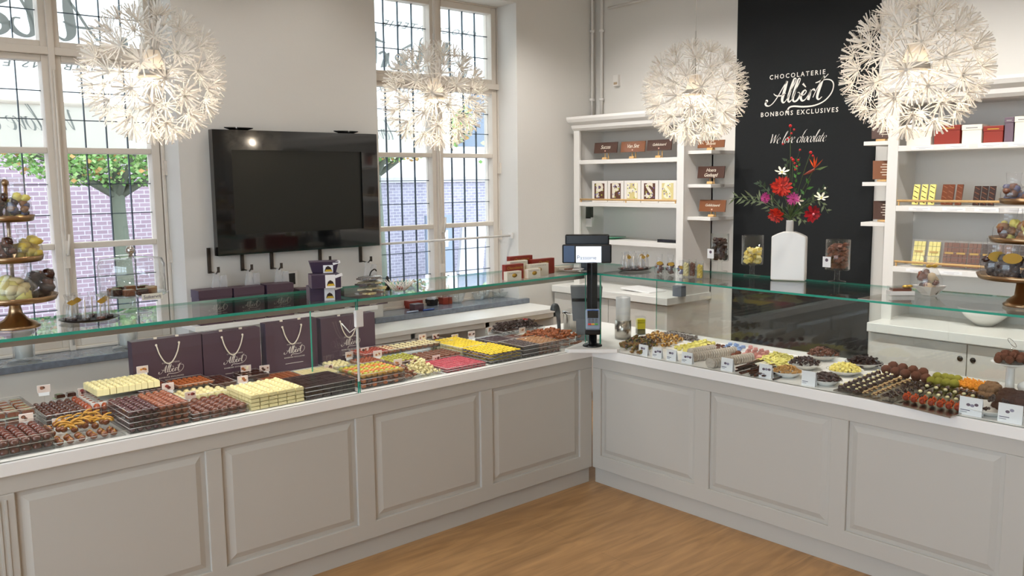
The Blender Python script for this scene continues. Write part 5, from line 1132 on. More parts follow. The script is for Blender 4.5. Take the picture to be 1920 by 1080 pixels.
quad_fill([(1830, 745), (1862, 752), (1884, 738), (1850, 729)], 16, [tanm], 'tan_truffle', 'tan dusted truffle right of the orange logs', 'truffle', 'tan truffles', rows=2, step_z=.022)
quad_fill([(1858, 768), (1925, 782), (1935, 756), (1880, 744)], 28, [ball_mesh('brown_truffle_mesh', mat('brown_dust', '#4f2c1b', .95, bump=(300, .4)), .021, .06, 10, 13)], 'brown_truffle', 'dark cocoa truffle in the heap under the white pedestal', 'truffle', 'cocoa heap under the pedestal', rows=2, step_z=.025, nu=7)
q = dish(1856, 764, .105, .03, 'wide white dish with a few dark pieces behind the last two cards', [cluster_mesh('glossy_square', [K_DKM], .018, 150, 6)], 'dark piece in the wide dish behind the last cards', 'chocolate cluster', 9, 'dark_piece')
# pedestal with ring handle
q = D_(1892, 738); t = thing('cake_pedestal', 'small white pedestal with a wire ring handle, heaped with cocoa truffles', 'pedestal', (q.x, q.y, DZ)); HP = .145
B().lathe([(.045, 0), (.045, .006), (.02, .012), (.018, HP - .02), (.03, HP - .012), (.08, HP + .004), (.083, HP + .008), (.078, HP + .006), (0, HP)], n=32).obj('stand', por, t)
b = B().tube([(0, 0, HP), (0, 0, HP + .075)], .003, 8); b.tube([(.024 * math.cos(a * PI / 12), -.0 + .024 * math.sin(a * PI / 12) * .7, HP + .098 + .024 * math.sin(a * PI / 12) * .75) for a in range(24)], .0016, 6, close=True); b.obj('ring_handle', chrome_m, t)
for k in range(16):
    a = k * 2.4; L = k / 16; d = .062 * math.sqrt(1 - L); drop(coc, 'cocoa_truffle', 'cocoa-dusted truffle heaped on the white pedestal', 'truffle', 'truffles on the pedestal', (q.x + d * math.cos(a) + .004, q.y + d * math.sin(a), DZ + HP + .002 + L * .03), (0, 0, a))
q = D_(1925, 745); tag(B().sph((0, 0, .03), (.04, .04, .03), 14, rough=.05, seed=2).obj('white_meringue', por, loc=(q.x, q.y, DZ + .02)), 'rounded white piece at the photo\'s right edge beside the pedestal', 'meringue')
q = D_(1918, 772); tag(B().lathe([(0, 0), (.03, 0), (.05, .03), (.047, .03), (.028, .004), (0, .004)], n=24).obj('glass_dish', case_glass, loc=(q.x, q.y, DZ)), 'little clear dish at the photo\'s right edge behind the last card', 'dish')
# white name cards on the right counter
for i, (px, py, w_, h_, two) in enumerate(((1206, 658, .066, .062, 0), (1232, 664, .066, .060, 1), (1259, 670, .066, .062, 2), (1288, 677, .07, .062, 3), (1363, 686, .072, .068, 4), (1435, 698, .072, .070, 5), (1516, 712, .072, .072, 6), (1820, 765, .092, .078, 7), (1894, 777, .092, .078, 8))):
    q = at(px, py, 'x', .035); ords = ('nearest the corner', 'second from the corner', 'third from the corner', 'fourth from the corner', 'before the dark sticks', 'before the candied peel dish', 'plain one before the dark curls', 'left one of the last two on the right', 'last on the right')
    t = thing('name_card', 'white product card on the right counter, ' + ords[i], 'card', (.035, q.y, DZ), 0, 'white cards on the right counter')
    b = B(); b.cbox((0, 0, h_ / 2), (.001, w_, h_), rot=Matrix.Rotation(.08, 3, 'Y')); b.cbox((.012, 0, h_ / 2), (.001, w_, h_), rot=Matrix.Rotation(-.22, 3, 'Y')); b.obj('card', paper_w, t)
    b = B(); Rr = (0, -1, 0); Uu = (.08, 0, 1); o_ = Vector((-.0032, 0, h_ * .02))
    rn = random.Random(i)
    if i != 6:
        for k in range(2 + i % 2):
            cx = -.004 + .016 * k - .006; cz = h_ * rn.uniform(.52, .66); r = .0085
            b.flat3(o_, Rr, Uu, [(cx + r * math.cos(a * PI / 5), cz + r * .75 * math.sin(a * PI / 5)) for a in range(10)], k % 2, off=.0004 + .0002 * k)
    for k, (l_, zz) in enumerate(((.42, .24), (.3, .14))):
        b.flat3(o_, Rr, Uu, [(-w_ * .44, h_ * zz), (-w_ * .44 + w_ * l_, h_ * zz), (-w_ * .44 + w_ * l_, h_ * zz + .003 - .001 * k), (-w_ * .44, h_ * zz + .003 - .001 * k)], 2, off=.0004)
    b.obj('card_print', [mat('card_photo_a', '#5d4a58', .5), mat('card_photo_b', '#8d8496', .5), ink_m], t)
# ================================================================ stands, jars, flowers and shelf goods
bagfilm = glassy('sweet_bag_film', (.97, .97, .97), rough=.15, cloud=.06, gain=2.0)
def tiered(px, py, label, tiers, foot, base_z=zt):
    q = at(px, py, 'z', base_z); t = thing('cake_stand', label, 'cake stand', (q.x, q.y, base_z)); return t, q
def plate_tier(t, z, r, lip=.022, nm='tier_plate'):
    return B().lathe([(0, z), (r * .75, z), (r * .93, z + .003), (r, z + lip), (r * 1.01, z + lip), (r * .96, z + .006), (r * .7, z + .004), (0, z + .004)], n=40).obj(nm, gold_m, t)
def goods_bag(x, y, z, w_, h_, mats, label, group, seed, tie=False, lab_disc=False, name='sweet_bag', rz=0, n=10, flat=.7):
    if 'stand' in group: w_ *= 1.3; h_ *= 1.38; n = int(n * 1.5)
    t = thing(name, label, 'bag', (x, y, z), rz, group); rn = random.Random(seed); b = B()
    for i in range(n):
        L = i / n; b.sph((rn.uniform(-w_ * .3, w_ * .3), rn.uniform(-w_ * .2, w_ * .2), .01 + L * h_ * .5), (w_ * rn.uniform(.14, .24), w_ * .16, w_ * rn.uniform(.12, .2)), 7, m=rn.randrange(len(mats)), rough=.2, seed=seed + i)
    b.obj('filling', mats, t)
    pr = [(w_ * .40, 0), (w_ * .52, h_ * .12), (w_ * .5, h_ * .4), (w_ * .28, h_ * .66), (w_ * (.08 if tie else .3), h_ * .74), (w_ * .34, h_ * 1.0)]
    B().lathe(pr, n=16, sy=flat).obj('bag_film', bagfilm, t)
    if tie: B().lathe([(w_ * .10, h_ * .715), (w_ * .13, h_ * .74), (w_ * .10, h_ * .765)], n=12).sph((w_ * .14, -w_ * .06, h_ * .74), (.014, .004, .008), 8).sph((-w_ * .1, -w_ * .08, h_ * .74), (.014, .004, .008), 8).obj('ribbon', print_gold, t)
    if lab_disc: B().flat3((0, -w_ * .5 * flat - .003, h_ * .55), RT, UP, [(w_ * .3 * math.cos(a * PI / 8) * 1.1, w_ * .2 * math.sin(a * PI / 8)) for a in range(16)]).obj('gold_label', print_gold, t)
    return t
# left three-tier brass stand, on the glass top
q = at(20, 607, 'z', zt); tz = zt; SX, SY = q.x, .25
def zof(py, px=20): return at(px, py, 'y', SY).z
SX = at(22, 500, 'y', SY).x
t = thing('cake_stand', 'three-tier brass cake stand on the glass at the photo\'s left edge, bags on every tier', 'cake stand', (SX, SY, tz))
B().lathe([(.083, 0), (.085, .006), (.075, .012), (.07, .02), (.045, .032), (.026, .055), (.02, .085), (.035, zof(567) - tz)], n=40).obj('foot', gold_m, t)
zs = [zof(567) - tz, zof(492) - tz, zof(416) - tz]; rs = [(at(108, 560, 'y', SY).x - SX), (at(82, 490, 'y', SY).x - SX), (at(65, 410, 'y', SY).x - SX)]
for z, r in zip(zs, rs): plate_tier(t, z, r, .026)
B().tube([(0, 0, zs[0]), (0, 0, zs[2] + .14)], .007, 10).sph((0, 0, zs[2] + .15), .014, 12).obj('centre_rod', gold_m, t)
gg = 'bags on the brass stand at the left edge'
goods_bag(SX + .085, SY + .01, tz + zs[0] + .006, .11, .13, [K_DARK, K_MILK], 'clear bag of dark and milk shards, right on the stand\'s lowest tier', gg, 5, n=12)
goods_bag(SX - .01, SY - .07, tz + zs[0] + .006, .12, .11, [K_IVORY, lem], 'clear bag of pale ivory pieces, front of the stand\'s lowest tier', gg, 6, n=14)
goods_bag(SX - .09, SY + .03, tz + zs[0] + .006, .10, .12, [K_DARK, K_IVORY], 'clear bag of mixed pieces, left on the stand\'s lowest tier', gg, 7)
goods_bag(SX + .055, SY - .01, tz + zs[1] + .006, .085, .10, [choc('banana_sweet', '#e3c65a', .4, .2)], 'clear bag of yellow sweets on the stand\'s middle tier', gg, 8, n=16)
goods_bag(SX - .03, SY - .03, tz + zs[1] + .006, .085, .11, [K_DARK, K_MILK, choc('foil_brown', '#6b4030', .2, .8)], 'clear bag of dark wrapped sweets on the stand\'s middle tier', gg, 9, lab_disc=False)
goods_bag(SX + .035, SY - .01, tz + zs[2] + .006, .075, .12, [choc('caramel_mix', '#9a6a40', .4, .3), K_DARK, choc('foil_violet', '#5f5f86', .2, .8), lem], 'clear bag of mixed wrapped sweets, right on the stand\'s top tier', gg, 10, n=14)
goods_bag(SX - .04, SY - .01, tz + zs[2] + .006, .07, .12, [K_DARK, K_COCOA], 'clear bag of dark sweets, left on the stand\'s top tier', gg, 11, n=12)
# lolly tray
def lolly_tray(px, py, lab, rx, n, grp, tilt, yel=3):
    q = at(px, py, 'z', zt); t = tag(B().lathe([(0, 0), (rx * .8, 0), (rx, .010), (rx * .99, .012), (rx * .78, .004), (0, .004)], n=36, sy=.8).obj('round_tray', mat('dark_tray', '#1b1512', .3, metal=.3), loc=(q.x, q.y, zt)), lab, 'tray')
    for k in range(n):
        a = 2 * PI * k / n + .4; d = rx * .66; x, y = q.x + d * math.cos(a), q.y + d * .75 * math.sin(a)
        o = thing('lolly_bag', 'cellophane-wrapped chocolate lolly standing on the ' + grp, 'lolly', (x, y, zt + .0045), U(-.2, .2), 'lollies on the ' + grp)
        B().lathe([(0, 0), (.017, 0), (.017, .011), (.012, .014), (0, .014)], n=12).obj('chocolate', K_DARK if k % 3 else K_MILK, o)
        B().tube([(0, 0, .012), (0, 0, .085)], .0022, 6).obj('stick', mat('lolly_stick', '#ead9bd', .5), o)
        B().lathe([(.022, 0), (.024, .02), (.020, .06), (.011, .082), (.017, .105)], n=10).obj('wrapper', bagfilm, o)
        if k % 2 == 0: B().flat3((0, -.021, .078), RT, UP, [(-.019, 0), (-.008, .008), (0, .012), (.008, .008), (.019, 0), (.008, -.008), (0, -.011), (-.008, -.008)]).obj('gold_label', print_gold, o)
    return q
lolly_tray(168, 600, 'round dark tray of wrapped lollies between the brass stand and the glass dome', .115, 8, 'left dark tray', 0)
lolly_tray(1190, 506, 'round dark tray of wrapped lollies right of the customer display', .115, 9, 'tray right of the customer display', 0)
# glass dome on its own footed stand
DY = .30; q = at(250, 600, 'y', DY); DX_ = at(250, 560, 'y', DY).x; z1 = at(250, 553, 'y', DY).z; z2 = at(250, 482, 'y', DY).z; rD = at(308, 540, 'y', DY).x - DX_
t = thing('glass_dome_stand', 'clear footed cake stand with a silver-knobbed glass dome, left of the carriers', 'cake stand', (DX_, DY, zt)); zp = z1 - zt
B().lathe([(.075, 0), (.07, .006), (.03, .018), (.012, .03), (.018, .045), (.010, .055), (.018, zp - .012), (.04, zp - .004), (rD * .98, zp), (rD * 1.08, zp + .008), (rD * 1.06, zp + .010), (rD * .95, zp + .004), (0, zp + .004)], n=40).obj('footed_plate', glassy('pressed_glass', (.96, .98, .98), rough=.05, cloud=.05, gain=2.5), t)
B().lathe([(rD, zp + .006), (rD * 1.0, z2 - zt - .03), (rD * .93, z2 - zt - .006), (rD * .5, z2 - zt), (.012, z2 - zt + .004)], n=40).obj('dome', glassy('dome_glass', (.98, .99, .99), rough=.02, gain=3.0), t)
B().lathe([(.010, z2 - zt + .004), (.008, z2 - zt + .012), (.018, z2 - zt + .022), (.02, z2 - zt + .034), (.012, z2 - zt + .046), (0, z2 - zt + .05)], n=20).obj('knob', chrome_m, t)
for k in range(9):
    a = 2 * PI * k / 9; d = rD * .58; tag(B().cbox((0, 0, .014), (.042, .036, .028)).obj('sugar_free_block', K_DARK if k % 2 else slabm[2], bevel=.004, loc=(DX_ + d * math.cos(a), DY + d * math.sin(a), zt + zp + .005)), 'chocolate block under the glass dome', 'chocolate block', 'blocks under the glass dome')
o = thing('dome_card', 'small cream card reading Suikervrij leaning on the glass dome', 'card', (DX_ + .03, DY - rD - .012, zt + zp - .008)); B().cbox((0, 0, .012), (.085, .002, .026)).obj('card', cream_card, o); b = B(); put_text(b, 'Suikervrij', (0, -.0012, .012), RT, UP, .019); b.obj('card_text', ink_m, o)
for (px, py, lab) in ((45, 665, 'white ribbon roll in a clear tumbler on the stone sill, left one'), (240, 642, 'white ribbon roll in a clear tumbler on the stone sill, right one'), (255, 640, '')):
    if not lab: continue
    q = at(px, py, 'y', 1.86); o = thing('glass_tumbler', lab, 'tumbler', (q.x, 1.86, SZ), group='tumblers on the sill'); B().lathe([(0, 0), (.085, 0), (.09, .012), (.06, .018), (.055, .03), (.06, .20), (.058, .20), (.052, .03), (0, .025)], n=30).obj('tumbler', case_glass, o); B().lathe([(0, .026), (.045, .026), (.047, .17), (0, .17)], n=24).obj('white_roll', white_pt, o)
# right brass stand
RX_ = .30; q = at(1905, 574, 'z', zt); SRX, SRY = q.x + .02, q.y - .02
def zr(py): return at(1905, py, 'x', SRX).z
t = thing('cake_stand', 'tiered pale brass cake stand at the photo\'s right edge, on the right glass top', 'cake stand', (SRX, SRY, zt)); rr = abs(at(1835, 520, 'x', SRX).y - SRY)
B().lathe([(.075, 0), (.077, .008), (.065, .016), (.06, .026), (.035, .045), (.028, zr(525) - zt)], n=36).obj('foot', steel_m if False else gold_m, t)
for py, k in ((524, 1.0), (455, .78), (383, .62)): plate_tier(t, zr(py) - zt, rr * k, .026)
B().tube([(0, 0, zr(524) - zt), (0, 0, zr(345) - zt)], .006, 10).sph((0, 0, zr(345) - zt + .01), .012, 12).obj('centre_rod', gold_m, t)
g2 = 'bags on the stand at the right edge'
for k, (a, lb) in enumerate(((2.0, 'left'), (2.9, 'front left'), (3.8, 'front'), (4.7, 'near side'))):
    goods_bag(SRX + rr * .55 * math.cos(a), SRY + rr * .62 * math.sin(a), zr(524) + .008, .085, .12, [K_DKM, K_DARK], 'gold-labelled bag of dark chocolates, right stand\'s lowest tier, %s' % lb, g2, 30 + k, lab_disc=True, rz=-PI / 2 + .5, n=14)
for k, (a, lb) in enumerate(((2.2, 'left one'), (3.6, 'front one'))):
    goods_bag(SRX + rr * .42 * math.cos(a), SRY + rr * .42 * math.sin(a), zr(455) + .008, .085, .10, [choc('caramel_mix'), lem, K_MILK], 'clear bag of mixed sweets on the right stand\'s middle tier, %s' % lb, g2, 40 + k, rz=-PI / 2 + .5, n=14)
    goods_bag(SRX + rr * .35 * math.cos(a), SRY + rr * .35 * math.sin(a), zr(383) + .008, .07, .09, [K_MILK, choc('foil_violet')], 'clear bag of wrapped sweets on the right stand\'s top tier, %s' % lb, g2, 50 + k, rz=-PI / 2 + .5, n=12)
# bags and tubes right of the lolly tray
for i, (px, py, w_, h_, mm_, lab) in enumerate(((1236, 513, .055, .115, [K_BURG, K_MILK], 'tall clear bag of burgundy sweets, left of the pair beside the lolly tray'), (1257, 515, .055, .115, [K_DARK, K_BURG], 'tall clear bag of dark sweets, right of the pair beside the lolly tray'), (1277, 517, .045, .09, [choc('foil_violet'), K_MILK], 'shorter clear bag with a violet band beside the jars of sweets'))):
    q = at(px, py, 'z', zt); goods_bag(q.x, q.y, zt, w_, h_, mm_, lab, 'clear bags beside the right lolly tray', 60 + i, lab_disc=True, rz=-.8, n=16, flat=.8)
for i, (px, py, m_, lab) in enumerate(((1286, 519, K_IVORY, 'small jar of ivory sweets, leftmost of the three small jars'), (1298, 519, K_MILK, 'small jar of milk chocolates, middle of the three small jars'), (1312, 523, choc('banana_sweet'), 'small jar of yellow sweets, rightmost of the three small jars'))):
    q = at(px, py, 'z', zt); o = thing('small_jar', lab, 'jar', (q.x, q.y, zt)); B().lathe([(0, 0), (.019, 0), (.02, .004), (.02, .085), (.018, .085), (.018, .004), (0, .004)], n=20).obj('jar', case_glass, o); B().lathe([(0, .086), (.021, .086), (.021, .098), (0, .098)], n=20).obj('lid', acryl, o)
    b = B(); 
    for k in range(26): a = k * 2.4; b.sph((.009 * math.cos(a), .009 * math.sin(a), .010 + k * .0026), .0085, 6)
    b.obj('sweets', m_, o)
# footed jars and the vase
for i, (px, pyb, pyt, r_, m_, fill, lab, card) in enumerate(((1349, 509, 438, .052, [K_DKM, K_DARK], .78, 'footed glass jar of dark chocolate pieces, left of the dark wall', 1), (1410, 517, 441, .060, [choc('banana_sweet'), choc('pale_yellow', '#ecdb96', .5, .1)], .50, 'footed glass jar half full of yellow chunks before the black wall', 0), (1569, 528, 449, .062, [choc('shard_milk'), choc('cinnamon_piece', '#7d4a34', .5, .2)], .82, 'footed glass jar of reddish brown pieces right of the white vase', 1))):
    q = at(px, pyb, 'z', zt); H = at(px, pyt, 'x', q.x).z - zt; o = thing('footed_jar', lab, 'jar', (q.x, q.y, zt), 0); zb = H * .28
    B().lathe([(.045, 0), (.045, .003), (.014, .008), (.012, zb - .008), (.02, zb - .002), (r_ - .004, zb), (r_, zb + .004), (r_, H), (r_ - .003, H), (r_ - .003, zb + .006), (0, zb + .005)], n=32).obj('jar', case_glass, o)
    b = B(); rn = random.Random(i); n = int(150 * fill)
    for k in range(n):
        a = rn.uniform(0, 6.28); d = (r_ - .016) * math.sqrt(rn.random()); z = zb + .014 + (H - zb) * fill * .92 * k / n
        b.cbox((d * math.cos(a), d * math.sin(a), z), (.022, .017, .015), m=rn.randrange(2), rot=Matrix.Rotation(rn.uniform(0, 3), 3, 'Z') @ Matrix.Rotation(rn.uniform(-1, 1), 3, 'X'))
    ob = b.obj('sweets', m_, o); ob['kind'] = 'stuff'
    if card:
        c_ = B().cbox((-r_ - .004, .025, zb + .045), (.001, .045, .055)).obj('card', paper_w, o); B().flat3((-r_ - .0052, .025, zb + .055), (0, -1, 0), UP, [(.009 * math.cos(a * PI / 5), .009 * math.sin(a * PI / 5)) for a in range(10)]).obj('card_print', mat('card_photo_a'), c_)
q = at(1478, 525, 'z', zt); VH = at(1478, 437, 'x', q.x).z - zt; VW = abs(at(1447, 500, 'x', q.x).y - at(1511, 500, 'x', q.x).y) * .44; NT = at(1478, 413, 'x', q.x).z - zt
vase = thing('vase', 'white flat-sided bottle vase on the right glass top, holding the bouquet', 'vase', (q.x, q.y, zt), .35)
b = B(); w2 = VW; dp = .028; out = [(-w2, 0), (w2, 0), (w2, VH * .93), (w2 * .6, VH * 1.0), (w2 * .32, VH * 1.035), (-w2 * .32, VH * 1.035), (-w2 * .6, VH * 1.0), (-w2, VH * .93)]
n = len(out); fr_ = [(-dp, y, z) for y, z in out]; bk = [(dp, y, z) for y, z in out]; b.raw(fr_ + bk, [tuple(range(n)), tuple(reversed(range(n, 2 * n)))] + [(i, n + i, n + (i + 1) % n, (i + 1) % n) for i in range(n)])
b.obj('body', por, vase, bevel=.006); B().lathe([(.02, VH * .99), (.019, NT - .004), (.020, NT), (.016, NT), (.015, VH)], n=24).obj('neck', por, vase)
# bouquet: flowers each a thing, facing the room
VP = Vector((q.x, q.y, zt)); VT = VP + Vector((0, 0, NT))
stem_m = mat('stem_green', '#4d5f32', .6); leaf_d = mat('leaf_dark', '#33472c', .55); leaf_g = mat('leaf_grey_green', '#6f7a58', .6); leaf_l = mat('leaf_bright', '#4f8a3a', .5)
FACE = Vector((-.82, -.55, .12)).normalized()
def fpos(px, py, dx=-.03): return at(px, py, 'x', VP.x + dx)
def facing(dirn): return Vector(dirn).normalized().to_track_quat('Z', 'Y').to_matrix()
def stem(b, p, m=1): 
    mid = (VT + p) / 2 + Vector((0, 0, .02)); b.tube([tuple(x - p) for x in cat_rom([VT - Vector((0, 0, .06)), VT + Vector((0, 0, .01)), mid, p], 4)], .0018, 5, m=m)
def bloom(px, py, R_, mats, layers, label, cat, dx=-.03, pw=.35, cup=.5, name='flower', seed=1, dirn=None, center=None):
    p = fpos(px, py, dx); M = facing(dirn or (FACE + Vector((0, 0, .0)))); rn = random.Random(seed); b = B()
    for li, (n, rr_, lift) in enumerate(layers):
        for k in range(n):
            a = 2 * PI * (k + .5 * li) / n + rn.uniform(-.15, .15); L = R_ * rr_ * rn.uniform(.88, 1.08); c_, s_ = math.cos(a), math.sin(a)
            def P(t, sd, up): x = c_ * t - s_ * sd; y = s_ * t + c_ * sd; return M @ Vector((x, y, up))
            wd_ = L * pw; h0 = lift * R_; v = [P(0, 0, h0), P(L * .35, -wd_ * .75, h0 + cup * L * .12), P(L * .8, -wd_ * .8, h0 + cup * L * .35), P(L, 0, h0 + cup * L * .5), P(L * .8, wd_ * .8, h0 + cup * L * .35), P(L * .35, wd_ * .75, h0 + cup * L * .12), P(L * .5, 0, h0 + cup * L * .12 - wd_ * .1)]
            b.raw(v, [(0, 1, 6), (1, 2, 6), (2, 3, 6), (3, 4, 6), (4, 5, 6), (5, 0, 6)], 3 if (len(mats) > 3 and rn.random() < .4) else 0, False)
    if center: b.sph(M @ Vector((0, 0, layers[-1][2] * R_)), center, 8, m=2)
    stem(b, p); return tag(b.obj(name, mats, loc=p), label, cat)
rd = [mat('dahlia_orange_red', '#d8331c', .5), stem_m, mat('dahlia_heart', '#b3261a', .5), mat('dahlia_dark_petal', '#9e1c12', .5)]; rd2 = [mat('dahlia_red', '#c41f2a', .5), stem_m, mat('dahlia_pink_heart', '#e8808a', .5), mat('dahlia_deep_red', '#8a1420', .5)]; pk = [mat('aster_pink', '#d04a94', .5), stem_m, mat('aster_heart', '#a03060', .5), mat('aster_deep', '#a02c70', .5)]
ly = [mat('lily_white', '#efe9cf', .5), stem_m, mat('lily_heart', '#c9c06a', .5)]; og_ = [mat('strelitzia_orange', '#ee5a12', .45), stem_m, mat('strelitzia_base', '#8a3a2a', .5)]
BIG = [(15, 1, 0), (15, .92, .16), (13, .78, .34), (11, .6, .5), (8, .42, .62), (5, .25, .7)]
bloom(1465, 350, .058, rd, BIG, 'large orange-red dahlia in the middle of the bouquet', 'flower', -.07, .15, .3, 'dahlia', 1, center=.008)
bloom(1455, 403, .044, rd, BIG, 'orange-red dahlia at the bouquet\'s lower left, over the vase neck', 'flower', -.06, .15, .3, 'dahlia', 2, dirn=(-.7, -.2, -.2), center=.006)
bloom(1523, 401, .046, rd2, [(9, 1, 0), (8, .8, .15), (6, .55, .28), (4, .35, .36)], 'crimson dahlia at the bouquet\'s lower right', 'flower', -.05, .24, .3, 'dahlia', 3, dirn=(-.7, -.8, -.1), center=.007)
AST = [(26, 1, 0), (22, .82, .12), (16, .6, .22), (10, .38, .3)]
bloom(1436, 371, .032, pk, AST, 'magenta aster left of the large dahlia', 'flower', -.06, .10, .35, 'aster', 4, dirn=(-.8, -.0, .0), center=.006); bloom(1487, 373, .036, pk, AST, 'magenta aster below the large dahlia', 'flower', -.07, .10, .35, 'aster', 5, center=.006)
LIL = [(6, 1, 0)]
bloom(1466, 323, .038, ly, LIL, 'ivory lily above the large dahlia', 'flower', -.05, .2, .7, 'lily', 6, dirn=(-.5, -.4, .8), center=.006); bloom(1540, 371, .040, ly, LIL, 'ivory lily at the bouquet\'s right side', 'flower', -.04, .2, .7, 'lily', 7, dirn=(-.5, -.4, .8), center=.006)
bloom(1496, 376, .03, ly, [(5, 1, 0)], 'small ivory lily half behind the lower magenta aster', 'flower', -.045, .2, .6, 'lily', 8, dirn=(-.4, -.9, .1), center=.004)
# bird of paradise
p = fpos(1527, 316, -.04); b = B(); rn = random.Random(2)
for (dx_, dz_, m_) in ((-.030, .052, 0), (-.004, .066, 0), (.014, .060, 0), (.046, .046, 0), (.030, .032, 0), (-.055, -.026, 0), (-.035, -.012, 0)):
    e = Vector((0, -dx_, dz_)) if True else None; sd = Vector((-.2, .6 * dz_, .6 * dx_)).normalized() * .006; b.raw([(0, 0, 0), tuple(e * .5 + sd), tuple(e), tuple(e * .5 - sd), tuple(e * .5 + Vector((-.004, 0, 0)))], [(0, 1, 4), (1, 2, 4), (2, 3, 4), (3, 0, 4)], m_, True)
b.raw([(0, 0, -.004), (-.004, -.035, -.008), (0, -.075, .012), (.004, -.035, .006)], [(0, 1, 2, 3)], 1); b.tube([(0, .0, -.004), (0, .03, -.02), (0, .06, -.032)], [.006, .008, .002], 6, m=2); stem(b, p)
tag(b.obj('bird_of_paradise_flower', og_, loc=p), 'orange bird of paradise flower at the bouquet\'s upper right', 'flower')
# berry sprigs
bm = [mat('berry_red', '#c0141c', .35), stem_m]
for i, (pts, lab) in enumerate((([(1482, 236), (1484, 250), (1489, 243), (1476, 262), (1468, 270), (1480, 258)], 'tall sprig of red berries rising over the wall lettering'), ([(1487, 300), (1490, 306), (1494, 312), (1484, 296), (1500, 281), (1497, 300), (1491, 318)], 'sprig of red berries above the ivory lily'), ([(1520, 286), (1524, 292)], 'small pair of berries above the bird of paradise flower'), ([(1547, 353)], 'single pale bud over the right lily'))):
    b = B(); p0 = fpos(*pts[0]); rn = random.Random(i)
    for k, c_ in enumerate(pts): v = fpos(c_[0], c_[1]) - p0; b.sph(v, (.0085 if k == 0 else .006) * (.7 if i == 3 else 1), 8); b.tube([tuple(v), tuple(v * .5 + Vector((0, 0, -.03)))], .0008, 4, m=1)
    stem(b, p0); tag(b.obj('berry_sprig', bm if i < 3 else ly, loc=p0), lab, 'berries')
# foliage sprays
def spray(tip, ctrl, n, L, w_, m_, label, seed, curve=0):
    a = VT; c1 = fpos(*ctrl, -.0); c2 = fpos(*tip, -.02); pts = cat_rom([a, c1, c2], 8); rn = random.Random(seed); b = B(); b.tube([tuple(p_ - a) for p_ in pts], .0014, 4, m=1)
    for k in range(n):
        i = int(3 + (len(pts) - 4) * k / n); p_ = pts[i] - a; d = (pts[min(i + 1, len(pts) - 1)] - pts[i - 1]).normalized(); side = d.cross(Vector((1, 0, 0))).normalized() * (1 if k % 2 else -1); v = (d * rn.uniform(.4, 1) + side * rn.uniform(.4, 1) + Vector((rn.uniform(-.5, .2), 0, 0))).normalized() * L * rn.uniform(.7, 1.15); s_ = v.cross(Vector((-1, -.4, 0))).normalized() * w_
        b.raw([tuple(p_), tuple(p_ + v * .4 + s_), tuple(p_ + v), tuple(p_ + v * .4 - s_), tuple(p_ + v * .5 + Vector((0, 0, -.002)))], [(0, 1, 4), (1, 2, 4), (2, 3, 4), (3, 0, 4)], 0, True)
    tag(b.obj('foliage_spray', [m_, stem_m], loc=a), label, 'foliage')
spray((1368, 372), (1425, 372), 10, .07, .006, leaf_g, 'long narrow grey-green leaves reaching left over the side shelf', 1); spray((1392, 375), (1430, 380), 12, .05, .006, leaf_g, 'grey-green spray left of the magenta aster', 2)
spray((1420, 340), (1445, 365), 12, .035, .008, leaf_d, 'dark green spray at the bouquet\'s upper left', 3); spray((1475, 298), (1478, 350), 16, .032, .008, leaf_d, 'dark green spray behind the ivory lily', 4)
spray((1500, 295), (1490, 350), 12, .03, .007, leaf_l, 'bright green spray beside the red berries', 5); spray((1552, 350), (1515, 380), 12, .035, .009, leaf_d, 'dark green spray behind the right lily', 6)
spray((1553, 400), (1530, 375), 8, .04, .006, leaf_g, 'drooping grey-green spray at the bouquet\'s right edge', 7); spray((1510, 420), (1495, 405), 6, .04, .008, leaf_g, 'grey-green leaves hanging beside the vase neck', 8); spray((1445, 400), (1460, 395), 8, .04, .009, leaf_d, 'dark leaves behind the lower left dahlia', 9)
spray((1497, 365), (1488, 385), 12, .045, .012, leaf_d, 'dark broad leaves filling the bouquet\'s middle', 10); spray((1520, 335), (1505, 370), 6, .05, .008, leaf_l, 'green leaves under the bird of paradise flower', 11)
# ---------------------------------------------------------------- gift pouch and dish on the right glass top
q = at(1742, 553, 'z', zt); t = tag(B().raw([(-.085, .0, .045), (0, -.075, .045), (.085, 0, .045), (0, .075, .045), (-.03, 0, 0), (0, -.03, 0), (.03, 0, 0), (0, .03, 0), (-.075, 0, .043), (0, -.066, .043), (.075, 0, .043), (0, .066, .043), (0, 0, .008)],
    [(0, 1, 5, 4), (1, 2, 6, 5), (2, 3, 7, 6), (3, 0, 4, 7), (7, 6, 5, 4), (0, 8, 9, 1), (1, 9, 10, 2), (2, 10, 11, 3), (3, 11, 8, 0), (8, 12, 9), (9, 12, 10), (10, 12, 11), (11, 12, 8)]).obj('square_dish', por, loc=(q.x, q.y, zt)), 'white four-cornered porcelain dish on the right glass top', 'dish')
t.rotation_euler = (0, 0, .5); goods_bag(q.x, q.y, zt + .010, .11, .17, [K_DARK, choc('nougat', '#c9b08a', .6, .1), K_MILK], 'clear pouch tied with gold ribbon in the white dish', 'clear pouches on the right glass top', 77, tie=True, n=14, rz=-.8)
q = at(1688, 552, 'z', zt); o = thing('sample_box', 'low clear box of chocolates with a gold bow, left of the white dish', 'box', (q.x, q.y, zt), -.8); B().cbox((0, 0, .009), (.11, .06, .018)).obj('base', por, o); B().cbox((.0, 0, .024), (.085, .045, .014)).obj('chocolates', K_MILK, o); B().sph((.02, -.01, .038), (.018, .010, .008), 8).sph((.04, .0, .038), (.016, .010, .008), 8).obj('bow', print_gold, o); B().cbox((0, 0, .026), (.105, .056, .026)).obj('clear_lid', acryl, o)
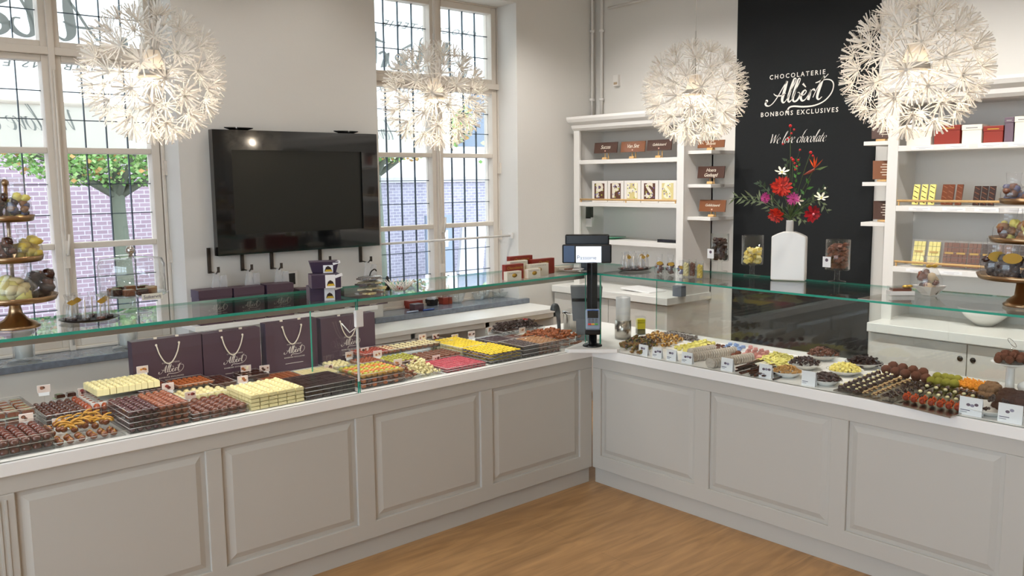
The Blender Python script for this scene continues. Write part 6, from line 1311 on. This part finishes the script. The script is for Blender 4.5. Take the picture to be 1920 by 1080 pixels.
# bowls on the right worktop
q = at(1862, 605, 'z', .953); tag(B().lathe([(0, 0), (.05, 0), (.11, .05), (.155, .11), (.15, .11), (.10, .045), (.04, .008), (0, .008)], n=40).obj('mixing_bowl', por, loc=(1.765, q.y, .953)), 'large white bowl on the right base cabinet, seen through the glass', 'bowl')
q = at(1788, 588, 'z', .953); o = thing('patterned_plate', 'white plate with a dark pattern on the right base cabinet', 'plate', (q.x + .02, q.y, .953)); B().lathe([(0, 0), (.06, 0), (.10, .016), (.098, .017), (.055, .005), (0, .005)], n=36).obj('plate', por, o); B().lathe([(0, .006), (.055, .006), (.07, .0085), (0, .0065)], n=30).obj('pattern', mat('plate_pattern', '#5c6470', .4, noise=(120, '#cfcfd0', 3)), o)
q = at(1738, 583, 'z', .953); tag(B().lathe([(0, 0), (.025, 0), (.005, .01), (.005, .03), (.03, .055), (.028, .055), (0, .03)], n=20).obj('glass_cup', case_glass, loc=(q.x, q.y, .953)), 'little clear footed glass left of the patterned plate', 'glass')
# ---------------------------------------------------------------- plaques, letter boxes on the left bookcase
white_ink = mat('icing_lettering', '#eadfcb', .5)
def plaque(px0, px1, pyt, pyb, x, m_, lines, label, shelf_z, angle=0):
    a = at((px0 + px1) / 2, (pyt + pyb) / 2, 'x', x); y0 = at(px0, pyt, 'x', x).y; y1 = at(px1, pyt, 'x', x).y; w_ = abs(y1 - y0); h_ = at(px0, pyt, 'x', x).z - at(px0, pyb, 'x', x).z
    o = thing('chocolate_plaque', label, 'chocolate plaque', (x + .01, a.y, shelf_z)); zc = a.z - shelf_z
    B().cbox((0, 0, zc), (.008, w_, h_), rot=Matrix.Rotation(.14, 3, 'Y')).obj('plaque', m_, o, bevel=.0015)
    b = B(); up = Vector((math.sin(.14), 0, math.cos(.14))); oo = Vector((-.0045, 0, zc)); n_ = len(lines)
    for i, s_ in enumerate(lines): put_text(b, s_, oo + up * (h_ * (.18 - .42 * i if n_ > 1 else .05)), (0, -1, 0), up, min(h_ * (.42 if n_ > 1 else .5), w_ * 1.55 / max(4, len(s_))), shear=.3, off=.0008, spacing=.9)
    b.obj('plaque_lettering', white_ink, o)
    if n_ == 1: b = B(); b.flat3(oo - up * h_ * .32, (0, -1, 0), up, [(0, -.006), (.007, .003), (.004, .007), (0, .004), (-.004, .007), (-.007, .003)], off=.0012); b.obj('heart', mat('heart_icing', '#e8b8a0', .5), o)
    tag(B().cbox((-.004, 0, .006), (.035, .05, .008)).cbox((-.016, 0, .012), (.006, .05, .014)).cbox((.012, .018, .04), (.006, .006, .08)).cbox((.012, -.018, .04), (.006, .006, .08)).obj('plaque_easel', pine_m, loc=(x + .01, a.y, shelf_z)), 'pine easel under the ' + label.split(' on the ')[0], 'easel', 'plaque easels')
PD = choc('plaque_dark', '#4a3026', .35, .3); PM = choc('plaque_milk', '#7d4c2e', .35, .3)
plaque(1113, 1156, 267, 287, 1.66, PD, ['Succes'], 'dark chocolate plaque lettered Succes on the left bookcase\'s top shelf', 2.006)
plaque(1163, 1208, 265, 285, 1.66, PM, ['Van Sint'], 'milk chocolate plaque lettered Van Sint on the left bookcase\'s top shelf', 2.006)
plaque(1212, 1258, 262, 282, 1.66, PD, ['Gefeliciteerd'], 'dark plaque lettered Gefeliciteerd on the left bookcase\'s top shelf', 2.006)
plaque(1307, 1357, 263, 277, 1.70, PM, ['Bedankt'], 'milk plaque on the top side shelf, half hidden by the paper lamp', 2.051)
plaque(1307, 1357, 312, 334, 1.70, PD, ['Hoera', 'Geslaagd'], 'dark plaque lettered Hoera Geslaagd on the middle side shelf', 1.801)
plaque(1310, 1359, 375, 397, 1.70, PM, ['Gefeliciteerd'], 'milk chocolate plaque with white streaks on the lowest side shelf', 1.556)
lettb = [mat('letter_violet', '#6f62a0', .5), mat('letter_white', '#f0eadc', .5), mat('letter_green', '#b6b84a', .5), mat('letter_brown', '#5d3a2a', .5)]
lx = 1.66; le = at(1112, 340, 'x', lx).y; re_ = at(1272, 340, 'x', lx).y
for i, ch in enumerate('PPHSS'):
    yc = le + (re_ - le) * (i + .5) / 5; w_ = abs(re_ - le) / 5 - .008; h_ = .175
    o = thing('letter_box', 'white box with a decorated chocolate letter %s, left bookcase, %s' % (ch, ('first from the left', 'second from the left', 'third from the left', 'fourth from the left', 'rightmost')[i]), 'gift box', (lx, yc, 1.656), 0, 'letter boxes on the left bookcase')
    B().cbox((0, 0, h_ / 2), (.035, w_, h_)).obj('box', mat('box_white', '#e9e3dc', .5), o, bevel=.002)
    B().cbox((-.018, 0, h_ * .52), (.002, w_ * .66, h_ * .72)).obj('window', lettb[3] if i in (0, 1, 3) else mat('letter_cream', '#d8c88a', .5), o)
    b = B(); put_text(b, ch, (-.0195, 0, h_ * .52), (0, -1, 0), UP, .165, 0, bold=.03, off=.0006); rn = random.Random(i)
    b.obj('letter', mat('letter_ivory', '#e6dcc8', .5) if i in (0, 1, 3) else mat('letter_pale', '#f2ebcf', .5), o); b = B()
    for k in range(16): cy, cz = rn.uniform(-w_ * .28, w_ * .28), h_ * rn.uniform(.22, .82); b.flat3((-.0215 - k * .00005, cy, cz), (0, -1, 0), UP, [(rn.uniform(.004, .009) * math.cos(a * PI / 3), rn.uniform(.004, .009) * math.sin(a * PI / 3)) for a in range(6)], k % 3)
    b.obj('decoration', lettb[:3], o)
q = at(1139, 449, 'x', 1.70); tag(B().lathe([(0, 0), (.05, 0), (.13, .014), (.13, .017), (.05, .005), (0, .005)], n=32, sy=1.0).obj('green_plate', mat('green_glaze', '#5cb38a', .2, coat=.4), loc=(1.74, q.y, 1.3455)), 'shallow green plate on the left bookcase\'s lower shelf', 'plate')
o = thing('wall_device', 'small dark scanner hanging under the shelf at the bookcase\'s left side', 'device', (1.72, at(1095, 400, 'x', 1.72).y, 1.50)); B().cbox((0, .02, .04), (.02, .022, .16)).obj('dark_strip', dark_m, o); B().cbox((0, -.06, .06), (.03, .07, .10)).cbox((0, -.06, -.02), (.03, .09, .08), 1).obj('device_body', [mat('device_dark', '#3c4138', .4), white_pt], o)
q = at(1246, 455, 'x', 1.6); tag(B().cbox((0, 0, .012), (.04, .24, .024)).cbox((-.021, 0, .012), (.002, .22, .012), 1).obj('dark_box', [dark_m, mat('gloss_black', '#050505', .1)], loc=(1.68, q.y, 1.3455)), 'flat black box on the left bookcase\'s lower shelf', 'box')
# things behind the counter: paper on cabinet, kettle-like scoop, pots, steel tub, oil bottles
q = at(1245, 545, 'z', .953); tag(B().cbox((0, 0, .008), (.22, .30, .012), rot=Matrix.Rotation(.05, 3, 'X')).obj('paper_stack', paper_w, bevel=.003, loc=(1.62, q.y + .12, .955)), 'white folded paper lying on the left base cabinet', 'paper')
q = at(1266, 540, 'x', 1.5); tag(B().cbox((0, 0, .04), (.06, .08, .08)).obj('dark_box', mat('slate_box', '#555a66', .5), loc=(1.55, q.y, .953)), 'slate grey box at the left base cabinet\'s right end', 'box')
q = at(1198, 490, 'z', .953); 
q = at(1046, 622, 'y', .56); o = thing('hand_blender', 'black-grey upright hand tool with a bent head standing at the counter corner', 'kitchen tool', (q.x, .56, DZ)); B().tube(cat_rom([(.012, 0, 0), (.008, 0, .06), (0, 0, .12), (-.012, 0, .165), (-.035, 0, .17), (-.045, 0, .14)], 5), [.012] * 5 + [.014] * 5 + [.018] * 5 + [.018] * 5 + [.020] * 5 + [.018], 10).obj('handle', mat('tool_dark', '#34383c', .35), o)
q = at(1080, 622, 'y', .50); o = thing('cutlery_pot', 'round steel pot with a white rim of scoops, behind the copper truffles', 'pot', (q.x, .50, DZ)); hh = at(1080, 584, 'y', .50).z - DZ; B().lathe([(0, 0), (.085, 0), (.085, hh), (.09, hh + .004), (.082, hh), (.08, .004), (0, .004)], n=32).obj('pot', steel_m, o); B().lathe([(.086, hh - .012), (.093, hh - .010), (.093, hh + .008), (.083, hh + .01)], n=32).obj('rim', chrome_m, o)
b = B()
for k in range(9): a = k * .7; b.tube([(.05 * math.cos(a), .05 * math.sin(a), .01), (.07 * math.cos(a), .07 * math.sin(a), hh - .03)], .004, 5)
b.obj('scoops', dark_m, o); B().lathe([(0, .03), (.035, .03), (.05, hh - .01), (0, hh - .01)], n=20).obj('white_cup', por, o)
q = at(1168, 634, 'z', DZ); zt_ = at(1168, 600, 'x', q.x).z - DZ; z2_ = at(1168, 557, 'x', q.x).z - DZ; o = thing('steel_canister', 'brushed steel canister with a tall clear sleeve behind the nut clusters', 'canister', (q.x, q.y, DZ)); B().lathe([(0, 0), (.052, 0), (.052, zt_), (.048, zt_), (.048, .004), (0, .004)], n=32).obj('canister', steel_m, o); B().lathe([(.046, .02), (.046, z2_), (.044, z2_), (.044, .02)], n=32).obj('clear_sleeve', glassy('frosted_sleeve', (.9, .9, .9), rough=.3, cloud=.28), o)
q = at(1197, 627, 'z', DZ); o = thing('oil_jar', 'square clear jar of yellow-green sweets right of the steel canister', 'jar', (q.x + .02, q.y, DZ), -.6); b = B()
for k, (m_, z0_, z1_) in enumerate(((1, .004, .035), (0, .037, .075), (0, .078, .10))): b.cbox((0, 0, (z0_ + z1_) / 2), (.05, .05, z1_ - z0_), m=m_)
b.obj('filling', [mat('lime_yellow', '#b9ac1e', .4), mat('olive_dark', '#4a4416', .4)], o); B().cbox((0, 0, .058), (.058, .058, .116)).obj('clear_jar', case_glass, o)
# ---------------------------------------------------------------- right bookcase goods
sx_ = 1.68
def ybar(px, py=400, x=sx_): return at(px, py, 'x', x).y
TOPZ = 2.031; MIDZ = 1.666; LOWZ = 1.291
def shelf_box(px0, px1, pyt, z, m_, label, x=1.66, d=.12, txt=None):
    a = at(px0, pyt, 'x', x); c = at(px1, pyt, 'x', x); w_ = abs(a.y - c.y) - .004; h_ = max(.04, (a.z + c.z) / 2 - z); o = thing('shelf_box', label, 'gift box', (x, (a.y + c.y) / 2, z), 0, 'boxes on the right bookcase\'s top shelf'); B().box((0, -w_ / 2, 0), (d, w_ / 2, h_)).obj('box', m_, o, bevel=.003)
    B().box((-.003, -w_ / 2 - .002, h_ - .03), (d, w_ / 2 + .002, h_ + .001)).obj('lid', m_, o, bevel=.002); B().box((-.0036, -w_ * .3, h_ - .02), (-.003, w_ * .3, h_ - .014)).obj('box_print', print_gold if m_ is red_card else mat('faint_print', '#a09a98'), o)
shelf_box(1700, 1747, 238, TOPZ, cream_card, 'wide cream box at the left end of the right bookcase\'s top shelf'); shelf_box(1752, 1801, 235, TOPZ, red_card, 'oxblood box second on the right bookcase\'s top shelf'); shelf_box(1804, 1842, 234, TOPZ, cream_card, 'cream box between the two oxblood boxes'); shelf_box(1844, 1882, 236, TOPZ, red_card, 'low oxblood box right of the cream one'); shelf_box(1884, 1902, 220, TOPZ, mat('mauve_card', '#6d5a66', .5), 'narrow mauve upright box on the top shelf'); shelf_box(1903, 1935, 218, TOPZ, cream_card, 'tall white box at the photo\'s right edge, top shelf')
def bars(pxs, pyt, z, m_, name, label, grp, h_=.125, w_=.036, wrapper=None, lean=.22):
    for px in pxs:
        y = ybar(px, pyt, 1.66); o = thing(name, label, 'chocolate bar', (1.64, y, z + .004), 0, grp); Rm = Matrix.Rotation(lean, 3, 'Y')
        B().cbox((.012, 0, h_ / 2), (.012, w_, h_), rot=Rm).obj('bar', m_, o, bevel=.002); b = B()
        for k in range(4): b.cbox(Vector((.012, 0, h_ / 2)) + Rm @ Vector((-.0065, 0, -h_ * .38 + h_ * .25 * k)), (.002, w_ * .8, .004), rot=Rm @ Matrix.Rotation(.5, 3, 'X'))
        b.obj('drizzle', wrapper or K_DARK, o)
bars((1720, 1735, 1750), 344, MIDZ, lem, 'drizzled_bar', 'ivory bar with dark streaks on the right bookcase\'s middle shelf', 'ivory drizzled bars'); bars((1774, 1785, 1801), 344, MIDZ, K_MILK, 'milk_bar', 'upright milk chocolate bar on the right bookcase\'s middle shelf', 'upright milk bars', wrapper=choc('truffle_milk')); bars((1834, 1848, 1862), 348, MIDZ, K_DKM, 'dark_bar', 'upright dark chocolate bar on the right bookcase\'s middle shelf', 'upright dark bars', wrapper=slabm[2], h_=.115)
for i, (px, m_, lab) in enumerate(((1724, lem, 'wrapped ivory tablet, first from the left, on the right bookcase\'s lower shelf'), (1752, lem, 'wrapped ivory tablet, second from the left, on the lower shelf'), (1781, K_MILK, 'wrapped milk tablet, third on the lower shelf'), (1803, K_MILK, 'wrapped milk tablet, fourth on the lower shelf'), (1828, K_MILK, 'wrapped milk tablet, fifth on the lower shelf'), (1853, K_DARK, 'wrapped dark tablet, sixth on the lower shelf'), (1885, choc('plaque_milk'), 'wrapped brown tablet behind the right brass stand'), (1912, K_DKM, 'wrapped dark tablet at the photo\'s right edge'))):
    y = ybar(px, 460, 1.66); o = thing('wrapped_tablet', lab, 'chocolate bar', (1.645, y, LOWZ + .004), 0, 'wrapped tablets on the lower shelf'); Rm = Matrix.Rotation(.2, 3, 'Y'); W_ = .075
    b = B()
    for r_ in range(5):
        for c_ in range(3): b.cbox(Vector((.014, 0, .078)) + Rm @ Vector((0, -.0235 + .0235 * c_, -.06 + .03 * r_)), (.010, .0215, .028), rot=Rm)
    b.obj('tablet', m_, o, bevel=.001); B().cbox((.012, 0, .082), (.018, W_ + .008, .165), rot=Rm).obj('film', bagfilm, o); B().cbox(Vector((.014, 0, .078)) + Rm @ Vector((-.0075, 0, .01)), (.001, .05, .012), rot=Rm).obj('gold_label', print_gold, o)
# plaques on the right side shelves, seen end on
for i, (px, pyb, z, lab) in enumerate(((1655, 256, 2.066, 'dark plaque, top side shelf right of the black wall'), (1657, 333, 1.811, 'brown plaque, middle side shelf right of the black wall'), (1658, 404, 1.556, 'dark plaque, lowest side shelf right of the black wall'))):
    y = at(px, pyb - 15, 'x', 1.72).y; o = thing('chocolate_plaque', lab, 'chocolate plaque', (1.72, y, z), .55); B().cbox((0, 0, .075), (.008, .13, .12), rot=Matrix.Rotation(.22, 3, 'Y')).obj('plaque', PD if i != 1 else PM, o, bevel=.0015)
    b = B()
    for k in range(5): b.cbox(Vector((0, 0, .075)) + Matrix.Rotation(.22, 3, 'Y') @ Vector((-.0048, -.02 + .01 * (k % 2), .035 - .017 * k)), (.001, .06, .004), rot=Matrix.Rotation(.22, 3, 'Y'))
    b.obj('plaque_lettering', white_ink, o); tag(B().cbox((-.01, 0, .008), (.03, .06, .012)).cbox((.016, 0, .03), (.008, .05, .06)).obj('plaque_easel', pine_m, loc=(1.72, y, z)), 'pine easel under the ' + lab, 'easel', 'plaque easels')
# ---------------------------------------------------------------- glassware and boxes on the right stone sill
pg = glassy('pressed_glass')
def on_sill(px, py, y=1.9): q = at(px, py, 'z', SZ); return (q.x, min(max(q.y, 1.84), 1.98), SZ)
for i, (px, py, r_, h_, lab) in enumerate(((856, 568, .075, .085, 'clear glass bowl on the right window\'s sill, leftmost'), (895, 562, .06, .06, 'clear cut-glass dish on the sill, second from the left'), (880, 556, .05, .07, 'clear tumbler on the sill behind the cut-glass dish'), (935, 557, .07, .05, 'round clear dish on the sill with a wide rim'))):
    l = on_sill(px, py); tag(B().lathe([(0, 0), (r_ * .5, 0), (r_ * .8, h_ * .4), (r_, h_), (r_ * .95, h_), (r_ * .72, h_ * .4), (r_ * .4, .006), (0, .006)], n=28).obj('glass_bowl', pg, loc=(l[0], l[1] + (.03 if i == 2 else 0), l[2])), lab, 'bowl')
l = on_sill(918, 560); tag(B().lathe([(.05, 0), (.05, .004), (.01, .015), (.01, .05), (.07, .062), (.075, .068), (.07, .066), (0, .056)], n=28).obj('glass_stand', pg, loc=(l[0] + .06, l[1], l[2])), 'low clear footed glass stand on the sill, right of the bowls', 'cake stand')
l = on_sill(942, 553); tag(B().lathe([(0, .01), (.05, .0), (.08, .02), (.085, .045), (.06, .075), (.02, .085), (0, .085)], n=28, sy=.7).obj('glass_cloche', pg, loc=(l[0] + .05, l[1] + .02, l[2])), 'clear glass cloche lying on the sill at its right end', 'cloche')
for i, (px, py, w_, h_, lab) in enumerate(((775, 577, .13, .06, 'oxblood box with a clear top on the sill, left one'), (825, 568, .09, .055, 'oxblood box with a clear top on the sill, right one'))):
    l = on_sill(px, py); o = thing('sweet_box', lab, 'gift box', (l[0], l[1] + .03, SZ)); B().box((-w_ / 2, -.04, 0), (w_ / 2, .04, h_)).obj('box', red_card, o, bevel=.002); B().box((-w_ / 2, -.04, h_), (w_ / 2, .04, h_ + .07)).obj('clear_top', bagfilm, o)
l = on_sill(806, 572); o = thing('white_pouch', 'white pouch in a dark holder between the oxblood boxes on the sill', 'pouch', (l[0], l[1] + .03, SZ)); B().cbox((0, 0, .025), (.085, .07, .05), taper=.8).obj('holder', dark_m, o); B().lathe([(.03, .03), (.045, .08), (.038, .12), (.02, .135), (0, .137)], n=20).obj('pouch', paper_w, o)
for i, (px, py, m_, lab) in enumerate(((750, 582, mat('pale_blue_pen', '#aab6cc', .4), 'pale knife lying on the stone sill at its left end'), (779, 578, mat('blue_roll', '#2f4f9a', .4), 'blue roll lying on the stone sill beside the pale knife'))):
    l = at(px, py, 'z', SZ); tag(B().tube([(-.05, 0, .008), (.05, 0, .008)], .007, 8).obj('sill_tool', m_, loc=(l.x, 1.80, SZ)), lab, 'tool')
for i, (px, py, m_, lab) in enumerate(((850, 517, mat('scoop_red', '#c23a52', .3), ' hook outside the right window, left one'), (915, 514, mat('scoop_green', '#4f9a7c', .3), 'green-handled hanging tray hook outside the right window, right one'))):
    q = at(px, py, 'y', 1.95); o = thing('coloured_stand', 'small stand with a %s bar on the sill in front of the right window' % ('red', 'green')[i], 'stand', (q.x, 1.95, SZ)); hh = q.z - SZ; B().tube([(-.05, 0, hh), (.05, 0, hh)], .004, 8).obj('bar', m_, o); B().tube([(-.05, 0, 0), (-.05, 0, hh)], .0015, 6).tube([(.05, 0, 0), (.05, 0, hh)], .0015, 6).obj('legs', dark_m, o); b = B()
    for s_ in (-1, 1): b.sph((s_ * .052, 0, hh + .003), (.014, .008, .007), 8)
    b.obj('end_clips', dark_m, o)
